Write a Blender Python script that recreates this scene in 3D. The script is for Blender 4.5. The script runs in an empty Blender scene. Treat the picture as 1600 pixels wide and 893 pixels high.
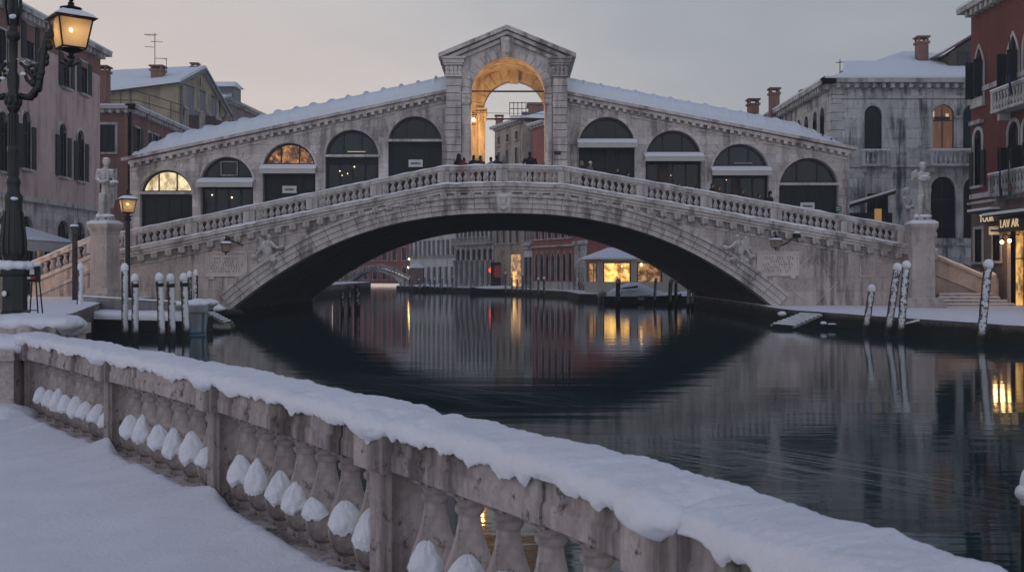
import bpy, bmesh, math, random
from mathutils import Vector, Matrix, noise
from mathutils.geometry import tessellate_polygon
R = math.radians; PI = math.pi
random.seed(7)
S = bpy.context.scene
COL = S.collection

# ------------------------------------------------------------------ camera, sky, sun, exposure
EYE = 2.5
cd = bpy.data.cameras.new('camera'); cam = bpy.data.objects.new('camera', cd); COL.objects.link(cam)
cam.location = (0, 0, EYE); cam.rotation_euler = (R(90), 0, 0)
cd.sensor_width = 36; cd.lens = 36; cd.shift_y = -21.5/1600
cd.clip_start = 0.1; cd.clip_end = 3000
cd.dof.use_dof = True; cd.dof.focus_distance = 56; cd.dof.aperture_fstop = 7.0
S.camera = cam
SUN_AZ, SUN_EL = R(-48), R(7)          # azimuth from +Y towards +X
w = bpy.data.worlds.new('World'); S.world = w; w.use_nodes = True
nt = w.node_tree; nt.nodes.clear()
def wn(t, **k):
    n = nt.nodes.new(t)
    for a, b in k.items(): setattr(n, a, b)
    return n
def wmath(op, a, b=None, c=None):
    n = wn('ShaderNodeMath', operation=op)
    for i, v in enumerate((a, b, c)):
        if v is None: continue
        if isinstance(v, (int, float)): n.inputs[i].default_value = v
        else: nt.links.new(v, n.inputs[i])
    return n.outputs[0]
def wramp(fac, stops):
    n = wn('ShaderNodeValToRGB'); e = n.color_ramp.elements
    while len(e) < len(stops): e.new(.5)
    for el, (p, c) in zip(e, stops): el.position = p; el.color = (*c, 1)
    nt.links.new(fac, n.inputs[0]); return n.outputs[0]
def wmix(kind, f, a, b):
    n = wn('ShaderNodeMix', data_type='RGBA', blend_type=kind)
    if isinstance(f, (int, float)): n.inputs[0].default_value = f
    else: nt.links.new(f, n.inputs[0])
    nt.links.new(a, n.inputs[6]); nt.links.new(b, n.inputs[7]); return n.outputs[2]
tc = wn('ShaderNodeTexCoord'); sp = wn('ShaderNodeSeparateXYZ'); nt.links.new(tc.outputs['Generated'], sp.inputs[0])
X, Y, Z = sp.outputs
# overcast dusk: warm pale glow low on the left ahead, blue grey to the right, brighter cloud deck behind
sidef = wmath('MULTIPLY_ADD', X, .9, .5)
hor = wramp(sidef, [(0.0, (1.0, .75, .63)), (.35, (1.0, .80, .71)), (.5, (.84, .745, .69)), (.62, (.56, .55, .55)), (1.0, (.33, .365, .42))])
top = wramp(sidef, [(0.0, (.64, .60, .60)), (.5, (.51, .515, .545)), (1.0, (.31, .35, .41))])
front = wmix('MIX', wmath('SMOOTH_MIN', wmath('MULTIPLY', wmath('MAXIMUM', Z, 0.0), 3.4), 1.0, .2), hor, top)
back = wn('ShaderNodeRGB'); back.outputs[0].default_value = (.96, .97, 1.05, 1)
fb = wramp(wmath('MULTIPLY_ADD', Y, .5, .5), [(.25, (1, 1, 1)), (.72, (0, 0, 0))])
skyc = wmix('MIX', fb, front, back.outputs[0])
nz = wn('ShaderNodeTexNoise'); nz.inputs['Scale'].default_value = 3.0; nz.inputs['Detail'].default_value = 4
mp = wn('ShaderNodeMapping'); mp.inputs['Scale'].default_value = (1, 1, 3.5)
nt.links.new(tc.outputs['Generated'], mp.inputs[0]); nt.links.new(mp.outputs[0], nz.inputs['Vector'])
cl = wramp(nz.outputs['Fac'], [(.32, (.89, .90, .92)), (.68, (1.09, 1.08, 1.06))])
skyc = wmix('MULTIPLY', 1.0, skyc, cl)
skyc = wmix('MULTIPLY', 1.0, skyc, wramp(Z, [(.25, (1, 1, 1)), (.8, (.33, .39, .55))]))   # deeper blue overhead at dusk
ns = wn('ShaderNodeTexSky', sky_type='NISHITA', sun_disc=False, sun_elevation=SUN_EL, sun_rotation=SUN_AZ)
bgA = wn('ShaderNodeBackground'); nt.links.new(ns.outputs[0], bgA.inputs[0]); bgA.inputs[1].default_value = 0.012
bgB = wn('ShaderNodeBackground'); nt.links.new(skyc, bgB.inputs[0]); bgB.inputs[1].default_value = 0.93
ad = wn('ShaderNodeAddShader'); nt.links.new(bgA.outputs[0], ad.inputs[0]); nt.links.new(bgB.outputs[0], ad.inputs[1])
wo = wn('ShaderNodeOutputWorld'); nt.links.new(ad.outputs[0], wo.inputs[0])
sl = bpy.data.lights.new('sun', 'SUN'); so = bpy.data.objects.new('sun', sl); COL.objects.link(so)
sl.energy = 0.35; sl.angle = R(20); sl.color = (1, .84, .72)
sd = Vector((math.sin(SUN_AZ)*math.cos(SUN_EL), math.cos(SUN_AZ)*math.cos(SUN_EL), math.sin(SUN_EL)))
so.rotation_euler = sd.to_track_quat('Z', 'Y').to_euler(); so.location = sd*200
S.view_settings.view_transform = 'Standard'; S.view_settings.look = 'None'
S.view_settings.exposure = -0.12; S.view_settings.gamma = 1; S.view_settings.use_curve_mapping = False
S.render.engine = 'CYCLES'
S.cycles.use_denoising = True
S.cycles.max_bounces = 7; S.cycles.diffuse_bounces = 3; S.cycles.glossy_bounces = 3
S.cycles.transparent_max_bounces = 8; S.cycles.volume_bounces = 0
S.cycles.caustics_reflective = False; S.cycles.caustics_refractive = False
S.cycles.sample_clamp_indirect = 4

# ------------------------------------------------------------------ materials
def newmat(name):
    m = bpy.data.materials.new(name); m.use_nodes = True
    t = m.node_tree; return m, t, t.nodes['Principled BSDF']
class NG:
    def __init__(s, t): s.t = t
    def n(s, typ, **k):
        n = s.t.nodes.new(typ)
        for a, b in k.items(): setattr(n, a, b)
        return n
    def link(s, a, b): s.t.links.new(a, b)
    def math(s, op, a, b=None, c=None, clamp=False):
        n = s.n('ShaderNodeMath', operation=op, use_clamp=clamp)
        for i, v in enumerate((a, b, c)):
            if v is None: continue
            if isinstance(v, (int, float)): n.inputs[i].default_value = v
            else: s.link(v, n.inputs[i])
        return n.outputs[0]
    def noise(s, vec, scale, detail=4, rough=.6):
        n = s.n('ShaderNodeTexNoise'); n.inputs['Scale'].default_value = scale
        n.inputs['Detail'].default_value = detail; n.inputs['Roughness'].default_value = rough
        s.link(vec, n.inputs['Vector']); return n.outputs['Fac']
    def mapr(s, v, a, b, c=0, d=1):
        n = s.n('ShaderNodeMapRange', interpolation_type='SMOOTHSTEP')
        s.link(v, n.inputs[0]); n.inputs[1].default_value = a; n.inputs[2].default_value = b
        n.inputs[3].default_value = c; n.inputs[4].default_value = d; return n.outputs[0]
    def mapping(s, vec, scale=(1, 1, 1), loc=(0, 0, 0)):
        n = s.n('ShaderNodeMapping'); n.inputs['Scale'].default_value = scale; n.inputs['Location'].default_value = loc
        s.link(vec, n.inputs[0]); return n.outputs[0]
    def mix(s, f, a, b, kind='MIX'):
        n = s.n('ShaderNodeMix', data_type='RGBA', blend_type=kind)
        for i, v in ((0, f), (6, a), (7, b)):
            if isinstance(v, (int, float)): n.inputs[i].default_value = v
            elif isinstance(v, tuple): n.inputs[i].default_value = (*v, 1)
            else: s.link(v, n.inputs[i])
        return n.outputs[2]
SNOWC = (.80, .815, .85)
def surf(name, base, var=.25, scale=1.2, streak=0.0, stain=(.06, .055, .05), rough=.85, bump=.25, bumpd=.02,
         blocks=None, joint=(.12, .11, .10), jw=.02, snow=0.0, tide=None, spec=.25, fine=14, metal=0.0, patches=None, dirt=0.0, tone=0.0):
    """weathered surface: mottling, running stains, masonry joints, settled snow on faces that look up, tide mark"""
    m, t, b = newmat(name); g = NG(t)
    oc = g.n('ShaderNodeTexCoord').outputs['Object']
    lo = tuple(c*(1-var) for c in base); hi = tuple(min(1, c*(1+var)) for c in base)
    n1 = g.noise(oc, scale, 5, .62)
    col = g.mix(g.mapr(n1, .3, .7), lo, hi)
    if tone:
        rv_ = g.n('ShaderNodeObjectInfo').outputs['Random']; col = g.mix(1.0, col, g.mix(rv_, (1-tone,)*3, (1+tone,)*3), 'MULTIPLY')
    n2 = g.noise(oc, fine*scale, 4, .6)
    col = g.mix(.35, col, g.mix(g.mapr(n2, .3, .7), lo, hi))
    bh = g.math('MULTIPLY_ADD', n2, .5, g.math('MULTIPLY', n1, .5))
    if patches:
        col = g.mix(g.mapr(g.noise(oc, scale*.55, 6, .7), .54, .62), col, patches)
    if blocks:
        sp = g.n('ShaderNodeSeparateXYZ'); g.link(oc, sp.inputs[0])
        cb = g.n('ShaderNodeCombineXYZ'); g.link(g.math('ADD', sp.outputs[0], sp.outputs[1]), cb.inputs[0]); g.link(sp.outputs[2], cb.inputs[1])
        br = g.n('ShaderNodeTexBrick'); g.link(cb.outputs[0], br.inputs['Vector'])
        br.inputs['Scale'].default_value = 1; br.inputs['Brick Width'].default_value = blocks[0]; br.inputs['Row Height'].default_value = blocks[1]
        br.inputs['Mortar Size'].default_value = jw; br.inputs['Mortar Smooth'].default_value = .3
        br.inputs['Color1'].default_value = (.82, .82, .82, 1); br.inputs['Color2'].default_value = (1.12, 1.1, 1.08, 1); br.inputs['Mortar'].default_value = (1, 1, 1, 1)
        col = g.mix(1.0, col, br.outputs['Color'], 'MULTIPLY')
        col = g.mix(g.math('MULTIPLY', br.outputs['Fac'], .8), col, joint)
        bh = g.math('SUBTRACT', bh, g.math('MULTIPLY', br.outputs['Fac'], .8))
    if streak:
        st = g.noise(g.mapping(oc, (1.6, 1.6, .14)), 1.3, 6, .7)
        st2 = g.noise(oc, .5, 3, .5)
        f = g.mapr(g.math('MULTIPLY_ADD', st2, .55, st), .71, .98)
        col = g.mix(g.math('MULTIPLY', f, streak), col, stain)
    if dirt:
        f = g.mapr(g.noise(oc, 3.1*scale, 7, .75), .54, .66)
        col = g.mix(g.math('MULTIPLY', f, dirt), col, stain)
    rgh = rough
    if tide is not None:
        sp2 = g.n('ShaderNodeSeparateXYZ'); g.link(oc, sp2.inputs[0])
        tz = g.math('MULTIPLY_ADD', g.noise(oc, 1.5, 5, .7), .7, sp2.outputs[2])
        col = g.mix(g.mapr(tz, tide+.5, tide+.1), col, (.018, .021, .017))
    if snow:
        geo = g.n('ShaderNodeNewGeometry'); s3 = g.n('ShaderNodeSeparateXYZ'); g.link(geo.outputs['Normal'], s3.inputs[0])
        sm = g.mapr(g.math('MULTIPLY_ADD', g.noise(oc, 6, 4, .6), .5, s3.outputs[2]), 1.08-snow*.5, 1.2-snow*.5)
        col = g.mix(sm, col, SNOWC)
    g.link(col, b.inputs['Base Color']); b.inputs['Roughness'].default_value = rgh
    b.inputs['Specular IOR Level'].default_value = spec; b.inputs['Metallic'].default_value = metal
    if bump:
        bn = g.n('ShaderNodeBump'); bn.inputs['Strength'].default_value = bump; bn.inputs['Distance'].default_value = bumpd
        g.link(bh, bn.inputs['Height']); g.link(bn.outputs[0], b.inputs['Normal'])
    return m
def snowmat(name, fine=18, bd=.02, tint=SNOWC):
    m, t, b = newmat(name); g = NG(t); oc = g.n('ShaderNodeTexCoord').outputs['Object']
    n1 = g.noise(oc, 2.2, 5, .6); n2 = g.noise(oc, fine, 6, .7); n3 = g.noise(oc, fine*6, 3, .6)
    col = g.mix(g.mapr(n1, .35, .65), tuple(c*.96 for c in tint), tint)
    g.link(col, b.inputs['Base Color']); b.inputs['Roughness'].default_value = .7; b.inputs['Specular IOR Level'].default_value = .2
    bn = g.n('ShaderNodeBump'); bn.inputs['Strength'].default_value = .55; bn.inputs['Distance'].default_value = bd
    h = g.math('MULTIPLY_ADD', n3, .25, n2)
    g.link(h, bn.inputs['Height']); g.link(bn.outputs[0], b.inputs['Normal']); return m
def emit(name, color, strength, blot=None, scale=3.0, dark=(.02, .012, .006), stretch=(1, 1, 1)):
    m, t, b = newmat(name); g = NG(t)
    b.inputs['Base Color'].default_value = (.05, .04, .03, 1); b.inputs['Roughness'].default_value = .4
    if blot:
        oc = g.n('ShaderNodeTexCoord').outputs['Object']
        n = g.noise(g.mapping(oc, stretch), scale, 5, .7)
        c = g.mix(g.mapr(n, blot[0], blot[1]), dark, color); g.link(c, b.inputs['Emission Color'])
    else: b.inputs['Emission Color'].default_value = (*color, 1)
    b.inputs['Emission Strength'].default_value = strength; return m
def glassy(name, col=(.012, .014, .018), rough=.08):
    m, t, b = newmat(name); b.inputs['Base Color'].default_value = (*col, 1); b.inputs['Roughness'].default_value = rough
    b.inputs['Specular IOR Level'].default_value = .28
    g = NG(t); oc = g.n('ShaderNodeTexCoord').outputs['Object']
    bn = g.n('ShaderNodeBump'); bn.inputs['Strength'].default_value = .15; bn.inputs['Distance'].default_value = .05
    g.link(g.noise(oc, .9, 2), bn.inputs['Height']); g.link(bn.outputs[0], b.inputs['Normal']); return m
M = {}
ST = (.55, .48, .447)
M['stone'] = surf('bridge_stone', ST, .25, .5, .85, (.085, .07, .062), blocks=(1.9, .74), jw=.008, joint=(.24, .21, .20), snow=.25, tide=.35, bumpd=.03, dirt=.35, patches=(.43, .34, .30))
M['stone_plain'] = surf('dressed_stone', (.57, .52, .495), .24, .9, .75, (.11, .095, .088), snow=.45, bumpd=.02, dirt=.32)
M['ashlar'] = surf('ashlar', (.58, .53, .51), .22, .7, .75, (.12, .105, .10), blocks=(1.1, .52), jw=.009, joint=(.24, .22, .21), snow=.3, dirt=.25)
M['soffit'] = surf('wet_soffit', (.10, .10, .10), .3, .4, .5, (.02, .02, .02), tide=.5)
M['fore'] = surf('old_balustrade_stone', (.46, .395, .38), .3, 2.2, .9, (.035, .028, .024), fine=9, bump=.7, bumpd=.014, dirt=.92, snow=0.0, tone=.32)
M['marble'] = surf('statue_marble', (.50, .465, .44), .25, 1.6, .95, (.10, .09, .085), snow=.62, dirt=.5)
M['pedestal'] = surf('pedestal_stone', (.45, .39, .36), .2, .9, .5, (.15, .115, .10), snow=.4, dirt=.4)
M['plaque'] = surf('plaque_stone', (.60, .53, .49), .12, 1.5, .35, (.2, .16, .14), snow=.4)
M['snow'] = snowmat('snow'); M['snowbig'] = snowmat('snow_roof', 5, .05, (.70, .745, .80)); M['snowfore'] = snowmat('snow_near', 22, .03, (.78, .785, .835))
M['pink'] = surf('pink_plaster', (.52, .395, .36), .14, .35, .6, (.20, .13, .12), bumpd=.015, dirt=.25)
M['brick'] = surf('red_brick', (.24, .105, .08), .3, .5, .6, (.07, .045, .04), blocks=(.28, .085), jw=.012, joint=(.22, .18, .16), dirt=.4)
M['yellow'] = surf('ochre_plaster', (.34, .285, .19), .18, .4, .6, (.13, .105, .08), dirt=.3)
M['mauve'] = surf('mauve_plaster', (.24, .175, .17), .18, .4, .5, (.10, .08, .08))
M['istrian'] = surf('white_palace_stone', (.50, .505, .505), .17, .6, .95, (.045, .043, .042), blocks=(1.6, .7), jw=.014, joint=(.15, .15, .15), dirt=.5)
M['istrian_w'] = surf('white_trim', (.46, .45, .44), .16, .9, .75, (.07, .065, .06), snow=.5)
M['red'] = surf('venetian_red', (.135, .040, .033), .22, .4, .55, (.09, .02, .016), dirt=.3)
M['lowbrick'] = surf('brown_brick', (.20, .125, .10), .35, .7, .4, (.06, .045, .04), blocks=(.27, .08), jw=.014, joint=(.26, .22, .2), dirt=.5)
M['farred'] = surf('far_red', (.30, .10, .085), .18, .3, .5, (.12, .05, .045))
M['ochre'] = surf('far_ochre', (.42, .36, .30), .25, .25, .9, (.10, .085, .07), dirt=.5)
M['grey'] = surf('far_grey', (.66, .66, .67), .15, .3, .5, (.16, .16, .16))
M['pav'] = surf('pavilion_render', (.44, .41, .37), .06, .5, .15, (.25, .22, .2))
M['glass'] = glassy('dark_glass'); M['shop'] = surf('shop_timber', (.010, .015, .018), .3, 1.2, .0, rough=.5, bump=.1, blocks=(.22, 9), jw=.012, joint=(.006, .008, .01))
M['frame'] = surf('painted_frame', (.030, .032, .034), .2, 3, rough=.5, bump=0)
M['shutter'] = surf('green_shutter', (.008, .017, .015), .25, 2, rough=.6, bump=.4, blocks=(9, .07), jw=.012, joint=(.004, .007, .006))
M['shutterb'] = surf('black_shutter', (.009, .011, .011), .25, 2, rough=.6, bump=.4, blocks=(9, .07), jw=.012, joint=(.004, .007, .006))
M['iron'] = surf('cast_iron', (.006, .0095, .009), .3, 6, rough=.42, bump=.5, bumpd=.01, snow=.12, spec=.5)
M['ironplain'] = surf('black_iron', (.012, .013, .014), .2, 5, rough=.5, bump=.2)
M['wood'] = surf('pole_wood', (.065, .042, .035), .4, 3, .5, (.015, .012, .01), tide=.25)
M['plank'] = surf('grey_plank', (.26, .25, .25), .25, 2, .5, (.10, .09, .085), blocks=(3.0, .30), jw=.012, joint=(.05, .05, .05))
M['boatdark'] = surf('dark_hull', (.025, .027, .03), .3, 2, rough=.5); M['boatwhite'] = surf('white_hull', (.30, .32, .33), .15, 2, .6, (.10, .10, .10), rough=.5, snow=.0)
M['blue'] = surf('blue_trim', (.035, .13, .22), .2, 3, rough=.5)
M['tile'] = surf('roof_tile', (.16, .09, .07), .3, 2, snow=.6)
M['quaywall'] = surf('quay_wall', (.22, .20, .18), .3, .9, .6, (.03, .03, .025), blocks=(1.2, .4), jw=.02, tide=.62, snow=.0)
M['lead'] = surf('lead', (.12, .13, .14), .2, 1, rough=.5)
M['sign'] = surf('sign_white', (.62, .62, .62), .06, 2, bump=0); M['ink'] = surf('ink', (.03, .03, .035), .1, 2, bump=0)
M['engraved'] = surf('cut_letters', (.09, .07, .065), .3, 2, bump=0)
M['navy'] = surf('navy_sign', (.02, .035, .08), .1, 2, bump=0); M['signgreen'] = surf('green_sign', (.02, .13, .08), .1, 2, bump=0)
M['signred'] = surf('red_sign', (.35, .03, .03), .1, 2, bump=0)
M['canopy'] = surf('dark_canopy', (.018, .022, .022), .2, 1, snow=.5); M['awning'] = surf('pale_awning', (.48, .46, .44), .08, 1, snow=.6)
M['warm1'] = emit('lit_lunette', (1.0, .82, .50), 1.3, (.30, .66), 2.3, (.22, .13, .05), (1, 1, .6))
M['warm2'] = emit('lit_shop', (1.0, .42, .13), .75, (.42, .68), 2.6, (.05, .02, .01))
M['warm3'] = emit('lit_restaurant', (1.0, .58, .15), 2.2, (.36, .68), 1.5, (.16, .06, .015))
M['warm4'] = emit('lit_restaurant_dim', (1.0, .52, .2), .8, (.38, .68), 1.5, (.10, .04, .015))
M['warm5'] = emit('lit_door', (1.0, .55, .16), 1.15, (.40, .66), 1.1, (.10, .045, .012))
M['curtain'] = emit('lit_curtain', (.50, .24, .13), .30, (.35, .65), 2, (.18, .09, .06), (3, 3, .2))
M['bulb'] = emit('bulb', (1.0, .62, .22), 26); M['bulbs'] = emit('small_bulb', (1.0, .66, .32), 5); M['redglow'] = emit('red_neon', (1.0, .06, .04), 3.2)
M['letter'] = emit('lit_letter', (1.0, .74, .42), .6)
M['tealglass'] = glassy('teal_glass', (.02, .035, .042))
def panemat():
    m, t, b = newmat('frosted_lantern_glass'); g = NG(t); t.nodes.remove(b)
    tr = g.n('ShaderNodeBsdfTransparent'); tr.inputs[0].default_value = (.9, .86, .78, 1)
    tl = g.n('ShaderNodeBsdfTranslucent'); tl.inputs[0].default_value = (.85, .74, .55, 1)
    df = g.n('ShaderNodeBsdfDiffuse'); df.inputs[0].default_value = (.5, .46, .40, 1)
    a = g.n('ShaderNodeMixShader'); a.inputs[0].default_value = .55; g.link(tr.outputs[0], a.inputs[1]); g.link(tl.outputs[0], a.inputs[2])
    c = g.n('ShaderNodeMixShader'); c.inputs[0].default_value = .22; g.link(a.outputs[0], c.inputs[1]); g.link(df.outputs[0], c.inputs[2])
    g.link(c.outputs[0], t.nodes['Material Output'].inputs[0]); return m
M['pane'] = panemat()
def polesnow(name, lo, hi, sc, d=(.55, -.83)):
    m, t, b = newmat(name); g = NG(t); oc = g.n('ShaderNodeTexCoord').outputs['Object']
    geo = g.n('ShaderNodeNewGeometry'); s3 = g.n('ShaderNodeSeparateXYZ'); g.link(geo.outputs['Normal'], s3.inputs[0])
    dp = g.math('ADD', g.math('MULTIPLY', s3.outputs[0], d[0]), g.math('MULTIPLY', s3.outputs[1], d[1]))
    sz = g.n('ShaderNodeSeparateXYZ'); g.link(oc, sz.inputs[0])
    f = g.mapr(g.math('MULTIPLY_ADD', g.math('SUBTRACT', g.noise(oc, sc, 5, .7), .5), 2.2, dp), lo, hi)
    f = g.math('MULTIPLY', f, g.mapr(sz.outputs[2], .25, .55))
    wd = g.mix(g.noise(oc, 5, 4), (.03, .02, .018), (.085, .055, .045)); wd = g.mix(g.mapr(sz.outputs[2], .5, .15), wd, (.012, .013, .011))
    col = g.mix(f, wd, (.74, .755, .79)); g.link(col, b.inputs['Base Color']); b.inputs['Roughness'].default_value = .8
    bn = g.n('ShaderNodeBump'); bn.inputs['Strength'].default_value = .8; bn.inputs['Distance'].default_value = .03
    g.link(f, bn.inputs['Height']); g.link(bn.outputs[0], b.inputs['Normal']); return m
M['poleA'] = polesnow('plastered_pole', .40, .72, 5.5, (.72, -.68)); M['poleB'] = polesnow('flecked_pole', .52, .74, 8.5, (-.25, -.75)); M['poleC'] = polesnow('sparse_pole', .85, 1.2, 5)
def watermat():
    m, t, b = newmat('canal_water'); g = NG(t); oc = g.n('ShaderNodeTexCoord').outputs['Object']
    # long thin crests: the surface tilts along the line of sight only, which draws reflections out vertically
    a = g.noise(g.mapping(oc, (.05, 1.1, 1)), 1.0, 4, .55)
    c = g.noise(g.mapping(oc, (.22, 2.6, 1), (3, 9, 0)), 1.0, 4, .6)
    h = g.math('MULTIPLY_ADD', c, .35, a)
    bn = g.n('ShaderNodeBump'); bn.inputs['Strength'].default_value = 1.0; bn.inputs['Distance'].default_value = .0065
    g.link(h, bn.inputs['Height']); g.link(bn.outputs[0], b.inputs['Normal'])
    rot = g.n('ShaderNodeMapping'); rot.inputs['Rotation'].default_value = (0, 0, R(50)); g.link(oc, rot.inputs[0])
    fo = g.noise(g.mapping(rot.outputs[0], (.22, 5.0, 1)), 1.6, 6, .7)
    # a drift of foam and slush carried past the near quay, and a thinner one farther out
    zone = None
    for (cx_, cy_, rx_, ry_) in ((3.6, 13.3, 3.4, 1.6), (-1.2, 22.0, 5.0, 2.0)):
        a_ = R(50); u_, v_ = cx_*math.cos(a_)-cy_*math.sin(a_), cx_*math.sin(a_)+cy_*math.cos(a_)
        mp_ = g.n('ShaderNodeMapping'); mp_.inputs['Location'].default_value = (-u_/rx_, -v_/ry_, 0); mp_.inputs['Scale'].default_value = (1/rx_, 1/ry_, 0); g.link(rot.outputs[0], mp_.inputs[0])
        ln = g.n('ShaderNodeVectorMath', operation='LENGTH'); g.link(mp_.outputs[0], ln.inputs[0]); z1_ = g.mapr(ln.outputs['Value'], 1.25, .2)
        zone = z1_ if zone is None else g.math('MAXIMUM', zone, g.math('MULTIPLY', z1_, .6))
    f = g.math('MULTIPLY', g.mapr(fo, .44, .74), zone)
    col = g.mix(f, (.010, .032, .036), (.20, .23, .235)); g.link(col, b.inputs['Base Color'])
    rg = g.math('MULTIPLY_ADD', f, .25, .045); g.link(rg, b.inputs['Roughness'])
    b.inputs['IOR'].default_value = 1.33; b.inputs['Specular IOR Level'].default_value = .5
    return m
M['water'] = watermat()

# ------------------------------------------------------------------ mesh helpers
def P(px, py, d): return Vector(((px-800)*d/1600, d, EYE+(425-py)*d/1600))
class Fr:
    """a wall's own frame: u along the wall, v up, n outward"""
    def __init__(s, O, U, N): s.O = Vector(O); s.U = Vector(U).normalized(); s.N = Vector(N).normalized()
    def p(s, u, v, n=0): return s.O + s.U*u + Vector((0, 0, v)) + s.N*n
class MB:
    def __init__(s): s.v = []; s.f = []; s.m = []
    def add(s, vs, fs, mi=0):
        o = len(s.v); s.v += [tuple(v) for v in vs]
        for f in fs: s.f.append(tuple(i+o for i in f)); s.m.append(mi)
        return s
    def hexa(s, a, b, mi=0):
        """a, b: two quads of four points each (bottom ring, top ring)"""
        return s.add(list(a)+list(b), [(3, 2, 1, 0), (4, 5, 6, 7), (0, 1, 5, 4), (1, 2, 6, 5), (2, 3, 7, 6), (3, 0, 4, 7)], mi)
    def box(s, c, d, rz=0, mi=0, fr=None):
        hx, hy, hz = d[0]/2, d[1]/2, d[2]/2; ca, sa = math.cos(rz), math.sin(rz); c = Vector(c)
        q = [(-hx, -hy), (hx, -hy), (hx, hy), (-hx, hy)]
        r = [(c.x+x*ca-y*sa, c.y+x*sa+y*ca) for x, y in q]
        return s.hexa([(x, y, c.z-hz) for x, y in r], [(x, y, c.z+hz) for x, y in r], mi)
    def fbox(s, fr, u0, u1, v0, v1, n0, n1, mi=0):
        return s.hexa([fr.p(u0, v0, n0), fr.p(u1, v0, n0), fr.p(u1, v0, n1), fr.p(u0, v0, n1)],
                      [fr.p(u0, v1, n0), fr.p(u1, v1, n0), fr.p(u1, v1, n1), fr.p(u0, v1, n1)], mi)
    def beam(s, pts, y0, y1, z0, z1, mi=0):
        """prism following a polyline of (x, z) with z offsets z0..z1 between depths y0..y1"""
        vs = []; fs = []
        for (x, z) in pts: vs += [(x, y0, z+z0), (x, y1, z+z0), (x, y1, z+z1), (x, y0, z+z1)]
        n = len(pts)
        for i in range(n-1):
            a = i*4; b = a+4
            for k in range(4): fs.append((a+k, a+(k+1) % 4, b+(k+1) % 4, b+k))
        fs += [(0, 1, 2, 3), tuple(4*(n-1)+k for k in (3, 2, 1, 0))]
        return s.add(vs, fs, mi)
    def wall(s, fr, outline, holes=(), thick=.3, mi=0, back=True):
        loops = [list(outline)]+[list(h) for h in holes]
        flat = [p for l in loops for p in l]
        tris = tessellate_polygon([[Vector((p[0], p[1], 0)) for p in l] for l in loops])
        n = len(flat)
        vs = [fr.p(u, v, 0) for u, v in flat]+[fr.p(u, v, -thick) for u, v in flat]
        fs = [tuple(t) for t in tris]
        if back: fs += [tuple(n+i for i in reversed(t)) for t in tris]
        o = 0
        for l in loops:
            k = len(l)
            for i in range(k): j = (i+1) % k; fs.append((o+i, o+j, n+o+j, n+o+i))
            o += k
        return s.add(vs, fs, mi)
    def ring(s, fr, inner, outer, n0, n1, closed=False, mi=0):
        k = len(inner); vs = []; fs = []
        for a, b in zip(inner, outer): vs += [fr.p(*a, n0), fr.p(*a, n1), fr.p(*b, n1), fr.p(*b, n0)]
        for i in range(k if closed else k-1):
            a = 4*i; b = 4*((i+1) % k)
            for q in range(4): fs.append((a+q, a+(q+1) % 4, b+(q+1) % 4, b+q))
        if not closed: fs += [(0, 1, 2, 3), tuple(4*(k-1)+q for q in (3, 2, 1, 0))]
        return s.add(vs, fs, mi)
    def poly(s, fr, pts, n, thick=.02, mi=0): return s.wall(fr, pts, (), thick, mi) if n == 0 else s.wall(Fr(fr.O+fr.N*n, fr.U, fr.N), pts, (), thick, mi)
    def lathe(s, prof, c=(0, 0, 0), n=16, sq=None, mi=0, sx=1, sy=1):
        c = Vector(c); vs = []; fs = []
        for r, z in prof:
            for i in range(n): a = 2*PI*(i+.5)/n; vs.append((c.x+r*math.cos(a)*sx, c.y+r*math.sin(a)*sy, c.z+z))
        for k in range(len(prof)-1):
            for i in range(n): j = (i+1) % n; fs.append((k*n+i, k*n+j, (k+1)*n+j, (k+1)*n+i))
        fs += [tuple(reversed(range(n))), tuple((len(prof)-1)*n+i for i in range(n))]
        return s.add(vs, fs, mi)
    def tube(s, pts, rad, n=8, mi=0):
        pts = [Vector(p) for p in pts]
        if isinstance(rad, (int, float)): rad = [rad]*len(pts)
        vs = []; fs = []; prev = None
        for i, p in enumerate(pts):
            t = (pts[min(i+1, len(pts)-1)]-pts[max(i-1, 0)]).normalized()
            a = (prev if prev is not None else (Vector((1, 0, 0)) if abs(t.x) < .8 else Vector((0, 1, 0))))
            a = (a - t*a.dot(t)).normalized(); prev = a; b = t.cross(a)
            for k in range(n): q = 2*PI*k/n; vs.append(p+(a*math.cos(q)+b*math.sin(q))*rad[i])
        for i in range(len(pts)-1):
            for k in range(n): j = (k+1) % n; fs.append((i*n+k, i*n+j, (i+1)*n+j, (i+1)*n+k))
        fs += [tuple(reversed(range(n))), tuple((len(pts)-1)*n+k for k in range(n))]
        return s.add(vs, fs, mi)
    def ell(s, c, r, n=12, m=8, rot=None, mi=0):
        c = Vector(c); vs = []; fs = []; r = (r, r, r) if isinstance(r, (int, float)) else r
        for i in range(1, m):
            th = PI*i/m
            for k in range(n): ph = 2*PI*k/n; vs.append(Vector((r[0]*math.sin(th)*math.cos(ph), r[1]*math.sin(th)*math.sin(ph), r[2]*math.cos(th))))
        vs += [Vector((0, 0, r[2])), Vector((0, 0, -r[2]))]
        if rot is not None: vs = [rot @ v for v in vs]
        vs = [v+c for v in vs]; T = len(vs)-2; B = T+1
        for i in range(m-2):
            for k in range(n): j = (k+1) % n; fs.append((i*n+k, (i+1)*n+k, (i+1)*n+j, i*n+j))
        for k in range(n): j = (k+1) % n; fs.append((T, k, j)); fs.append((B, (m-2)*n+j, (m-2)*n+k))
        return s.add(vs, fs, mi)
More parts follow.
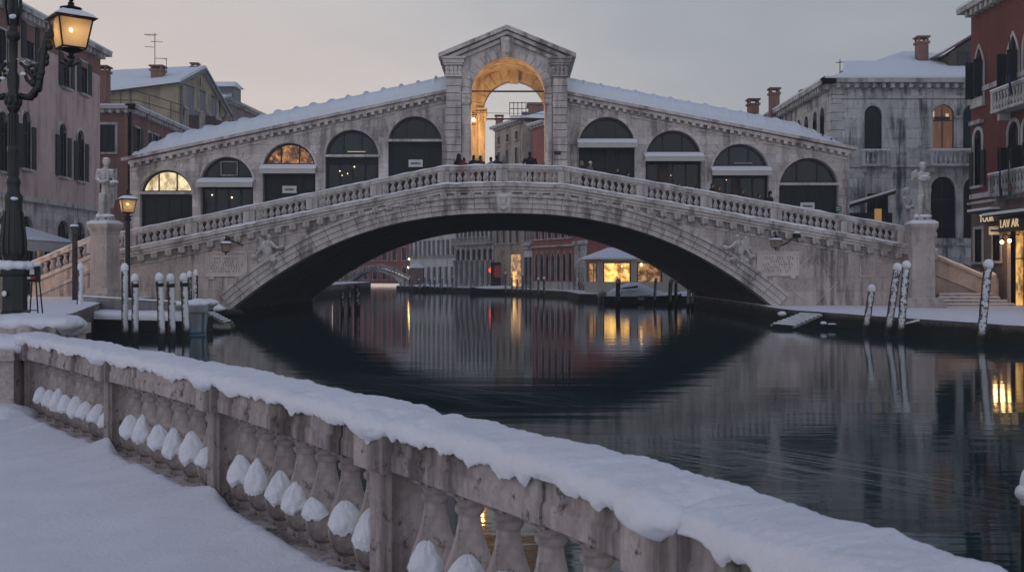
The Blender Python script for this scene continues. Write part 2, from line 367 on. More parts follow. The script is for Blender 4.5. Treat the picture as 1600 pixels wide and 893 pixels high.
    def mesh(s, name, mats, off=(0, 0, 0), smooth=False, remesh=None, jitter=0, jscale=2.0, smit=4, autos=None):
        me = bpy.data.meshes.new(name); off = Vector(off)
        me.from_pydata([tuple(Vector(v)-off) for v in s.v], [], s.f)
        if not isinstance(mats, (list, tuple)): mats = [mats]
        for m in mats: me.materials.append(m)
        if len(mats) > 1: me.polygons.foreach_set('material_index', s.m)
        bm = bmesh.new(); bm.from_mesh(me); bmesh.ops.recalc_face_normals(bm, faces=bm.faces[:]); bm.to_mesh(me); bm.free()
        if remesh:
            o = bpy.data.objects.new('tmp', me); COL.objects.link(o)
            md = o.modifiers.new('r', 'REMESH'); md.mode = 'VOXEL'; md.voxel_size = remesh; md.use_smooth_shade = True
            ms = o.modifiers.new('s', 'SMOOTH'); ms.iterations = smit; ms.factor = .5
            dg = bpy.context.evaluated_depsgraph_get(); me2 = bpy.data.meshes.new_from_object(o.evaluated_get(dg))
            bpy.data.objects.remove(o); me2.name = name; me = me2
            if not me.materials:
                for m in mats: me.materials.append(m)
            smooth = True
        if jitter:
            me.update()
            for v in me.vertices:
                v.co += v.normal*(noise.noise(v.co*jscale)+.5*noise.noise(v.co*jscale*2.3))*jitter
        if smooth: me.polygons.foreach_set('use_smooth', [True]*len(me.polygons))
        if smooth and autos:
            try: me.set_sharp_from_angle(angle=autos)
            except Exception: pass
        me.update(); return me
    def build(s, name, mats, parent=None, root=None, loc=(0, 0, 0), **k):
        """link as one object. root: the thing whose base the world coordinates are taken from"""
        off = Vector(root.location) if root is not None else Vector(loc)
        o = bpy.data.objects.new(name, s.mesh(name, mats, off, **k)); COL.objects.link(o)
        par = parent if parent is not None else root
        if par is not None: o.parent = par
        else: o.location = loc
        return o
def tag(o, label=None, cat=None, group=None, kind=None):
    if label: o['label'] = label
    if cat: o['category'] = cat
    if group: o['group'] = group
    if kind: o['kind'] = kind
    return o
def thing(name, label, cat, loc, group=None, rz=0):
    o = bpy.data.objects.new(name, None); COL.objects.link(o); o.location = loc; o.rotation_euler = (0, 0, rz); o.empty_display_size = .3
    return tag(o, label, cat, group)
def inst(src, parent, loc, rz=0, scale=None, name=None):
    o = src.copy(); COL.objects.link(o); o.parent = parent; o.location = loc; o.rotation_euler = (0, 0, rz)
    if scale: o.scale = scale
    return o
def newobj(name, mesh, parent, loc=(0, 0, 0), rz=0, scale=None):
    o = bpy.data.objects.new(name, mesh); COL.objects.link(o); o.parent = parent; o.location = loc; o.rotation_euler = (0, 0, rz)
    if scale: o.scale = scale
    return o
def text_mesh(name, body, size, mat, extrude=.01, center=True):
    c = bpy.data.curves.new(name, 'FONT'); c.body = body; c.size = size; c.extrude = extrude; c.resolution_u = 3
    c.align_x = 'CENTER' if center else 'LEFT'; c.align_y = 'CENTER'
    o = bpy.data.objects.new(name, c); COL.objects.link(o)
    dg = bpy.context.evaluated_depsgraph_get(); me = bpy.data.meshes.new_from_object(o.evaluated_get(dg))
    bpy.data.objects.remove(o); bpy.data.curves.remove(c); me.name = name; me.materials.clear(); me.materials.append(mat); return me
def orient(o, fr, u, v, n):
    """stand a flat XY mesh against a wall frame (local to a parent placed without rotation)"""
    X_, Y_, Z_ = fr.U, Vector((0, 0, 1)), fr.N
    m = Matrix((( X_.x, Y_.x, Z_.x), (X_.y, Y_.y, Z_.y), (X_.z, Y_.z, Z_.z))).to_4x4()
    base = o.parent.location if o.parent else Vector((0, 0, 0))
    m.translation = fr.p(u, v, n)-base; o.matrix_basis = m; return o
def lamp(name, loc, power, color=(1, .58, .24), size=.08, parent=None):
    l = bpy.data.lights.new(name, 'POINT'); l.energy = power; l.color = color; l.shadow_soft_size = size
    o = bpy.data.objects.new(name, l); COL.objects.link(o)
    if parent is not None: o.parent = parent; o.location = Vector(loc)-Vector(parent.location)
    else: o.location = loc
    return o
def opening(kind, cx, v0, w, h, n=14):
    """outline of an opening, from bottom left up over the head to bottom right"""
    a, b = cx-w/2, cx+w/2
    if kind == 'rect': return [(a, v0), (a, v0+h), (b, v0+h), (b, v0)]
    if kind == 'arch':
        r = w/2; s = v0+h-r
        return [(a, v0)]+[(cx-r*math.cos(PI*i/n), s+r*math.sin(PI*i/n)) for i in range(n+1)]+[(b, v0)]
    if kind == 'gothic':
        hh = w*1.0; s = v0+h-hh; L = []
        for i in range(n//2+1): t = i/(n//2); L.append((a+w/2*(1-(1-t)**1.0)*1.0*(t**.55 if t else 0), s+hh*t**.85 if t else s))
        Rr = [(2*cx-u, v) for u, v in L[:-1]][::-1]
        return [(a, v0)]+L+Rr+[(b, v0)]
def grow(kind, cx, v0, w, h, t): return opening(kind, cx, v0, w+2*t, h+t)

# ------------------------------------------------------------------ windows and buildings
def window(root, fr, kind, u, v, w, h, trim='istrian_w', pane='glass', shut=None, sh='shutter', sill=True, t=.13, deep=.22, bars=True, proud=.05, sh_h=None):
    mb = MB(); mb.ring(fr, opening(kind, u, v, w, h), grow(kind, u, v, w, h, t), -deep+.04, proud)
    o = mb.build('window', M[trim], root=root)
    pn = MB(); pn.poly(fr, opening(kind, u, v, w-.01, h-.005), -deep+.03, .02); pn.build('pane', M[pane], parent=o, root=root)
    if bars:
        b = MB(); b.fbox(fr, u-.03, u+.03, v, v+h*.97, -deep+.035, -deep+.085)
        b.fbox(fr, u-w/2, u+w/2, v+h*.62, v+h*.62+.06, -deep+.035, -deep+.08); b.build('frame', M['frame'], parent=o, root=root)
    if sill:
        s = MB(); s.fbox(fr, u-w/2-.2, u+w/2+.2, v-.15, v-.003, -deep+.06, .2); s.build('sill', M[trim], parent=o, root=root)
    hs = sh_h or h
    if shut == 'open':
        for sd in (-1, 1):
            q = MB(); c = u+sd*(w/2+w/4+.02)
            q.fbox(fr, c-w/4, c+w/4, v, v+hs, proud+.004, proud+.06); q.build('shutter', M[sh], parent=o, root=root)
    elif shut == 'ajar':      # leaves standing out from the wall
        for sd in (-1, 1):
            q = MB(); e = u+sd*(w/2+.02); q.fbox(fr, e-.03, e+.03, v, v+hs, proud+.01, proud+.01+w*.5); q.build('shutter', M[sh], parent=o, root=root)
    elif shut == 'closed':
        q = MB(); q.fbox(fr, u-w/2+.01, u-.01, v+.01, v+hs-(.02 if kind == 'rect' else w*.5), -deep+.1, -.05)
        q.fbox(fr, u+.01, u+w/2-.01, v+.01, v+hs-(.02 if kind == 'rect' else w*.5), -deep+.1, -.05); q.build('shutter', M[sh], parent=o, root=root)
    return o
def facade(root, fr, L, H, wins, wall, thick=.3, name='wall', v0=0, top=None):
    """one wall with its windows. wins: dicts for window()"""
    mb = MB(); holes = [opening(x['kind'], x['u'], x['v'], x['w'], x['h']) for x in wins]
    mb.wall(fr, top or [(0, v0), (L, v0), (L, H), (0, H)], holes, thick)
    o = mb.build(name, M[wall], root=root)
    for x in wins: window(root, fr, **x)
    return o
def cornice(root, fr, u0, u1, v, depth=.5, h=.35, dent=.55, mat='istrian_w', name='cornice', snow=.14):
    mb = MB(); mb.fbox(fr, u0-depth, u1+depth, v+h*.45, v+h, -.1, depth); mb.fbox(fr, u0, u1, v+.02, v+h*.45-.003, -.05, depth*.35)
    k = max(2, int((u1-u0)/dent))
    for i in range(k):
        c = u0+(i+.5)*(u1-u0)/k; mb.fbox(fr, c-dent*.2, c+dent*.2, v-.12, v+h*.44, .002, depth*.75)
    o = mb.build(name, M[mat], root=root)
    if snow:
        s = MB(); s.fbox(fr, u0-depth-.03, u1+depth+.03, v+h+.003, v+h+snow, -.3, depth+.03); s.build('snow_cap', M['snowbig'], parent=o, root=root)
    return o
def chimney(root, x, y, z0, z1, wd=.8, mat='brick', par=None):
    mb = MB(); mb.box((x, y, (z0+z1)/2), (wd, wd, z1-z0)); mb.box((x, y, z1+.08), (wd*1.25, wd*1.25, .16))
    for sx in (-1, 1):
        for sy in (-1, 1): mb.box((x+sx*wd*.42, y+sy*wd*.42, z1+.3), (wd*.18, wd*.18, .28))
    o = mb.build('chimney', M[mat], parent=par, root=root)
    c = MB(); c.box((x, y, z1+.5), (wd*1.3, wd*1.3, .12)); c.build('chimney_cap', M['tile'], parent=(o if par is None else par), root=root)
    return o
def minibalustrade(root, fr, u0, u1, v, n0, n1, h=.95, sp=.33, mat='istrian_w', par=None):
    o = MB(); o.fbox(fr, u0, u1, v-.16, v, n0-.1, n1+.06); o.fbox(fr, u0, u1, v+h-.14, v+h, n1-.2, n1+.05)
    for e in (u0+.11, u1-.11): o.fbox(fr, e-.11, e+.11, v+.002, v+h-.142, n1-.19, n1+.03)
    for e in (u0+.3, u1-.3): o.fbox(fr, e-.12, e+.12, v-.55, v-.162, n0+.002, n1-.25)
    k = max(1, int((u1-u0-.44)/sp))
    for i in range(k):
        c = fr.p(u0+.22+(i+.5)*(u1-u0-.44)/k, v+.002, n1-.08)
        o.lathe([(.07, 0), (.06, .06), (.12, .25), (.05, .52), (.09, h-.15)], c, 8)
    ob = o.build('balcony', M[mat], parent=par, root=root)
    s = MB(); s.fbox(fr, u0-.02, u1+.02, v+h+.002, v+h+.07, n1-.22, n1+.07); s.build('snow_cap', M['snow'], parent=ob if par is None else par, root=root)
    return ob

# ------------------------------------------------------------------ water and quays
def sheet(name, pts, z, mat, depth=None, label=None):
    mb = MB(); n = len(pts)
    tris = tessellate_polygon([[Vector((x, y, 0)) for x, y in pts]])
    mb.add([(x, y, z) for x, y in pts], [tuple(t) for t in tris])
    o = mb.build(name, mat); o['kind'] = 'structure'; return o
WW = MB(); WW.add([(-240, -40, 0), (240, -40, 0), (240, 420, 0), (-240, 420, 0)], [(0, 1, 2, 3)])
tag(WW.build('water', M['water']), kind='structure')
def quay(name, pts, z, edge_lumps=True):
    """stone quay with kerb, snow lying on top"""
    mb = MB(); n = len(pts); tris = tessellate_polygon([[Vector((x, y, 0)) for x, y in pts]])
    vs = [(x, y, -1.2) for x, y in pts]+[(x, y, z-.06) for x, y in pts]
    fs = [tuple(n+i for i in t) for t in tris]+[(i, (i+1) % n, n+(i+1) % n, n+i) for i in range(n)]
    mb.add(vs, fs); o = mb.build(name, M['quaywall']); o['kind'] = 'structure'; return o
def snow_top(name, pts, z, inset=.12, par=None, step=.5, amp=.035, seed=0):
    """uneven snow sheet over a quay polygon"""
    c = Vector((sum(p[0] for p in pts)/len(pts), sum(p[1] for p in pts)/len(pts)))
    bm = bmesh.new(); q = [bm.verts.new((x, y, 0)) for x, y in pts]; f = bm.faces.new(q)
    bmesh.ops.triangulate(bm, faces=[f])
    for _ in range(7):
        es = [e for e in bm.edges if e.calc_length() > step*1.4]
        if not es or len(bm.verts) > 30000: break
        bmesh.ops.subdivide_edges(bm, edges=es, cuts=1); bmesh.ops.triangulate(bm, faces=bm.faces[:])
    bm.verts.ensure_lookup_table()
    edge = {v for e in bm.edges if e.is_boundary for v in e.verts}
    for v in bm.verts:
        h = noise.noise(Vector((v.co.x*.8+seed, v.co.y*.8, 0)))*amp+noise.noise(Vector((v.co.x*2.5+seed, v.co.y*2.5, 3)))*amp*.4
        v.co.z = z+(h if v not in edge else h*.4-.05)
    for f in bm.faces:
        f.smooth = True
        if f.normal.z < 0: f.normal_flip()
    me = bpy.data.meshes.new(name); bm.to_mesh(me); bm.free(); me.materials.append(M['snow'])
    o = bpy.data.objects.new(name, me); COL.objects.link(o); o['kind'] = 'structure'; return o
LQ = [(-60, 24), (-17, 24), (-14.0, 27.5), (-14.4, 33.5), (-18.6, 46.5), (-19.3, 54.9), (-19.3, 140), (-60, 140)]
RQ = [(13.5, 50.0), (15.0, 43.5), (17.3, 35.2), (20.5, 25), (60, 25), (60, 112), (20.0, 112), (15.5, 80), (13.9, 78.5)]
quay('left_quay', LQ, 1.2); snow_top('left_quay_snow', LQ, 1.2)
quay('right_quay', RQ, .7); snow_top('right_quay_snow', RQ, .72, seed=9)
FARQ = [(15.4, 80.2), (19.5, 112.2), (60, 112.2), (60, 190), (-18, 190), (-16.5, 146), (2.0, 114), (5.6, 104), (6.0, 92), (10.5, 89.0)]
quay('far_quay', FARQ, .6); snow_top('far_quay_snow', FARQ, .62, step=1.5, seed=5)
FLQ = [(-150, 140.2), (-24.5, 140.2), (-24.5, 152), (-60, 260), (-150, 260)]
quay('far_left_quay', FLQ, .8)

# ------------------------------------------------------------------ the bridge
YF, YB = 55.0, 77.5
def fx(px): return (px-800)*YF/1600
def fz(py): return EYE+(425-py)*YF/1600
BR = thing('stone_bridge', 'great white stone arch bridge with arcade of shops and tall central portico', 'bridge', (0, YF, 0))
LEDGE = [(fx(172), fz(395)), (fx(205), fz(388)), (fx(330), fz(362.5)), (fx(450), fz(338)), (fx(570), fz(313)), (fx(690), fz(288.5)), (fx(790), fz(285.5)), (fx(880), fz(288.5)), (fx(1015), fz(312)), (fx(1150), fz(335.5)), (fx(1285), fz(359.5)), (fx(1420), fz(383.5)), (fx(1462), fz(391))]
def lerp_line(L, x):
    for (a, za), (b, zb) in zip(L, L[1:]):
        if x <= b: return za+(zb-za)*(x-a)/(b-a)
    return L[-1][1]
ledge = lambda x: lerp_line(LEDGE, x)
AC, AH, AZ0, AR = fx(787), 14.6, .55, fz(333)-.55
def arch(t):  # t -1..1 intrados
    return AC+t*AH, AZ0+AR*(1-abs(t)**2.4)
NA = 72
intr = [(fx(345), -1.0)]+[arch(-1+2*i/NA) for i in range(NA+1)]+[(fx(1229), -1.0)]
topl = [(x, z-.03) for x, z in LEDGE]
outline = [(topl[0][0], -1.0)]+intr+[(topl[-1][0], -1.0)]+topl[::-1]
F0 = Fr((0, YF, 0), (1, 0, 0), (0, -1, 0))
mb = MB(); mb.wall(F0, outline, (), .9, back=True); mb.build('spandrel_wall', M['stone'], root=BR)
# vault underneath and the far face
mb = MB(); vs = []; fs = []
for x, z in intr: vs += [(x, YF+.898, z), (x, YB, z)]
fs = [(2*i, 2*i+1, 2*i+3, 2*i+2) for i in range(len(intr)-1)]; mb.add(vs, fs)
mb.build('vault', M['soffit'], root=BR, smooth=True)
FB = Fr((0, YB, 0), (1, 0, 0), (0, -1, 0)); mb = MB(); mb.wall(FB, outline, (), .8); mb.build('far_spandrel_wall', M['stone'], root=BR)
# roadway
mb = MB(); mb.beam(LEDGE, YF+.35, YB+.6, -.32, -.02); mb.build('deck', M['snow'], root=BR)
mb = MB(); mb.beam(LEDGE, YB+.05, YB+.45, .0, 1.05); mb.build('far_parapet', M['stone_plain'], root=BR)
# archivolt: stepped bands of separate voussoirs
def offset_pt(t, r):
    e = 1e-3; x0, z0 = arch(max(-1, t-e)); x1, z1 = arch(min(1, t+e)); tx, tz = x1-x0, z1-z0; l = math.hypot(tx, tz)
    x, z = arch(t); return (x-tz/l*r, z+tx/l*r)
mb = MB(); NV = 38
for k in range(NV):
    t0 = -1.0+2*k/NV; t1 = -1.0+2*(k+1)/NV; g_ = .0003 if k % 2 else .0011
    for r0, r1, pr in ((0.0, .26, .08), (.262, .54, .16), (.542, .84, .24), (.842, 1.0, .36)):
        tt = [t0+g_+(t1-t0-2*g_)*i/3 for i in range(4)]
        mb.ring(F0, [offset_pt(t, r0) for t in tt], [offset_pt(t, r1) for t in tt], .003, pr+random.uniform(-.003, .003))
mb.build('archivolt', M['stone_plain'], root=BR)
# cornice under the parapet with its snow, brackets below
mb = MB(); mb.beam(LEDGE, YF-.42, YF+.4, -.2, -.002); mb.beam(LEDGE, YF-.30, YF-.003, -.36, -.203); mb.beam(LEDGE, YF-.20, YF-.003, -.50, -.363); mb.beam(LEDGE, YF-.07, YF-.003, -.98, -.88)
mb.build('cornice', M['stone_plain'], root=BR)
def snowstrip(pts, y0, y1, h, name, par, root, amp=.03, step=.12, droop=.05):
    """soft strip of settled snow along a polyline of (x, z)"""
    mb = MB(); xs = []; x = pts[0][0]
    while x < pts[-1][0]: xs.append(x); x += step
    vs = []; fs = []; K = 7
    for x in xs:
        z = lerp_line(pts, x); d = droop*max(0, .4+noise.noise(Vector((x*2.1, y0, 1)))*1.6); hh = h+amp*noise.noise(Vector((x*1.3, 5, y0)))*2
        w_ = y1-y0; pr = [(-.02, -d), (-.025, hh*.5), (.06, hh*.9), (w_*.5, hh), (w_-.05, hh*.9), (w_+.02, hh*.4), (w_+.02, -d*.5)]
        for a, b in pr: vs.append((x, y0+a, z+b+.002))
    for i in range(len(xs)-1):
        for k in range(K-1): fs.append((i*K+k, i*K+k+1, (i+1)*K+k+1, (i+1)*K+k))
    mb.add(vs, fs); return mb.build(name, M['snow'], parent=par, root=root, smooth=True)
snowstrip(LEDGE, YF-.43, YF-.10, .07, 'ledge_snow', None, BR)
bk = MB(); bk.box((0, -.20, -.15), (.34, .40, .27)); bk.box((0, -.15, -.32), (.27, .30, .08)); bkm = bk.mesh('bracket', M['stone_plain'])
x = LEDGE[0][0]+.3
while x < LEDGE[-1][0]-.2:
    if abs(x-fx(787)) > .5: newobj('bracket', bkm, BR, (x+random.uniform(-.03, .03), 0, ledge(x)-.50))
    x += .735
# parapet
HP = 1.05
mb = MB(); mb.beam(LEDGE, YF-.20, YF+.22, HP-.30, HP-.10); mb.beam(LEDGE, YF-.14, YF+.16, HP-.385, HP-.303)
mb.beam(LEDGE, YF-.18, YF+.20, .003, .09)
RAIL = mb.build('parapet', M['stone_plain'], root=BR)
snowstrip([(x, z+HP-.1) for x, z in LEDGE], YF-.21, YF+.23, .075, 'snow_cap', RAIL, BR, droop=.02)
posts = [205, 300, 390, 488, 588, 693, 784, 881, 1003, 1103, 1212, 1322, 1410]
pm = MB(); pm.box((0, 0, .38), (.62, .34, .60)); pmm = pm.mesh('post', M['stone_plain'])
for p in posts:
    q = newobj('post', pmm, RAIL, (fx(p), 0.01, ledge(fx(p))+.02))
bl = MB(); bl.box((0, 0, .025), (.2, .2, .05)); bl.lathe([(.07, .05), (.06, .08), (.115, .17), (.125, .23), (.10, .31), (.055, .42), (.05, .47), (.08, .50), (.08, .53)], n=12); bl.box((0, 0, .555), (.19, .19, .05))
blm = bl.mesh('baluster', M['stone_plain'], smooth=True, autos=R(40))
NBAL = 0
for a, b in zip([150]+posts, posts+[1420]):
    xa, xb = fx(a)+.34, fx(b)-.34
    if a == 150: xa = fx(187)
    k = max(0, int(round((xb-xa)/.345)))
    for i in range(k):
        x = xa+(i+.5)*(xb-xa)/k; newobj('baluster', blm, RAIL, (x, 0.01, ledge(x)+.075), rz=0, scale=(1.22, 1.22, 1)); NBAL += 1
# keystone head and spandrel reliefs, plaques
def keystone(fr, u, v0, v1, w0, w1, n, par, root, name='keystone'):
    mb = MB(); mb.hexa([fr.p(u-w0/2, v0, 0), fr.p(u+w0/2, v0, 0), fr.p(u+w0/2, v0, n), fr.p(u-w0/2, v0, n)], [fr.p(u-w1/2, v1, 0), fr.p(u+w1/2, v1, 0), fr.p(u+w1/2, v1, n), fr.p(u-w1/2, v1, n)])
    c = fr.p(u, (v0+v1)/2, n); h = v1-v0
    mb.ell(c, (w0*.30, .12, h*.36)); mb.ell(c+Vector((0, -.1, -.02)), (w0*.07, .09, h*.12)); mb.ell(c+Vector((0, -.07, h*.27)), (w0*.36, .1, h*.12)); mb.ell(c+Vector((0, -.08, -h*.27)), (w0*.2, .08, h*.12))
    for sx in (-1, 1): mb.ell(c+Vector((sx*w0*.13, -.09, h*.1)), (w0*.07, .05, h*.05)); mb.ell(c+Vector((sx*w0*.36, -.03, -h*.05)), (w0*.1, .07, h*.3))
    return mb.build(name, M['stone_plain'], parent=par, root=root, remesh=.045, smit=2)
keystone(F0, fx(787), fz(333)-.02, fz(301), .78, .92, .32, None, BR)
def relief(px, py, flip, name):
    """carved winged figure standing out from the spandrel"""
    c = Vector((fx(px), YF-.12, fz(py))); s = flip; mb = MB(); E = lambda x, z, y, r: mb.ell(c+Vector((s*x, y, z)), r)
    E(0, 0, -.1, (.30, .22, .42)); E(.05, .42, -.18, (.2, .18, .2)); E(.1, .72, -.22, (.13, .15, .17))
    E(-.05, -.42, -.06, (.42, .2, .25)); E(-.35, -.55, -.1, (.22, .18, .14)); E(.30, -.50, -.1, (.22, .18, .16))
    mb.tube([c+Vector((s*.2, -.2, .4)), c+Vector((s*.48, -.3, .15)), c+Vector((s*.72, -.34, .16))], [.12, .1, .08]); E(.78, .16, -.3, (.16, .14, .15))
    mb.tube([c+Vector((-s*.15, -.15, .4)), c+Vector((-s*.42, -.22, .05)), c+Vector((-s*.62, -.26, -.28))], [.12, .1, .08]); E(-.7, -.34, -.22, (.2, .14, .13))
    for k in range(5): mb.tube([c+Vector((-s*.12, -.02, .42)), c+Vector((-s*(.4+.06*k), -.06, .72-.15*k)), c+Vector((-s*(.62+.03*k), -.04, .62-.2*k))], [.09, .09, .04])
    for k in range(4): mb.tube([c+Vector((s*(-.3+.2*k), -.1, -.4)), c+Vector((s*(-.34+.24*k), -.14, -.8+.05*(k % 2)))], [.1, .05])
    return mb.build(name, M['marble'], root=BR, remesh=.05, smit=2)
relief(420, 392, 1, 'winged_relief'); relief(1153, 392, -1, 'winged_relief')
def plaque(px0, py0, px1, py1, rows):
    mb = MB(); a, b, c_, d_ = fx(px0), fx(px1), fz(py1), fz(py0)
    mb.fbox(F0, a, b, c_, d_, .002, .07); i = [(a+.08, c_+.08), (a+.08, d_-.08), (b-.08, d_-.08), (b-.08, c_+.08)]; o_ = [(a, c_), (a, d_), (b, d_), (b, c_)]
    mb.ring(F0, i, o_, .071, .11, closed=True); mb.fbox(F0, a+.2, a+.45, c_-.14, c_-.003, .002, .12); mb.fbox(F0, b-.45, b-.2, c_-.14, c_-.003, .002, .12)
    p = mb.build('plaque', M['plaque'], root=BR)
    t = MB(); rr = random.Random(px0)
    for k in range(rows):
        v = d_-.28-k*(d_-c_-.45)/rows; u = a+.25+rr.uniform(0, .25)
        ue = b-.25-rr.uniform(0, .3)
        while u < ue:
            wl = rr.uniform(.02, .05)
            if rr.random() < .84:
                t.fbox(F0, u, u+.022, v-.12, v, .0715, .078)
                if rr.random() < .6: t.fbox(F0, u+.024, u+.05+wl, v-.02, v, .0715, .078)
                if rr.random() < .5: t.fbox(F0, u+.024, u+.05+wl, v-.12, v-.1, .0715, .078)
            u += .1+wl
    t.build('inscription', M['engraved'], parent=p, root=BR)
plaque(322, 394, 387, 432, 5); plaque(1182, 393, 1248, 431, 5)
# lozenge panel and square panel let into the right abutment
mb = MB(); cx_, cz_ = fx(1268), fz(440); r_ = 1.45
lo_ = [(cx_-r_, cz_), (cx_, cz_+r_), (cx_+r_, cz_), (cx_, cz_-r_)]; li_ = [(cx_+(u-cx_)*.95, cz_+(v-cz_)*.95) for u, v in lo_]
mb.ring(F0, li_, lo_, .002, .05, closed=True); a, b, c_, d_ = fx(1343), fx(1367), fz(432), fz(405)
mb.ring(F0, [(a+.06, c_+.06), (a+.06, d_-.06), (b-.06, d_-.06), (b-.06, c_+.06)], [(a, c_), (a, d_), (b, d_), (b, c_)], .002, .05, closed=True)
mb.build('wall_panel', M['stone_plain'], root=BR)

# --- lower flight on the left with its own balustrade, and the right one with a solid parapet
LST = [(fx(52), fz(438)), (fx(148), fz(397)), (fx(172), fz(393))]
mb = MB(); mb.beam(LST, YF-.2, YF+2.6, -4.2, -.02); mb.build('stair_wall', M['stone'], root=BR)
mb = MB(); mb.beam(LST, YF-.34, YF+.3, -.18, .02); mb.beam(LST, YF-.2, YF+.22, HP-.33, HP-.06); mb.beam([(fx(52), fz(462)), (fx(143), fz(422))], YF-.30, YF-.203, -.14, .0)
SR = mb.build('stair_parapet', M['stone_plain'], root=BR)
snowstrip([(x, z+HP-.06) for x, z in LST], YF-.21, YF+.23, .08, 'snow_cap', SR, BR)
for p, wd in ((56, .45), (146, .62)):
    newobj('post', pmm, SR, (fx(p), .01, lerp_line(LST, fx(p))+.02))
for i in range(7):
    x = fx(66)+(i+.5)*(fx(138)-fx(66))/7; newobj('baluster', blm, SR, (x, .01, lerp_line(LST, x)+.02), scale=(1.15, 1.15, 1.15))
RST = [(fx(1440), fz(388)), (fx(1462), fz(396)), (fx(1515), fz(417)), (fx(1548), fz(432))]
mb = MB(); mb.beam(RST, YF+1.0, YF+1.7, -4.0, -.10); mb.build('stair_wall', M['pedestal'], root=BR)
mb = MB(); mb.beam(RST, YF+.9, YF+1.8, -.1, .06); mb.beam(RST, YF+.88, YF+.998, -1.02, -.9); ob = mb.build('stair_parapet', M['pedestal'], root=BR)
snowstrip([(x, z+.06) for x, z in RST], YF+.9, YF+1.8, .12, 'snow_cap', ob, BR)
mb = MB(); mb.box((fx(1561), YF+1.3, 1.35), (.75, .95, 1.3)); mb.tube([(fx(1561), YF+.83, 2.0), (fx(1561), YF+1.77, 2.0)], .375, 16); mb.build('end_block', M['pedestal'], root=BR)
mb = MB(); mb.ell((fx(1561), YF+1.3, 2.35), (.42, .52, .2)); mb.build('snow_cap', M['snow'], root=BR, smooth=True, jitter=.03)
for k in range(4):
    mb = MB(); mb.box((fx(1514)-.02*k, YF+.45-.42*(2-k)*.5-.3, .72+.17*k), (fx(1572)-fx(1456)-.35*k, 1.5-.4*k, .168)); st_ = mb.build('step', M['pedestal'], root=BR)
    mb = MB(); mb.box((fx(1514)-.02*k, YF+.45-.42*(2-k)*.5-.3, .72+.17*k+.112), (fx(1572)-fx(1456)-.35*k-.05, 1.46-.4*k, .05)); mb.build('snow_cap', M['snow'], parent=st_, root=BR)

# --- arcade of shops
YA = 59.5; SA = YA/1600
ax = lambda px: (px-800)*SA
az = lambda py: EYE+(425-py)*SA
FA = Fr((0, YA, 0), (1, 0, 0), (0, -1, 0))
EAVE_L = [(ax(203), az(256)), (ax(698), az(149.5))]; EAVE_R = [(ax(886), az(152.5)), (ax(1327), az(239))]
shopsL = [(260, 265, 41, 299, 'lit1', 0), (355, 245, 41, 277, 'dark', 1), (452, 223, 41, 256, 'lit2', 1), (550, 203, 41.5, 241, 'dark2', 0), (648.5, 182, 42, 217, 'dark', 0)]
shopsR = [(948, 183, 43.5, 216, 'dark', 1), (1052, 204, 43.5, 237, 'dark3', 1), (1156.5, 225, 44, 259, 'dark2', 1), (1263.5, 247, 46.5, 285, 'dark', 0)]
def arch_hole(cx, r, zap):
    h = opening('arch', cx, 0, 2*r, zap, 22); h[0] = (cx-r, ledge(cx-r)+.03); h[-1] = (cx+r, ledge(cx+r)+.03); return h
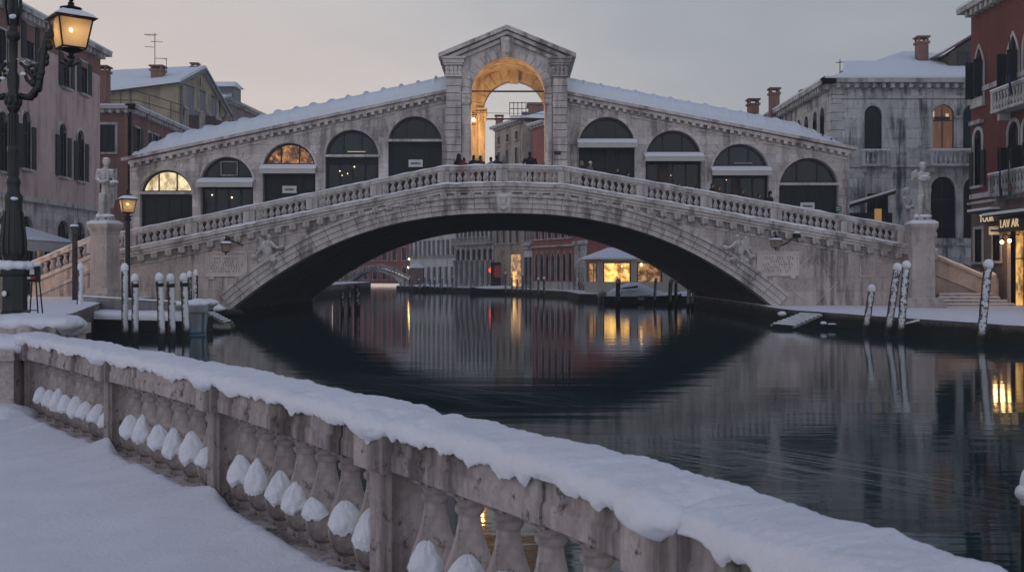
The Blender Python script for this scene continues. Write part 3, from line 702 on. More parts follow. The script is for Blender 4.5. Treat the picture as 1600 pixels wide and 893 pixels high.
def arcade(shops, eave, side):
    (x0, z0), (x1, z1) = eave
    holes = []
    for (c, ap, r, sl, kd, aw) in shops: holes.append(arch_hole(ax(c), r*SA, az(ap)))
    mb = MB(); mb.wall(FA, [(x0, ledge(x0)-.15)]+[(cx_, ledge(cx_)-.15) for c_ in shops for cx_ in ()]+[(x1, ledge(x1)-.15), (x1, z1), (x0, z0)], holes, .55); mb.build('arcade_wall', M['ashlar'], root=BR)
    mb = MB(); mb.wall(Fr((0, YA+.75, 0), (1, 0, 0), (0, -1, 0)), [(x0+.05, ledge(x0)-.2), (x1-.05, ledge(x1)-.2), (x1-.05, z1+.2), (x0+.05, z0+.2)], (), 6.4); mb.build('shop_row', M['ashlar'], root=BR)
    # sloping cornice with modillions
    co = MB(); co.beam([(x0-.35*(side < 0), z0-.0*1), (x1+.35*(side > 0), z1)], YA-.46, YA+.2, .13, .30)
    co.beam([(x0, z0), (x1, z1)], YA-.28, YA-.003, -.06, .127); co.beam([(x0, z0), (x1, z1)], YA-.07, YA-.003, -.42, -.33)
    n = int((x1-x0)/.44)
    for i in range(n):
        x = x0+(i+.5)*(x1-x0)/n; z = z0+(z1-z0)*(x-x0)/(x1-x0); co.box((x, YA-.17, z-.15), (.2, .32, .17))
    co.build('arcade_cornice', M['stone_plain'], root=BR)
    for (c, ap, r, sl, kd, aw) in shops:
        cx, rr, zs = ax(c), r*SA, az(sl); spz = az(ap)-rr
        vb = MB(); N = 15
        for ri, ro, pr, g_, cnt in ((.0, .16, .12, .0, 1), (.165, .50, .06, .005, N)):
            for k in range(cnt):
                ths = [PI*(k+(i/ (24 if cnt == 1 else 3)))/cnt for i in range((24 if cnt == 1 else 3)+1)]
                ths[0] += g_; ths[-1] -= g_
                pp = pr+random.uniform(-.012, .012)*(cnt > 1)
                vb.ring(FA, [(cx-(rr+ri)*math.cos(t), spz+(rr+ri)*math.sin(t)) for t in ths], [(cx-(rr+ro)*math.cos(t), spz+(rr+ro)*math.sin(t)) for t in ths], .003, pp)
        for sg in (-1, 1):
            zz = spz-.01; k = 0
            zf = ledge(cx+sg*rr)+.05
            while zz > zf+.3:
                h = random.uniform(.42, .52); wd = .46 if k % 2 else .40
                vb.fbox(FA, *sorted((cx+sg*(rr+.003), cx+sg*(rr+wd))), zz-h+.02, zz, .003, .06+random.uniform(0, .03)); zz -= h; k += 1
        vb.build('arch_surround', M['ashlar'], root=BR)
        # lunette
        pm_ = {'lit1': 'warm1', 'lit2': 'warm2', 'dark': 'glass', 'dark2': 'tealglass', 'dark3': 'glass'}[kd]
        op = [p for p in opening('arch', cx, spz-.02, 2*rr-.01, rr+.01, 22)]
        half = math.sqrt(max(.1, rr*rr-max(0, zs-spz)**2))
        a0 = math.asin(min(.9, max(0, (zs-spz)/rr)))
        lun = [(cx-rr*.995*math.cos(a0+(PI-2*a0)*i/20), spz+rr*.995*math.sin(a0+(PI-2*a0)*i/20)) for i in range(21)]
        lw = MB(); lw.ring(FA, [(cx+(u-cx)*.93, spz+(v-spz)*.93) for u, v in lun], lun, -.36, -.26)
        lw.fbox(FA, cx-half+.02, cx+half-.02, zs-.02, zs+.07, -.36, -.25)
        for q in (-.33, .33): lw.fbox(FA, cx+q*rr*1.05-.035, cx+q*rr*1.05+.035, zs+.07, spz+rr*.90, -.355, -.27)
        lw_o = lw.build('lunette_window', M['frame'], root=BR)
        pn = MB(); pn.poly(FA, lun, -.37, .03); pn.build('pane', M[pm_], parent=lw_o, root=BR)
        if c in (355,): 
            q = MB(); a, b, c2, d2 = cx-.45, cx+.55, zs+.12, zs+.95; q.ring(FA, [(a+.05, c2+.05), (a+.05, d2-.05), (b-.05, d2-.05), (b-.05, c2+.05)], [(a, c2), (a, d2), (b, d2), (b, c2)], -.25, -.22, closed=True); q.build('frame', M['istrian_w'], parent=lw_o, root=BR)
        if kd == 'dark2':
            q = MB(); q.fbox(FA, cx-.3, cx+.75, zs+.16, zs+.2, -.25, -.23); q.build('frame', M['letter'] if c == 550 else M['istrian_w'], parent=lw_o, root=BR)
        # shop front
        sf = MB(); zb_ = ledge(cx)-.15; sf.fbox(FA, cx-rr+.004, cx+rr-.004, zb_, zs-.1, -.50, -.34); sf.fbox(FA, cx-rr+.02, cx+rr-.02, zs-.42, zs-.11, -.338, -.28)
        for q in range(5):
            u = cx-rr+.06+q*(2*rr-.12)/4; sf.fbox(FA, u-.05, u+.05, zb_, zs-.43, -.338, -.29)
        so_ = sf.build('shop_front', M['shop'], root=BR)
        if kd == 'dark2' or c in (355, 1052):
            gl = MB(); gl.fbox(FA, cx-rr+.16, cx-.05, zb_+.4, zs-.6, -.335, -.325); gl.fbox(FA, cx+.05, cx+rr-.16, zb_+.4, zs-.6, -.335, -.325); gl.build('pane', M['glass'], parent=so_, root=BR)
            for (du, dv, rb) in {355: ((-.95, -1.0, .06), (.2, -1.15, .075)), 550: ((-.75, -.95, .05), (-.3, -1.1, .045), (.1, -.7, .06), (-.62, -1.2, .04)), 1052: ((-.1, -1.35, .03),), 1156.5: ((-.75, -.8, .03),)}[c]:
                bb = MB(); bb.ell(FA.p(cx+du, zs+dv, -.26), rb*.6, 8, 6); bb.build('bulb', M['bulbs'], parent=so_, root=BR, smooth=True)
        if c in (1052, 1156.5):
            dr_ = MB(); e0, e1 = ((cx-.95, cx-.2) if c == 1052 else (cx-.45, cx+.1)); dr_.fbox(FA, e0, e1, zb_+.2, zs-.75, -.324, -.30); dr_.build('door', M['wood'], parent=so_, root=BR)
        if aw:
            q = MB(); h = .36
            q.hexa([FA.p(cx-rr-.1, zs-h-.05, .62), FA.p(cx+rr+.1, zs-h-.05, .62), FA.p(cx+rr+.1, zs-.1, .0), FA.p(cx-rr-.1, zs-.1, .0)], [FA.p(cx-rr-.1, zs-h+.03, .64), FA.p(cx+rr+.1, zs-h+.03, .64), FA.p(cx+rr+.1, zs-.02, .0), FA.p(cx-rr-.1, zs-.02, .0)])
            q.fbox(FA, cx-rr-.1, cx+rr+.1, zs-h-.25, zs-h-.052, .60, .63)
            q.build('awning', M['awning'], root=BR)
        else:
            q = MB(); q.fbox(FA, cx-rr-.06, cx+rr+.06, zs-.16, zs-.03, -.28, .16); q.build('lintel', M['stone_plain'], root=BR)
        if c in (452, 648.5, 1263.5):
            u = cx+{452: -.06, 648.5: .0, 1263.5: .0}[c]; v = {452: az(301), 648.5: az(260), 1263.5: az(327)}[c]
            q = MB(); q.fbox(FA, u-.40, u+.42, v, v+.42, -.285, -.255); sg_ = q.build('shop_sign', M['sign'], parent=so_, root=BR)
            q = MB(); rr2 = random.Random(int(c)); e = u-.26
            while e < u+.26: wl = rr2.uniform(.03, .06); q.fbox(FA, e, e+wl, v+.15, v+.15+rr2.uniform(.09, .13), -.254, -.25); e += wl+.016
            q.build('lettering', M['ink'], parent=so_, root=BR)
arcade(shopsL, EAVE_L, -1); arcade(shopsR, EAVE_R, 1)
def barrel_roof(eave, hip_left, hip_right, seam_amp):
    (x0, z0), (x1, z1) = eave; L = x1-x0; nx = int(L/.07); ny = 22; vs = []; fs = []; a = 3.9; c = YA-.42+a
    xa, xb = x0-(.35 if hip_left else 0), x1+(.35 if hip_right else 0)
    for i in range(nx+1):
        x = xa+(xb-xa)*i/nx; z = z0+(z1-z0)*(x-x0)/L+.30
        e = 1.0
        if hip_left: e = min(e, max(0.02, min(1, (x-xa)/2.3))**.55)
        if hip_right: e = min(e, max(0.02, min(1, (xb-x)/3.4))**.6)
        ph = ((x-x0)/1.04) % 1; seam = seam_amp*(math.exp(-(ph/.055)**2)+math.exp(-((1-ph)/.055)**2))
        sag = .03*math.sin(PI*ph)
        for k in range(ny+1):
            q = PI*k/ny; y = c-a*math.cos(q)*(1-.25*(1-e)); s_ = math.sin(q)
            h = (1.22*e)*s_**.85+.06*(k not in (0, ny))
            h += (seam+sag*.6)*min(1, s_*2)+noise.noise(Vector((x*.9, y*.9, 2)))*.05*min(1, s_*3)
            vs.append((x, y-(.05*(noise.noise(Vector((x*2.5, 0, 4)))) if k == 0 else 0), z+h-(.04 if k == 0 else 0)))
    for i in range(nx):
        for k in range(ny): fs.append((i*(ny+1)+k, i*(ny+1)+k+1, (i+1)*(ny+1)+k+1, (i+1)*(ny+1)+k))
    mb = MB(); mb.add(vs, fs); return mb.build('arcade_roof', M['snowbig'], root=BR, smooth=True)
barrel_roof(EAVE_L, True, False, .17); barrel_roof(EAVE_R, False, True, .11)
dk = MB(); rr_ = random.Random(3)
for eave, n in ((EAVE_L, 9), (EAVE_R, 14)):
    (x0, z0), (x1, z1) = eave
    for i in range(n):
        x = x0+(x1-x0)*rr_.uniform(.06, .97); dk.ell((x, YA+rr_.uniform(-.12, .05), z0+(z1-z0)*(x-x0)/(x1-x0)+.62+rr_.uniform(-.1, .1)), (.07, .09, .06), 7, 5)
dk.build('roof_clamp', M['lead'], root=BR)

# --- portico
YG = 58.5; gx = lambda px: (px-800)*YG/1600; gz = lambda py: EYE+(425-py)*YG/1600
FG = Fr((0, YG, 0), (1, 0, 0), (0, -1, 0))
gc, gr, gap = gx(793.5), 2.11, gz(90.5)
xl, xr = gx(697), gx(887); zt = gz(92); xm = (xl+xr)/2; zap = gz(48)
PO = MB(); PO.wall(FG, [(xl+.06, 6.4), (xr-.06, 6.4), (xr-.06, zt), (xm, zap-.15), (xl+.06, zt)], [opening('arch', gc, 6.5, 2*gr, gap-6.5, 26)], 1.0)
PO = PO.build('portico', M['stone_plain'], root=BR)
for a, b in ((697, 721), (863, 886.5)):
    mb = MB(); z = 6.4; k = 0
    while z < gz(122):
        h = min(.42, gz(121)-z); mb.fbox(FG, gx(a)+.02, gx(b)-.02, z, z+h-.035, .003, .24); z += h
    mb.build('pilaster', M['ashlar'], parent=PO, root=BR)
for a, b in ((721.5, 735.5), (851.5, 862.5)):
    mb = MB(); mb.fbox(FG, gx(a), gx(b), 6.4, gz(164), .003, .09); mb.build('pilaster', M['ashlar'], parent=PO, root=BR)
for a, b in ((694, 724), (860, 889)):
    mb = MB(); A, B = gx(a), gx(b); mb.fbox(FG, A+.08, B-.08, gz(121), gz(118.5), .003, .32)
    for r_ in range(2):
        for k in range(4): mb.ell(FG.p(A+.2+(B-A-.4)*k/3, gz(115.5-7*r_), .24), (.13, .12, .17), 8, 6)
    mb.fbox(FG, A+.1, B-.1, gz(119), gz(103.5), .003, .2); mb.fbox(FG, A, B, gz(103), gz(100.3), .003, .36)
    mb.fbox(FG, A-.06, B+.06, gz(100), gz(94), .003, .42); mb.fbox(FG, A-.14, B+.14, gz(93.8), gz(90.5), .003, .52); mb.build('capital', M['stone_plain'], parent=PO, root=BR)
for a, b in ((720, 737.5), (849.5, 864)):
    mb = MB(); A, B = gx(a), gx(b); mb.fbox(FG, A, B, gz(146.5), gz(144), .003, .2)
    for r_ in range(2):
        for k in range(2): mb.ell(FG.p(A+.16+(B-A-.32)*k, gz(159-7*r_), .12), (.14, .12, .17), 8, 6)
    mb.fbox(FG, A+.02, B-.02, gz(163.5), gz(146.6), .003, .13); mb.build('capital', M['stone_plain'], parent=PO, root=BR)
mb = MB()
for k in range(17):
    t0, t1 = PI*k/17+.006, PI*(k+1)/17-.006; ths = [t0+(t1-t0)*i/3 for i in range(4)]
    mb.ring(FG, [(gc-(gr+.003)*math.cos(t), gap-gr+(gr+.003)*math.sin(t)) for t in ths], [(gc-(gr+.5)*math.cos(t), gap-gr+(gr+.5)*math.sin(t)) for t in ths], .003, .085+random.uniform(-.01, .02))
mb.build('arch_surround', M['stone_plain'], parent=PO, root=BR)
keystone(FG, gx(792.5), gz(91), gz(59), .58, .78, .34, PO, BR)
mb = MB(); el, er = gx(686), gx(899)
mb.beam([(el, gz(89)), (xm, gz(45.5)), (er, gz(89))], YG-.62, YG+6.0, -.14, .10); mb.beam([(el+.25, gz(89)), (xm, gz(46.5)), (er-.25, gz(89))], YG-.45, YG+5.9, -.34, -.143); mb.beam([(el+.5, gz(88)), (xm, gz(48)), (er-.5, gz(88))], YG-.2, YG-.003, -.55, -.343)
pd_ = mb.build('pediment', M['stone_plain'], parent=PO, root=BR)
mb = MB(); mb.beam([(xm-.9, gz(45.5)-.33), (xm, gz(45.5)+.03), (xm+.9, gz(45.5)-.33)], YG+.2, YG+5.6, .103, .28); mb.build('snow_cap', M['snow'], parent=PO, root=BR)
mb = MB(); mb.beam([(el+.1, gz(89)-.02), (xm, gz(45.5)-.02), (er-.1, gz(89)-.02)], YG-.1, YG+6.0, .105, .17); mb.build('snow_cap', M['snowbig'], parent=PO, root=BR)
# hall behind: side walls, barrel ceiling, rear arch
YR = 64.0; zc_ = 15.1; hr_ = 2.75; hcx = gx(793.5)
mb = MB(); prof = [(hcx-hr_, 6.4)]+[(hcx-hr_*math.cos(PI*i/24), zc_-1.9+1.9*math.sin(PI*i/24)) for i in range(25)]+[(hcx+hr_, 6.4)]
vs = []; fs = []
for u, v in prof: vs += [(u, YG+.998, v), (u, YR+.002, v)]
fs = [(2*i, 2*i+1, 2*i+3, 2*i+2) for i in range(len(prof)-1)]; mb.add(vs, fs); mb.build('hall_vault', M['stone_plain'], parent=PO, root=BR)
FR = Fr((0, YR, 0), (1, 0, 0), (0, -1, 0)); rc, rrr, rap = .12, 1.92, EYE+(425-126)*YR/1600
mb = MB(); mb.wall(FR, [(xl+.1, 6.4), (xr-.1, 6.4), (xr-.1, zt-.1), (xm, zap-.3), (xl+.1, zt-.1)], [opening('arch', rc, 6.5, 2*rrr, rap-6.5, 24)], .8)
for k in range(13):
    t0, t1 = PI*k/13+.008, PI*(k+1)/13-.008; ths = [t0+(t1-t0)*i/3 for i in range(4)]
    mb.ring(FR, [(rc-(rrr+.003)*math.cos(t), rap-rrr+(rrr+.003)*math.sin(t)) for t in ths], [(rc-(rrr+.75)*math.cos(t), rap-rrr+(rrr+.75)*math.sin(t)) for t in ths], .003, .08)
mb.hexa([FR.p(rc-.26, rap-.22, 0), FR.p(rc+.26, rap-.22, 0), FR.p(rc+.26, rap-.22, .34), FR.p(rc-.26, rap-.22, .34)], [FR.p(rc-.32, rap+.95, 0), FR.p(rc+.32, rap+.95, 0), FR.p(rc+.32, rap+.95, .34), FR.p(rc-.32, rap+.95, .34)])
mb.fbox(FR, rc-rrr-.42, rc-rrr+.12, rap-rrr-.55, rap-rrr-.02, .003, .3)
for k in range(3): mb.ell(FR.p(rc-rrr-.3+.17*k, rap-rrr-.3, .3), (.12, .12, .18), 8, 6)
mb.build('rear_arch', M['stone_plain'], parent=PO, root=BR)
for sx in (-1, 1):
    mb = MB(); x_ = xl+.1 if sx < 0 else xr-.1; mb.box((x_, (YG+YR)/2+.6, (6.4+zt)/2), (.12, YR-YG+.9, zt-6.5)); mb.build('side_wall', M['ashlar'], parent=PO, root=BR)
mb = MB(); xi_ = rc-rrr-.02; mb.box((xi_-.06, YR-.25, 9.3), (.42, .40, 5.6)); mb.box((xi_-.06, YR-.25, 12.62), (.66, .6, .12))
for k in range(3): mb.ell((xi_-.24+.2*k, YR-.46, 12.3), (.13, .12, .22), 8, 6); mb.ell((xi_-.24+.2*k, YR-.44, 12.0), (.1, .1, .16), 8, 6)
mb.build('inner_pier', M['stone_plain'], parent=PO, root=BR)
for y_, z_ in ((YG+.6, gz(140)), (YR-.3, EYE+(425-186)*(YR-.3)/1600)):
    mb = MB(); mb.tube([(hcx-2.6, y_, z_), (hcx+2.6, y_, z_)], .05, 8); mb.build('tie_rod', M['ironplain'], parent=PO, root=BR)
mb = MB(); mb.tube([(hcx-2.6, YR-1.2, EYE+(425-176)*(YR-1.2)/1600), (hcx+2.5, YR-1.2, EYE+(425-178)*(YR-1.2)/1600)], .015, 6); mb.build('cable', M['ironplain'], parent=PO, root=BR)
mb = MB(); mb.fbox(FG, gx(866), gx(876), gz(242.5), gz(237), .243, .27); mb.build('name_plate', M['navy'], parent=PO, root=BR)
GL = thing('wall_lantern', 'small dark lantern lit inside the left wall of the portico', 'lantern', (hcx-2.05, 61.2, 11.6))
mb = MB(); c = Vector(GL.location); mb.box(c+Vector((0, 0, .28)), (.34, .34, .06)); mb.box(c+Vector((0, 0, -.28)), (.24, .24, .06)); mb.tube([c+Vector((-.6, 0, .35)), c+Vector((0, 0, .45)), c+Vector((0, 0, .3))], .03)
for sx in (-1, 1):
    for sy in (-1, 1): mb.tube([c+Vector((sx*.13, sy*.13, -.26)), c+Vector((sx*.15, sy*.15, .26))], .018, 5)
mb.build('frame', M['ironplain'], root=GL); mb = MB(); mb.ell(c, .09, 10, 8); mb.build('bulb', M['bulb'], root=GL, smooth=True)
lamp('hall_lamp_light', (hcx-1.7, 61.0, 11.5), 400, (1, .50, .13), .25, GL)
GS = thing('hanging_sign', 'small dark sign on a bracket low inside the portico on the left', 'sign', (hcx-1.95, 63.0, 9.2))
mb = MB(); c = Vector(GS.location); mb.box(c, (.75, .08, .34)); mb.tube([c+Vector((-.5, 0, .25)), c+Vector((.4, 0, .25))], .025); mb.build('panel', M['ironplain'], root=GS)

mb = MB(); mb.fbox(FA, ax(1305), ax(1314), az(330), az(322), .09, .12); gs_ = mb.build('green_sign', M['signgreen']); tag(gs_, 'small green sign on the pier at the right end of the arcade', 'sign')
for r_ in range(2):
    q = MB(); q.fbox(FA, ax(1306), ax(1312.5), az(325+3.2*r_), az(324+3.2*r_), .121, .125); q.build('lettering', M['sign'], parent=gs_)

# ------------------------------------------------------------------ statues and pedestals
def pedestal(px0, px1, pytop, pybase, d, label, z0, turn=-18, bs=1.2):
    x = ((px0+px1)/2-800)*d/1600; wd = (px1-px0)*d/1600; zt = EYE+(425-pytop)*d/1600
    t = thing('stone_pedestal', label, 'pedestal', (x, d, z0)); c = Vector((x, d, 0))
    mb = MB(); mb.box((x, d, z0+.1), (wd*bs, wd*bs, .30), R(turn)); mb.box((x, d, z0+.37), (wd*(bs-.18), wd*(bs-.18), .24), R(turn)); mb.build('base', M['pedestal'], root=t)
    mb = MB(); w2 = wd*.80; cut = wd*.03
    ring = [(-w2/2+cut, -w2/2), (w2/2-cut, -w2/2), (w2/2, -w2/2+cut), (w2/2, w2/2-cut), (w2/2-cut, w2/2), (-w2/2+cut, w2/2), (-w2/2, w2/2-cut), (-w2/2, -w2/2+cut)]
    ct, st = math.cos(R(turn)), math.sin(R(turn))
    def oct_(sc, z): return [(x+(a*ct-b*st)*sc, d+(a*st+b*ct)*sc, z) for a, b in ring]
    def slab(s0, za, s1, zb):
        A, B = oct_(s0, za), oct_(s1, zb); mb.add(A+B, [tuple(range(7, -1, -1)), tuple(range(8, 16))]+[(i, (i+1) % 8, 8+(i+1) % 8, 8+i) for i in range(8)])
    slab(1.0, z0+.482, .97, zt-.62); mb.build('shaft', M['pedestal'], root=t)
    mb = MB(); slab(1.03, zt-.618, 1.03, zt-.5); slab(1.05, zt-.498, 1.22, zt-.3); slab(1.24, zt-.298, 1.24, zt-.14); mb.build('cap', M['pedestal'], root=t)
    mb = MB(); slab(1.22, zt-.138, 1.24, zt-.06); slab(1.23, zt-.062, .95, zt+.05); mb.build('snow_cap', M['snow'], root=t, smooth=True)
    return x, d, zt
def statue(label, x, y, z, H, mir=1, pose=0, rz=0.0):
    """draped standing figure, weight on one leg"""
    t = thing('statue', label, 'statue', (x, y, z), rz=rz)
    k = H/1.0; V = lambda a, b, c: Vector((mir*a*k*.86, b*k*.9, c*k)); mb = MB()
    rows = [(.035, -.02, .118, .10), (.10, -.012, .112, .098), (.2, .008, .098, .09), (.3, .030, .092, .088), (.38, .045, .098, .092), (.46, .050, .108, .094), (.53, .042, .100, .086), (.60, .024, .080, .070), (.66, .006, .082, .072), (.72, -.004, .098, .076), (.77, -.006, .104, .068), (.80, -.004, .085, .054), (.825, .0, .045, .042)]
    vs = []; fs = []; n = 40
    for zz, cx, rx, ry in rows:
        f = max(0, min(1, (.62-zz)/.15))
        for i in range(n):
            a = 2*PI*i/n; fold = 1+f*(.11*math.sin(8*a+zz*11)+.06*math.sin(13*a-zz*16+1))+(1-f)*.02*math.sin(7*a+zz*40)
            vs.append(V(cx+rx*fold*math.cos(a), ry*fold*math.sin(a), zz))
    for r in range(len(rows)-1):
        for i in range(n): j = (i+1) % n; fs.append((r*n+i, r*n+j, (r+1)*n+j, (r+1)*n+i))
    fs += [tuple(reversed(range(n))), tuple((len(rows)-1)*n+i for i in range(n))]; mb.add(vs, fs)
    mb.tube([V(.008, 0, .80), V(.014, -.008, .88)], [.036*k, .032*k], 12)
    hc = V(.024, -.016, .922); mb.ell(hc, (.052*k, .060*k, .070*k), 16, 12); mb.ell(hc+V(0, .010, .022), (.062*k, .066*k, .056*k), 16, 10); mb.ell(hc+V(0, .05, .0), (.03*k, .03*k, .03*k))
    mb.ell(hc+V(.0, -.055, -.006), (.011*k, .016*k, .018*k)); mb.ell(hc+V(0, -.045, -.042), (.022*k, .018*k, .014*k))
    if pose == 0:   # one arm across the waist carrying a bowl, drapery over it
        mb.tube([V(-.115, 0, .775), V(-.135, -.02, .66), V(-.075, -.10, .60), V(.03, -.135, .615)], [.036*k, .032*k, .028*k, .022*k], 10)
        mb.tube([V(.12, 0, .775), V(.15, -.03, .67), V(.15, -.10, .585)], [.036*k, .03*k, .024*k], 10)
        mb.ell(V(.165, -.13, .585), (.075*k, .06*k, .032*k)); mb.ell(V(.04, -.14, .62), (.03*k, .026*k, .022*k))
        for q in range(4): mb.tube([V(.13+.012*q, -.06, .57), V(.115+.014*q, -.06, .36-.03*q), V(.10+.012*q, -.055, .18)], [.024*k, .022*k, .012*k], 8)
    else:           # arm raised to the shoulder, cloak falling from the other
        mb.tube([V(-.115, 0, .775), V(-.18, -.03, .72), V(-.165, -.06, .80), V(-.10, -.07, .845)], [.04*k, .038*k, .034*k, .026*k], 10)
        mb.tube([V(.12, 0, .775), V(.14, -.06, .69), V(.05, -.125, .665)], [.038*k, .032*k, .024*k], 10)
        mb.ell(V(.03, -.12, .70), (.11*k, .05*k, .05*k)); mb.ell(V(-.15, -.05, .78), (.05*k, .045*k, .06*k))
        for q in range(5): mb.tube([V(.03+.022*q, -.09, .68), V(.05+.02*q, -.105, .45), V(.06+.018*q, -.10, .2-.02*q)], [.028*k, .024*k, .014*k], 8)
    for fx_ in (-.05, .06): mb.ell(V(fx_, -.09, .05), (.035*k, .07*k, .028*k))
    mb.tube([V(-.03, -.07, .42), V(-.055, -.10, .26), V(-.05, -.085, .06)], [.06*k, .048*k, .035*k], 10)
    o = mb.build('figure', M['marble'], parent=t, remesh=.0105*k, smit=1); o.location = (0, 0, 0)
    mb = MB(); mb.lathe([(.17*k, -.02*k), (.165*k, .045*k)], n=10); q = mb.build('plinth', M['marble'], parent=t)
    mb = MB(); mb.ell(hc+V(0, 0, .058), (.05*k, .054*k, .022*k)); mb.ell(V(-.10, -.01, .80), (.045*k, .04*k, .018*k)); mb.ell(V(.105, -.01, .80), (.045*k, .04*k, .018*k))
    mb.ell(V(.165, -.13, .612) if pose == 0 else V(.03, -.13, .745), (.07*k, .055*k, .022*k)); mb.ell(V(.05, -.12, .07), (.11*k, .05*k, .03*k)); mb.ell(V(-.10, -.05, .07), (.05*k, .07*k, .04*k))
    q = mb.build('snow', M['snow'], parent=t, smooth=True)
    return t
x, y, z = pedestal(144, 184, 346, 465, 52.0, 'tall stone pedestal at the left foot of the bridge carrying a draped statue', 1.2)
mb = MB()
statue('marble statue of a draped figure holding a bowl, on the left pedestal', x, y, z+.06, (352-254)*52/1600, 1, 0, R(18))
x, y, z = pedestal(1418, 1461, 346, 481, 52.0, 'tall stone pedestal with stepped base on the snowy right quay', .7, -9, 1.45)
statue('snow dusted statue with raised arm and falling cloak, on the right pedestal', x, y, z+.06, (343-252)*52/1600, 1, 1, R(-8))
statue('smaller statue seen behind the right end of the balustrade', *P(1417, 372, 66), (372-293)*66/1600, -1, 0, R(35))
x_, y_, z_ = P(1417, 372, 66); mb = MB(); mb.box((x_, y_, (z_+.7)/2), (1.3, 1.3, z_-.7)); mb.box((x_, y_, z_-.1), (1.5, 1.5, .2)); tag(mb.build('stone_pedestal', M['pedestal'], loc=(x_, y_, .7)), 'square pedestal half hidden behind the right balustrade', 'pedestal')

# ------------------------------------------------------------------ buildings, left bank
def flat_roof_hip(root, x0, x1, y0, y1, z, h, over=.5, mat='snowbig', par=None, ridge='x', inset=None):
    mb = MB(); a, b, c, d = x0-over, x1+over, y0-over, y1+over
    if ridge == 'x': i = inset or (d-c)/2; r = [(a+i, (c+d)/2, z+h), (b-i, (c+d)/2, z+h)]
    else: i = inset or (b-a)/2; r = [((a+b)/2, c+i, z+h), ((a+b)/2, d-i, z+h)]
    vs = [(a, c, z), (b, c, z), (b, d, z), (a, d, z)]+r
    fs = [(0, 1, 5, 4), (2, 3, 4, 5), (1, 2, 5), (3, 0, 4), (3, 2, 1, 0)] if ridge == 'x' else [(0, 1, 4), (1, 2, 5, 4), (2, 3, 5), (3, 0, 4, 5), (3, 2, 1, 0)]
    mb.add(vs, fs); return mb.build('roof', M[mat], parent=par, root=root)
# pink palace, facade along X = -30.3 facing the canal
XP = -30.3; PK = thing('pink_palace', 'tall pink plastered palace with dark shutters behind the big lamp post on the left', 'building', (XP, 62, 1.2))
F = Fr((XP, 46, 1.2), (0, 1, 0), (1, 0, 0)); HPk = 17.0; L = 29.3
def yof(px): return XP*1600/(px-800)   # depth at which the facade crosses a picture column
def vof(px, py): return EYE+(425-py)*yof(px)/1600-1.2
wins = []
for px, yb, yt in ((-35, 110, 18), (2, 105, 25), (46, 95, 38), (103, 137, 84), (131, 147, 87)):
    u = yof(px)-46; v = vof(px, yb); wins.append(dict(kind='rect', u=u, v=v, w=1.15, h=2.25, shut='open', t=.12))
for px, yb, yt in ((-35, 275, 0), (4, 270, 0), (41, 266, 170), (98, 278, 190), (126, 285, 200)):
    u = yof(px)-46; v = vof(px, yb)+.1; wins.append(dict(kind='arch', u=u, v=v, w=1.15, h=3.55, shut='open', t=.15, sh_h=2.7))
facade(PK, F, L, HPk, wins, 'pink', v0=5.85)
win2 = []
for px in (-30, 8, 41, 98, 124): win2.append(dict(kind='arch', u=yof(px)-46, v=.9, w=1.7, h=3.9, shut=None, t=.28, sill=False, pane='glass'))
win2.append(dict(kind='rect', u=yof(72)-46, v=.9, w=1.2, h=1.9, shut=None, sill=True))
win2.append(dict(kind='rect', u=yof(62)-46, v=.9, w=.9, h=1.9, shut=None, sill=True, pane='warm5'))
facade(PK, F, L, 5.85, win2, 'ashlar', v0=-.2, name='stone_base')
mb = MB(); mb.fbox(F, -.1, L+.12, 5.7, 6.0, .003, .28); mb.build('string_course', M['istrian_w'], root=PK)
mb = MB(); mb.fbox(F, 0, L, HPk-1.25, HPk-.01, .003, .04); mb.build('frieze', M['brick'], root=PK)
cornice(PK, F, 0, L, HPk, .65, .5, .6)
mb = MB(); mb.fbox(F, -.0, L, -.2, HPk, -14, -.302); mb.build('core', M['pink'], root=PK)
mb = MB(); mb.add([F.p(-.6, HPk+.55, .6), F.p(L+.6, HPk+.55, .6), F.p(L+.6, HPk+2.6, -7), F.p(-.6, HPk+2.6, -7)], [(0, 1, 2, 3)]); mb.build('roof', M['snowbig'], root=PK)
FE = Fr((XP-14, 46+L, 1.2), (1, 0, 0), (0, 1, 0))
# market awning in front of the pink palace
AW = thing('cafe_awning', 'wide pale awning covered in snow below the pink palace', 'awning', (-26.3, 54.5, 1.2))
mb = MB(); mb.hexa([(-29.9, 46.5, 5.0), (-29.9, 63.3, 5.0), (-27.3, 63.3, 4.25), (-27.3, 46.5, 4.25)], [(-29.9, 46.5, 5.1), (-29.9, 63.3, 5.1), (-27.2, 63.4, 4.33), (-27.2, 46.5, 4.33)]); mb.box((-27.25, 54.95, 3.98), (.05, 16.8, .55)); mb.build('cloth', M['awning'], root=AW)
mb = MB(); mb.hexa([(-29.9, 46.5, 5.105), (-29.9, 63.3, 5.105), (-27.2, 63.35, 4.335), (-27.2, 46.5, 4.335)], [(-29.9, 46.6, 5.3), (-29.9, 63.2, 5.3), (-27.3, 63.25, 4.5), (-27.3, 46.6, 4.5)]); mb.build('snow_cap', M['snowbig'], root=AW)
mb = MB()
for y_ in (47, 52.5, 58, 63.1): mb.tube([(-27.35, y_, 1.2), (-27.35, y_, 4.25)], .05)
mb.build('support', M['ironplain'], root=AW)
lamp('awning_lamp', (-27.0, 51.0, 3.7), 230, (1, .55, .22), .15, AW)
mb = MB()
for y_ in (49.2, 51.5, 58.5): mb.ell((-28.4, y_, 3.9), .09, 8, 6)
mb.build('bulb', M['bulbs'], root=AW, smooth=True)
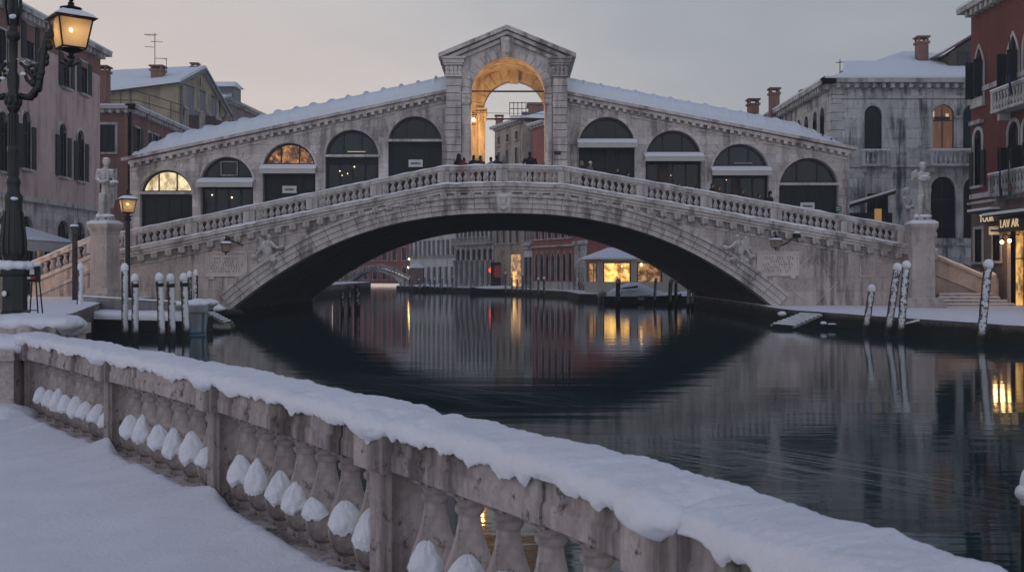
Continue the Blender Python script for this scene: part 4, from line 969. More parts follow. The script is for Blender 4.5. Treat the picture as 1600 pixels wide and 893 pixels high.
# red brick house
XB_ = -31.6; BK = thing('brick_house', 'red brick house with white window frames between the pink palace and the bridge arcade', 'building', (XB_-3, 85, 1.2))
Ff = Fr((XB_-6.5, 85, 1.2), (1, 0, 0), (0, -1, 0)); Fs = Fr((XB_, 85, 1.2), (0, 1, 0), (1, 0, 0)); HB = 14.6
s85 = 85/1600
ux = lambda px: (px-800)*s85-(XB_-6.5)
vz = lambda py, d=85: EYE+(425-py)*d/1600-1.2
facade(BK, Ff, 6.5, HB, [dict(kind='rect', u=ux(168), v=vz(238), w=1.25, h=2.3, shut='closed', t=.2, pane='glass'), dict(kind='rect', u=ux(168), v=vz(310), w=1.25, h=2.3, shut='closed', t=.2)], 'brick')
wb = []
for i, y_ in enumerate((1.2, 4.0, 5.7, 8.6, 11.4)): wb.append(dict(kind='rect', u=y_+.3, v=vz(238)+.0, w=1.0, h=2.2, shut='closed' if i % 2 else 'open', t=.16)); wb.append(dict(kind='rect', u=y_+.3, v=vz(310), w=1.0, h=2.2, shut='closed', t=.16))
facade(BK, Fs, 14, HB, wb, 'brick')
cornice(BK, Ff, 0, 6.5, HB, .55, .45, .6); cornice(BK, Fs, 0, 14, HB, .55, .45, .6)
mb = MB(); mb.fbox(Fs, .31, 14, 0, HB, -6.4, -.302); mb.fbox(Ff, -4, -.01, 0, HB, -12, -.1); mb.build('core', M['brick'], root=BK)
flat_roof_hip(BK, XB_-10, XB_-.4, 85.5, 98.5, 1.2+HB+.45, 1.0, .3)
chimney(BK, -34.6, 86.5, 16, 19.3, 1.0); 
mb = MB()
for z_ in (17.6, 18.4): mb.tube([(-38, 90, z_), (-33, 90, z_), (-31.4, 98, z_)], .035, 6)
for q in range(8): mb.tube([(-38+q*.9 if q < 6 else -32.6+.6*(q-6), 90 if q < 6 else 92+4*(q-6), 16.2), (-38+q*.9 if q < 6 else -32.6+.6*(q-6), 90 if q < 6 else 92+4*(q-6), 18.4)], .03, 5)
mb.build('terrace_rail', M['ironplain'], root=BK)
# ochre gabled house
XY = -32.6; YH = thing('gabled_house', 'ochre gabled house with a broad snow covered roof above the brick house', 'building', (XY-6, 108, 1.2))
Fg = Fr((XY, 100, 1.2), (0, 1, 0), (1, 0, 0)); ez = EYE+(425-128)*100/1600-1.2; pz = EYE+(425-110)*107.5/1600-1.2
gw = []
for y_, py, w_, h_ in ((2.0, 168, 1.0, 2.0), (6.0, 172, 1.0, 2.2), (10.0, 178, 1.0, 2.2), (14.0, 186, .9, 2.2), (2.5, 200, 1, 2), (8, 205, 1, 2)):
    gw.append(dict(kind='rect', u=y_, v=EYE+(425-py)*(100+y_)/1600-1.2, w=w_, h=h_, shut=None if y_ == 2.0 else 'closed', t=.12, sh='shutterb'))
gw.append(dict(kind='arch', u=7.0, v=EYE+(425-134)*107/1600-1.2, w=.55, h=.9, shut=None, sill=False, bars=False))
facade(YH, Fg, 17, ez, gw, 'yellow', top=[(0, 0), (17, 0), (17, ez-.3), (7.5, pz), (0, ez)])
Fq = Fr((XY-15, 103.5, 1.2), (15, -3.5, 0), (-3.5, -15, 0))
mb = MB(); mb.wall(Fr((XY-15, 103.5, 1.2), (15, -3.5, 0), (-.23, -.97, 0)), [(0, 0), (15.4, 0), (15.4, ez), (0, ez)], (), .4); mb.build('wall', M['yellow'], root=YH)
mb = MB(); A = [(XY+.45, 99.2, ez+1.05), (XY+.45, 107.5, pz+1.45), (XY-22, 112, pz+1.3), (XY-22, 103, ez-.9)]; mb.add(A+[(p[0], p[1], p[2]+.28) for p in A], [(0, 1, 2, 3), (4, 5, 6, 7), (0, 1, 5, 4), (1, 2, 6, 5), (2, 3, 7, 6), (3, 0, 4, 7)])
A = [(XY+.45, 107.5, pz+1.45), (XY+.45, 117.8, ez+.6), (XY-22, 122, ez), (XY-22, 112, pz+1.3)]; mb.add(A+[(p[0], p[1], p[2]+.28) for p in A], [(0, 1, 2, 3), (4, 5, 6, 7), (0, 1, 5, 4), (1, 2, 6, 5), (2, 3, 7, 6), (3, 0, 4, 7)])
rf = mb.build('roof', M['snowbig'], root=YH)
mb = MB(); A = [(XY+.5, 99.1, ez+.85), (XY+.5, 107.5, pz+1.25), (XY+.5, 117.9, ez+.4)]
mb.tube(A, .16, 6); mb.tube([(XY+.25, 100.4, 1.5), (XY+.25, 100.4, ez+.9)], .1, 6); mb.build('gutter', M['lead'], root=YH)
chimney(YH, (247-800)*102/1600, 102, 20.5, EYE+(425-112)*102/1600, 1.1, par=rf); chimney(YH, (303-800)*107/1600, 107.4, 22.6, EYE+(425-106)*107/1600, .7, par=rf)
mb = MB(); bx, bz, s_ = (241-800)*102/1600, EYE, 102/1600
pz_ = lambda py: EYE+(425-py)*s_
pxx = lambda px: (px-800)*s_
mb.tube([(pxx(242), 102, pz_(112)), (pxx(242), 102, pz_(52))], .04, 6)
for a, b, y_ in ((225, 246, 54), (236, 255, 65), (226, 241, 73), (242, 261, 91)): mb.tube([(pxx(a), 102, pz_(y_)), (pxx(b), 102, pz_(y_+.8))], .03, 5)
mb.tube([(pxx(260), 102, pz_(112)), (pxx(260), 102, pz_(91))], .03, 5)
for a in (229, 233, 238, 257): mb.tube([(pxx(a), 101.5, pz_(55 if a < 250 else 92)), (pxx(a), 102.5, pz_(55 if a < 250 else 92))], .02, 5)
mb.build('antenna', M['ironplain'], parent=rf, root=YH)
# mauve house behind
MH = thing('mauve_house', 'dull mauve house with a low snowy roof at the right of the gabled house', 'building', (-36, 120, 1.2))
Fm = Fr((-33.2, 118, 1.2), (.09, 1, 0), (1, -.09, 0)); hm = EYE+(425-160)*119/1600-1.2
facade(MH, Fm, 17, hm, [dict(kind='rect', u=u_, v=hm-3.9-.0*u_, w=1.0, h=2.2, shut='closed', t=.14) for u_ in (3, 7, 11, 15)], 'mauve')
FmF = Fr((-43, 118, 1.2), (1, 0, 0), (0, -1, 0)); facade(MH, FmF, 9.8, hm, [], 'mauve'); cornice(MH, Fm, 0, 17, hm, .5, .4, .7); cornice(MH, FmF, 0, 9.8, hm, .5, .4, .7)
mb = MB(); mb.fbox(Fm, .02, 17, 0, hm, -9, -.31); mb.build('core', M['mauve'], root=MH)
flat_roof_hip(MH, -43, -32.6, 118, 135, 1.2+hm+.45, 2.6, .4)
mb = MB(); a_, b_ = (322-800)*121/1600, (369-800)*121/1600; mb.box(((a_+b_)/2, 122, EYE+(425-144)*121/1600), (b_-a_-.2, 3, 1.9)); mb.build('dormer', M['lead'], root=MH)
mb = MB(); zr = EYE+(425-137)*121/1600; mb.beam([(a_-.2, zr), (b_+.2, zr)], 120, 122.5, 0, .3); mb.hexa([(a_-.2, 120, zr+.3), (b_+.2, 120, zr+.3), (b_+.2, 124, zr+.3), (a_-.2, 124, zr+.3)], [(a_, 121.5, zr+.8), (b_-.2, 121.5, zr+.8), (b_-.2, 122.5, zr+.8), (a_, 122.5, zr+.8)]); mb.build('dormer_roof', M['snowbig'], root=MH)
# bare climber on the gabled house
VN = thing('climbing_plant', 'bare straggling climber on the ochre wall above the arcade roof', 'plant', (XY+.3, 105, 14)); mb = MB(); lf = MB(); rv = random.Random(5)
for k in range(34):
    p = Vector((XY+.35, 101+rv.uniform(0, 9.5), 14.2+rv.uniform(0, 1.5))); pts = [p.copy()]
    for j in range(5): p = p+Vector((rv.uniform(-.02, .12), rv.uniform(-.5, .5), rv.uniform(-.05, .55))); pts.append(p.copy())
    mb.tube(pts, [.04, .035, .03, .025, .02, .012], 5)
    for j in range(9): q = pts[rv.randrange(2, 6)]+Vector((rv.uniform(0, .2), rv.uniform(-.25, .25), rv.uniform(-.2, .2))); r_ = rv.uniform(.05, .12); lf.add([q+Vector((0, -r_, 0)), q+Vector((.05, 0, r_)), q+Vector((0, r_, 0)), q+Vector((.05, 0, -r_))], [(0, 1, 2, 3)])
mb.build('stem', M['wood'], root=VN); lf.build('foliage', surf('dull_leaf', (.04, .05, .03), .3, 5, bump=0), root=VN)

# ------------------------------------------------------------------ buildings, right bank
WP = thing('white_palace', 'grey white stone palace with arched windows and balconies at the right end of the bridge', 'building', (28, 76, .7))
d72 = 72.0; Fw = Fr((22.5, d72, .7), (1, 0, 0), (0, -1, 0)); HW = EYE+(425-136)*d72/1600-.7
U = lambda px: (px-800)*d72/1600-22.5
V_ = lambda py: EYE+(425-py)*d72/1600-.7
ww = [dict(kind='arch', u=U(1364), v=V_(233), w=27*d72/1600, h=(233-165)*d72/1600, shut='closed', t=.22, sh='shutter', sill=False, bars=False, pane='shutter'),
      dict(kind='arch', u=U(1473.5), v=V_(231), w=33*d72/1600, h=(231-163)*d72/1600, t=.24, sill=False, pane='curtain'),
      dict(kind='arch', u=U(1521), v=V_(231), w=33*d72/1600, h=(231-163)*d72/1600, t=.24, sill=False, pane='tealglass'),
      dict(kind='arch', u=U(1473), v=V_(372), w=38*d72/1600, h=(372-276)*d72/1600, t=.26, sill=False, pane='glass'),
      dict(kind='arch', u=U(1524), v=V_(372), w=38*d72/1600, h=(372-276)*d72/1600, t=.26, sill=False, pane='glass'),
      dict(kind='rect', u=U(1371), v=.1, w=1.5, h=V_(302)-.1, t=.12, sill=False, pane='glass'),
      dict(kind='arch', u=U(1506), v=.1, w=1.6, h=V_(413)-.1, t=.2, sill=False, pane='glass')]
facade(WP, Fw, 12, HW, ww, 'istrian')
mb = MB(); mb.fbox(Fw, U(1462), U(1485), V_(187), V_(182), -.17, -.1); mb.build('transom', M['frame'], root=WP)
mb = MB(); mb.fbox(Fw, U(1459), U(1461.5), V_(182), V_(173), -.17, -.16); mb.fbox(Fw, U(1479), U(1484), V_(182), V_(177), -.17, -.16); mb.build('lamp_glow', M['letter'], root=WP)
for v_ in (259, 152, 381): mb = MB(); mb.fbox(Fw, -.05, 12, V_(v_)-.1, V_(v_)+.1, .003, .12); mb.build('string_course', M['istrian_w'], root=WP)
mb = MB(); z = 0; k = 0
while z < HW-.5:
    h = .62; mb.fbox(Fw, -.05, .95 if k % 2 else .6, z+.02, z+h-.02, .003, .07); mb.fbox(Fr((22.5, d72, .7), (0, 1, 0), (-1, 0, 0)), .0, .95 if k % 2 else .6, z+.02, z+h-.02, .003, .07); z += h; k += 1
mb.build('quoins', M['istrian_w'], root=WP)
for px in (1448, 1497.5):
    mb = MB(); mb.fbox(Fw, U(px)-.16, U(px)+.16, V_(231), V_(185), .003, .12); mb.fbox(Fw, U(px)-.24, U(px)+.24, V_(185)+.003, V_(181), .003, .16)
    mb.fbox(Fw, U(px)-.2, U(px)+.2, V_(372), V_(300), .003, .14); mb.fbox(Fw, U(px)-.28, U(px)+.28, V_(300)+.003, V_(295), .003, .18); mb.build('column', M['istrian_w'], root=WP)
mb = MB(); mb.fbox(Fw, U(1350), U(1392), V_(300), V_(279), .003, .06); mb.build('wall_panel', M['istrian_w'], root=WP)
minibalustrade(WP, Fw, U(1343), U(1386), V_(257), 0, .55); minibalustrade(WP, Fw, U(1448), U(1540), V_(257), 0, .7)
FwL = Fr((22.5, d72+16, .7), (0, -1, 0), (-1, 0, 0))
facade(WP, FwL, 16, HW, [dict(kind='arch', u=16-u_, v=V_(236), w=1.1, h=3.4, t=.2, sill=False, pane='glass') for u_ in (2.2, 4.0, 6.2, 8.2, 10.6, 13.2)], 'istrian')
cornice(WP, Fw, 0, 12, HW, .7, .5, .62); cornice(WP, FwL, 0, 16, HW, .7, .5, .62)
mb = MB(); mb.fbox(Fw, .31, 12, 0, HW, -15.7, -.31); mb.build('core', M['istrian'], root=WP)
rw = flat_roof_hip(WP, 22.5, 40, d72, d72+16, .7+HW+.55, 3.7, .55)
def pch(px, pyt, pyb, d, wd): chimney(WP, (px-800)*d/1600, d, EYE+(425-pyb)*d/1600-.5, EYE+(425-pyt)*d/1600-.45, wd, par=rw)
pch(1440, 60, 108, 77, .75); pch(1209.5, 140, 182, 86, .75); pch(1176.5, 157, 180, 88.5, .85); pch(1258, 143, 160, 80, .65); pch(1312, 124, 133, 75.0, .5)
mb = MB(); q_ = lambda px, py, d=78: ((px-800)*d/1600, d, EYE+(425-py)*d/1600)
mb.box(Vector(q_(1350, 118, 79)), (3.2, 2, .9)); mb.build('dormer', M['lead'], root=WP)
mb = MB(); A = [q_(1317, 113, 77), q_(1385, 113, 77), q_(1402, 98, 80), q_(1319, 98, 80)]; mb.add(A+[(a, b, c+.16) for a, b, c in A], [(0, 1, 2, 3), (4, 5, 6, 7), (0, 1, 5, 4), (1, 2, 6, 5), (2, 3, 7, 6), (3, 0, 4, 7)]); mb.build('dormer_roof', M['snowbig'], root=WP)
mb = MB(); a_ = Vector(q_(1483, 100, 75)); mb.wall(Fr((a_.x, 75, 0), (1, 0, 0), (0, -1, 0)), [(0, EYE+(425-108)*75/1600), (3, EYE+(425-108)*75/1600), (3, EYE+(425-62)*75/1600), (1.7, EYE+(425-60)*75/1600), (0, EYE+(425-84)*75/1600)], (), 2.5); mb.build('dormer', surf('dormer_wood', (.09, .07, .06), .3, 2), root=WP)
mb = MB(); p0, p1, p2 = q_(1470, 86, 75), q_(1516, 58, 75), q_(1560, 80, 75); mb.beam([(p0[0], p0[2]), (p1[0], p1[2]), (p2[0], p2[2])], 74.5, 78, 0, .16); mb.build('dormer_roof', M['tile'], root=WP)
Fd = Fr((0, 75, 0), (1, 0, 0), (0, -1, 0)); dz0 = EYE+(425-103)*75/1600
window(WP, Fd, 'rect', (1512-800)*75/1600, dz0, 1.2, .95, trim='frame', deep=.02, proud=.09, sill=False)
mb = MB(); mb.tube([q_(1312.5, 123, 75), q_(1312.5, 93, 75)], .035, 6); mb.tube([q_(1306, 98, 75), q_(1319, 97, 75)], .03, 5); mb.build('antenna', M['ironplain'], parent=rw, root=WP)
# red palace facing the canal on the right
XR = 26.9; RP = thing('red_palace', 'deep red palace with gothic windows, balcony and brick ground floor on the far right', 'building', (XR+4, 52, .7))
Fr_ = Fr((XR, 60, .7), (0, -1, 0), (-1, 0, 0)); HR = EYE+(425-26)*60/1600-.7; GH = 5.75
yr = lambda px: XR*1600/(px-800)
ur = lambda px: 60-yr(px)
vr = lambda px, py: EYE+(425-py)*yr(px)/1600-.7
rw_ = []
for px, yb, yt, w_ in ((1530, 153, 66, 1.0), (1583, 150, 46, 1.1), (1608, 140, 30, 1.1)): rw_.append(dict(kind='gothic', u=ur(px), v=vr(px, yb), w=w_, h=(yb-yt-8)*yr(px)/1600, shut='ajar' if px < 1600 else None, t=.2, sh_h=(yb-yt)*.66*yr(px)/1600, sh='shutter', sill=px < 1550))
for px, yb, yt, w_ in ((1528.5, 290, 203, .95), (1584, 292, 190, 1.1), (1607, 290, 185, 1.1)): rw_.append(dict(kind='arch', u=ur(px), v=vr(px, yb), w=w_, h=(yb-yt)*yr(px)/1600, shut='open' if px < 1530 else 'ajar', t=.2, sh='shutterb', sh_h=(yb-yt)*.62*yr(px)/1600, sill=px < 1550))
facade(RP, Fr_, 16, HR, rw_, 'red', v0=GH)
gwins = [dict(kind='rect', u=ur(1529), v=vr(1529, 409), w=.95, h=(409-358)*yr(1529)/1600, t=.16, pane='glass'), dict(kind='rect', u=ur(1557.5), v=vr(1557.5, 407), w=.9, h=(407-357)*yr(1557)/1600, t=.16, pane='glass'),
         dict(kind='rect', u=ur(1593), v=.02, w=1.9, h=4.0, t=.3, trim='pedestal', pane='warm5', sill=False, deep=.3), dict(kind='rect', u=ur(1640), v=.02, w=1.9, h=4.0, t=.3, trim='pedestal', pane='warm5', sill=False, deep=.3)]
facade(RP, Fr_, 16, GH-.003, gwins, 'lowbrick', name='brick_base')
for (px, py) in ((1560, 301), (1556, 135)):
    mb = MB(); v_ = vr(1560, 301) if py == 301 else vr(1552, 133); mb.fbox(Fr_, -.02, 16, v_-.14, v_+.14, .003, .1); mb.build('string_course', M['istrian_w'], root=RP)
mb = MB(); mb.fbox(Fr_, -.1, 16, GH-.02, GH+.12, .003, .2); mb.build('string_course', M['istrian_w'], root=RP)
cornice(RP, Fr_, 0, 16, HR, .6, .5, .6)
mb = MB(); mb.fbox(Fr_, .0, 16, 0, HR, -12, -.302); mb.build('core', M['red'], root=RP)
flat_roof_hip(RP, XR, XR+12, 44, 60, .7+HR+.55, 2.4, .5)
minibalustrade(RP, Fr_, ur(1573), ur(1640), vr(1590, 168), 0, .85, h=1.05); minibalustrade(RP, Fr_, ur(1569), ur(1640), vr(1590, 300), 0, .85, h=1.05)
mb = MB(); uu = ur(1528.5); vv = vr(1528.5, 200); mb.fbox(Fr_, uu-.7, uu+.7, vv+.2, vv+.42, .003, .25); mb.fbox(Fr_, ur(1530)-.75, ur(1530)+.75, vr(1530, 153)-.55, vr(1530, 153)-.16, .003, .2); mb.build('hood_mould', M['istrian_w'], root=RP)
# canopies and signs
CN = thing('shop_canopy', 'snow topped canopy with dark fascia over the lit door on the far right', 'canopy', tuple(Fr_.p(ur(1595), 4.6, .5)))
mb = MB(); a_, b_ = ur(1563), ur(1650); v_ = vr(1590, 344)+.35; mb.hexa([Fr_.p(a_, v_, .05), Fr_.p(b_, v_, .05), Fr_.p(b_, v_-.12, 1.0), Fr_.p(a_, v_-.12, 1.0)], [Fr_.p(a_, v_+.1, .05), Fr_.p(b_, v_+.1, .05), Fr_.p(b_, v_-.02, 1.0), Fr_.p(a_, v_-.02, 1.0)]); mb.build('roof', M['canopy'], root=CN)
mb = MB(); mb.hexa([Fr_.p(a_, v_+.103, .05), Fr_.p(b_, v_+.103, .05), Fr_.p(b_, v_-.017, 1.02), Fr_.p(a_, v_-.017, 1.02)], [Fr_.p(a_+.03, v_+.25, .05), Fr_.p(b_, v_+.25, .05), Fr_.p(b_, v_+.12, 1.0), Fr_.p(a_+.03, v_+.12, 1.0)]); mb.build('snow_cap', M['snow'], root=CN)
mb = MB(); mb.fbox(Fr_, ur(1573), b_, v_-.95, v_-.125, .35, .45); mb.build('fascia', M['ironplain'], root=CN)
tm = text_mesh('lettering', 'LAV AR', .62, M['letter'], .02); o = newobj('lettering', tm, CN); orient(o, Fr_, ur(1590.5), v_-.53, .47)
TS = thing('shop_sign', 'lit letter sign under a snowy white ledge on the brick wall', 'sign', tuple(Fr_.p(ur(1553), vr(1553, 341), .2)))
tm = text_mesh('lettering', 'TOUR', .62, M['letter'], .02); o = newobj('lettering', tm, TS); orient(o, Fr_, ur(1553), vr(1553, 341), .42)
mb = MB(); mb.fbox(Fr_, ur(1527), ur(1563), vr(1545, 332), vr(1545, 329), .003, .55); mb.fbox(Fr_, ur(1542), ur(1564), vr(1553, 347.5), vr(1553, 346.5), .003, .4); mb.build('ledge', M['ironplain'], root=TS)
mb = MB(); mb.fbox(Fr_, ur(1527), ur(1563), vr(1545, 329)+.003, vr(1545, 325.5), .003, .6); mb.build('snow_cap', M['snow'], root=TS)
HS = thing('hanging_sign', 'small pale rectangular sign hung out beside the brick window on the far right', 'sign', tuple(Fr_.p(ur(1562), vr(1562, 360), .3)))
mb = MB(); f2 = Fr((XR-.02, yr(1565), .7), (-1, 0, 0), (0, -1, 0)); mb.fbox(f2, .1, .68, vr(1562, 367), vr(1562, 354), -.03, .03); mb.build('panel', M['sign'], root=HS)
mb = MB(); mb.fbox(f2, .16, .6, vr(1562, 362), vr(1562, 359), .031, .036); mb.build('lettering', M['navy'], root=HS)
for i, (px, py) in enumerate(((1580, 378), (1592, 376))):
    WL = thing('wall_lamp', ('glowing wall lamp at the left of the lit door on the far right', 'glowing wall lamp over the middle of the lit door on the far right')[i], 'lamp', tuple(Fr_.p(ur(px), vr(px, py), .5)))
    c = Vector(WL.location); mb = MB(); mb.ell(c, .09, 10, 8); mb.build('bulb', M['bulb'], root=WL, smooth=True)
    mb = MB(); mb.tube([c+Vector((.5, 0, .3)), c+Vector((.1, 0, .42)), c+Vector((0, 0, .16))], .03); mb.lathe([(.16, .1), (.05, .2)], c, 10); mb.build('bracket', M['ironplain'], root=WL)
    lamp('wall_lamp_light', c+Vector((-.35, 0, -.1)), 26, (1, .55, .20), .1, WL)
def flag(label, px, pybase, tip, cols, group=None):
    c = Fr_.p(ur(px), vr(px, pybase), .9); t = thing('flag', label, 'flag', tuple(c), group)
    tp = P(*tip, yr(px)-.9); mb = MB(); mb.tube([c, tp], .03, 6); mb.ell(tp, .06, 8, 6); mb.build('pole', M['wood'], root=t)
    ax_ = (c-tp); n = 14; m_ = 6*len(cols); mb = MB(); vs = []
    for i in range(n+1):
        for j in range(m_+1):
            s = i/n; q = j/m_
            p = tp+ax_*(.06+.60*q*.75)+Vector((0, 0, -1.9*s*(1-.25*q)))+Vector((.10*math.sin(q*11+s*2)*(.3+s), .22*math.sin(q*9+s*3)*(.3+s), 0))
            vs.append(p)
    W_ = m_+1
    for i in range(n):
        for j in range(m_): mb.add([], [])
    mb.v = [tuple(v) for v in vs]
    for i in range(n):
        for j in range(m_): mb.f.append((i*W_+j, i*W_+j+1, (i+1)*W_+j+1, (i+1)*W_+j)); mb.m.append(j//6)
    mb.build('cloth', cols, root=t, smooth=True)
fb_ = surf('flag_blue', (.012, .02, .09), .2, 2, bump=0); fg_ = surf('flag_green', (.02, .10, .05), .2, 2, bump=0); fw_ = surf('flag_white', (.5, .5, .5), .1, 2, bump=0); fr2 = surf('flag_red', (.28, .02, .02), .2, 2, bump=0)
flag('furled dark blue flag on a slanting pole over the brick ground floor', 1590, 298, (1562, 233), [fb_]); flag('red, white and green flag hanging limp from the red palace', 1602, 298, (1578, 234), [fr2, fw_, fg_]); flag('dark blue flag hanging beside the upper balcony of the red palace', 1606, 150, (1577, 60), [fb_])
# dark lean-to stall behind the bridge end
SB = thing('market_stall', 'dark stall with a sloping snow edged canopy in front of the white palace', 'stall', P(1362, 330, 66))
mb = MB(); p = lambda px, py, d: tuple(P(px, py, d)); mb.hexa([p(1326, 325, 66), p(1398, 303, 66), p(1400, 302, 69), p(1326, 324, 69)], [p(1326, 320, 66), p(1398, 298, 66), p(1400, 297, 69), p(1326, 319, 69)]); mb.build('canopy', M['canopy'], root=SB)
mb = MB(); mb.hexa([p(1326, 319.8, 66), p(1398, 297.8, 66), p(1400, 296.8, 69), p(1326, 318.8, 69)], [p(1326, 317, 66), p(1398, 295.5, 66), p(1400, 294.5, 69), p(1326, 316, 69)]); mb.build('snow_cap', M['snow'], root=SB)
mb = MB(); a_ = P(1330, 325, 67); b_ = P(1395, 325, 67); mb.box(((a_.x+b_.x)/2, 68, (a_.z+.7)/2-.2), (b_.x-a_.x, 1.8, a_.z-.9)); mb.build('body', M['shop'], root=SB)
mb = MB(); c_ = P(1372, 338, 67.05); mb.box(c_, (.45, .05, 1.0)); mb.build('lit_panel', emit('lit_poster', (.9, .5, .14), .35), root=SB)

# ------------------------------------------------------------------ far buildings seen under the arch and through the portico
def far_facade(name, label, cat, px0, d0, px1, d1, base_z, top_z, wall, rows, roof=True, deep=14, extra=None, seed=1):
    """rows: (z bottom, height, count, kind, width)"""
    A = Vector(((px0-800)*d0/1600, d0, base_z)); B = Vector(((px1-800)*d1/1600, d1, base_z)); U_ = (B-A); L = U_.length; U_.normalize(); N_ = Vector((U_.y, -U_.x, 0))
    t = thing(name, label, cat, tuple((A+B)/2)); F = Fr(A, U_, N_); ws = []
    for (zb, h, n, kd, w_, *o_) in rows:
        m0, m1 = (o_[0] if o_ else (0, L))[0:2] if o_ else (0, L)
        for i in range(n): ws.append(dict(kind=kd, u=m0+(i+.5)*(m1-m0)/n, v=zb-base_z, w=w_, h=h, t=.12, bars=False, sill=(kd == 'rect'), pane='glass' if len(o_) < 2 else o_[1], shut=None if len(o_) < 3 else o_[2]))
    facade(t, F, L, top_z-base_z, ws, wall); mb = MB(); mb.fbox(F, .0, L, 0, top_z-base_z, -deep, -.302); mb.build('core', M[wall], root=t)
    cornice(t, F, 0, L, top_z-base_z, .5, .4, .8)
    mb = MB(); h = top_z-base_z+.4; mb.add([F.p(-.5, h, .5), F.p(L+.5, h, .5), F.p(L-1, h+2.4, -deep/2), F.p(1, h+2.4, -deep/2), F.p(L+.5, h, -deep), F.p(-.5, h, -deep)], [(0, 1, 2, 3), (3, 2, 4, 5), (1, 4, 2), (0, 3, 5)]); mb.build('roof', M['snowbig'], root=t)
    return t, F, L
GR, F, L = far_facade('gothic_palace', 'red palace with a row of white pointed arches seen under the bridge', 'building', 832, 117, 916, 105, .6, 18.9, 'farred', [(1.6, 3.1, 7, 'gothic', .78, (0.4, 10.2)), (6.2, 2.6, 6, 'rect', .8, (.4, 10.2)), (11.0, 3.2, 6, 'rect', .9), ])
mb = MB(); mb.fbox(F, 0, L, 5.25-.6, 5.45-.6, .003, .18); mb.fbox(F, 0, 10.3, .0, .85, .003, .12); mb.build('string_course', M['istrian_w'], root=GR)
mb = MB(); z = 0; k = 0
while z < 4.7: mb.fbox(F, L-2.2, L+.1, z, z+.44, .003, .22+.05*(k % 2)); z += .47; k += 1
mb.fbox(F, L-2.4, L+.3, 4.75, 5.15, .003, .4); mb.build('quoins', M['istrian'], root=GR)
OC, F, L = far_facade('ochre_palace', 'tall weathered ochre house with green shutters seen under the arch', 'building', 773, 127, 818, 119, .6, 20.0, 'ochre', [(6.0, 2.2, 4, 'rect', .85, None or (0, 8), 'glass', 'closed'), (10.5, 2.4, 3, 'rect', .9, (0, 8), 'glass', 'closed'), (14.8, 2.4, 3, 'rect', .9, (0, 8), 'glass', 'closed'), (18.1, 1.0, 3, 'rect', .8, (0, 8), 'glass')])
mb = MB(); mb.fbox(F, L*.60, L*.92, .2, 4.0, .004, .06); mb.build('lit_doorway', M['warm4'], root=OC); mb = MB(); mb.fbox(F, L*.66, L*.8, .3, 2.0, .065, .09); mb.build('doorway_glow', M['warm3'], root=OC)
chimney(OC, -1.6, 128.5, 19.5, 21.6, .9)
mb = MB(); q = P(822, 190, 124); mb.box(q+Vector((0, 3, .2)), (4, 3, 1.6)); mb.build('roof_terrace', M['grey'], root=OC)
mb = MB(); q3 = P(842, 180, 129); mb.box((q3.x, 130.5, 20.8), (2.6, 3, 5.4)); mb.box((q3.x, 130.5, 23.7), (3.0, 3.4, .3)); mb.build('roof_tower', M['brick'], root=OC)
mb = MB(); q3 = P(826, 175, 127); mb.box((q3.x, 127.5, 20.6), (1.6, 2, 3.4)); mb.build('roof_hut', M['lead'], root=OC)
mb = MB()
for k in range(5): mb.tube([q+Vector((-2+k*.5, 1.4, 1.0)), q+Vector((-2+k*.5, 1.4, 2.6))], .05, 5)
mb.tube([q+Vector((-2, 1.4, 2.5)), q+Vector((0, 1.4, 2.5))], .05, 5); mb.tube([q+Vector((-2, 1.4, 1.8)), q+Vector((0, 1.4, 1.8))], .05, 5); mb.build('railing', M['ironplain'], parent=None, root=OC)
NW, F, L = far_facade('narrow_palace', 'narrow white house front squeezed between the ochre and the red gothic palace', 'building', 818.5, 118.8, 831.5, 117.2, .6, 14.5, 'grey', [(6.2, 2.6, 3, 'rect', .55), (10.5, 2.2, 3, 'rect', .5), (1.0, 3.2, 2, 'rect', .8)])
mb = MB(); mb.fbox(F, 0, L, 4.9, 5.2, .003, .3); mb.fbox(F, 0, L, 4.5, 4.8, .003, .15); mb.build('string_course', M['istrian_w'], root=NW)
CP, F, L = far_facade('colonnaded_palace', 'pale palace with a tall dark colonnade on the water, seen under the arch', 'building', 712, 137, 771, 128, .5, 13.0, 'grey', [(.9, 4.6, 7, 'arch', 1.0), (6.6, 3.0, 9, 'rect', .65)])
mb = MB(); mb.fbox(F, 0, L, 5.55, 5.75, .003, .8); mb.fbox(F, 0, L, 6.4, 6.5, .6, .85)
for k in range(22): u_ = .2+k*(L-.4)/21; mb.fbox(F, u_-.05, u_+.05, 5.752, 6.4, .68, .78)
mb.build('balcony', M['istrian_w'], root=CP)
mb = MB()
for k in range(8): c = F.p(k*L/7*.985+.08, 0, .22); mb.lathe([(.3, 0), (.26, .3), (.22, 3.2), (.3, 3.4), (.3, 3.55)], c, 10)
mb.build('column', M['istrian_w'], root=CP)
GP, F, L = far_facade('grey_palace', 'long pale grey palace with many narrow windows, farthest on the right bank under the arch', 'building', 640, 150, 711.5, 138, .5, 14.0, 'grey', [(1.0, 2.2, 8, 'rect', .7), (4.9, 2.0, 10, 'rect', .65), (8.6, 2.0, 10, 'rect', .65)])
mb = MB(); mb.fbox(F, 0, L, 4.0, 4.15, .003, .15); mb.fbox(F, 0, L, 7.4, 7.55, .003, .15); mb.build('string_course', M['istrian_w'], root=GP)
far_facade('distant_red_house', 'dim red house in the haze behind the small far bridge', 'building', 520, 186, 655, 178, .5, 12, 'farred', [(1.2, 2.2, 9, 'rect', .9), (4.6, 2.2, 9, 'rect', .9), (7.9, 2.2, 9, 'rect', .9)])
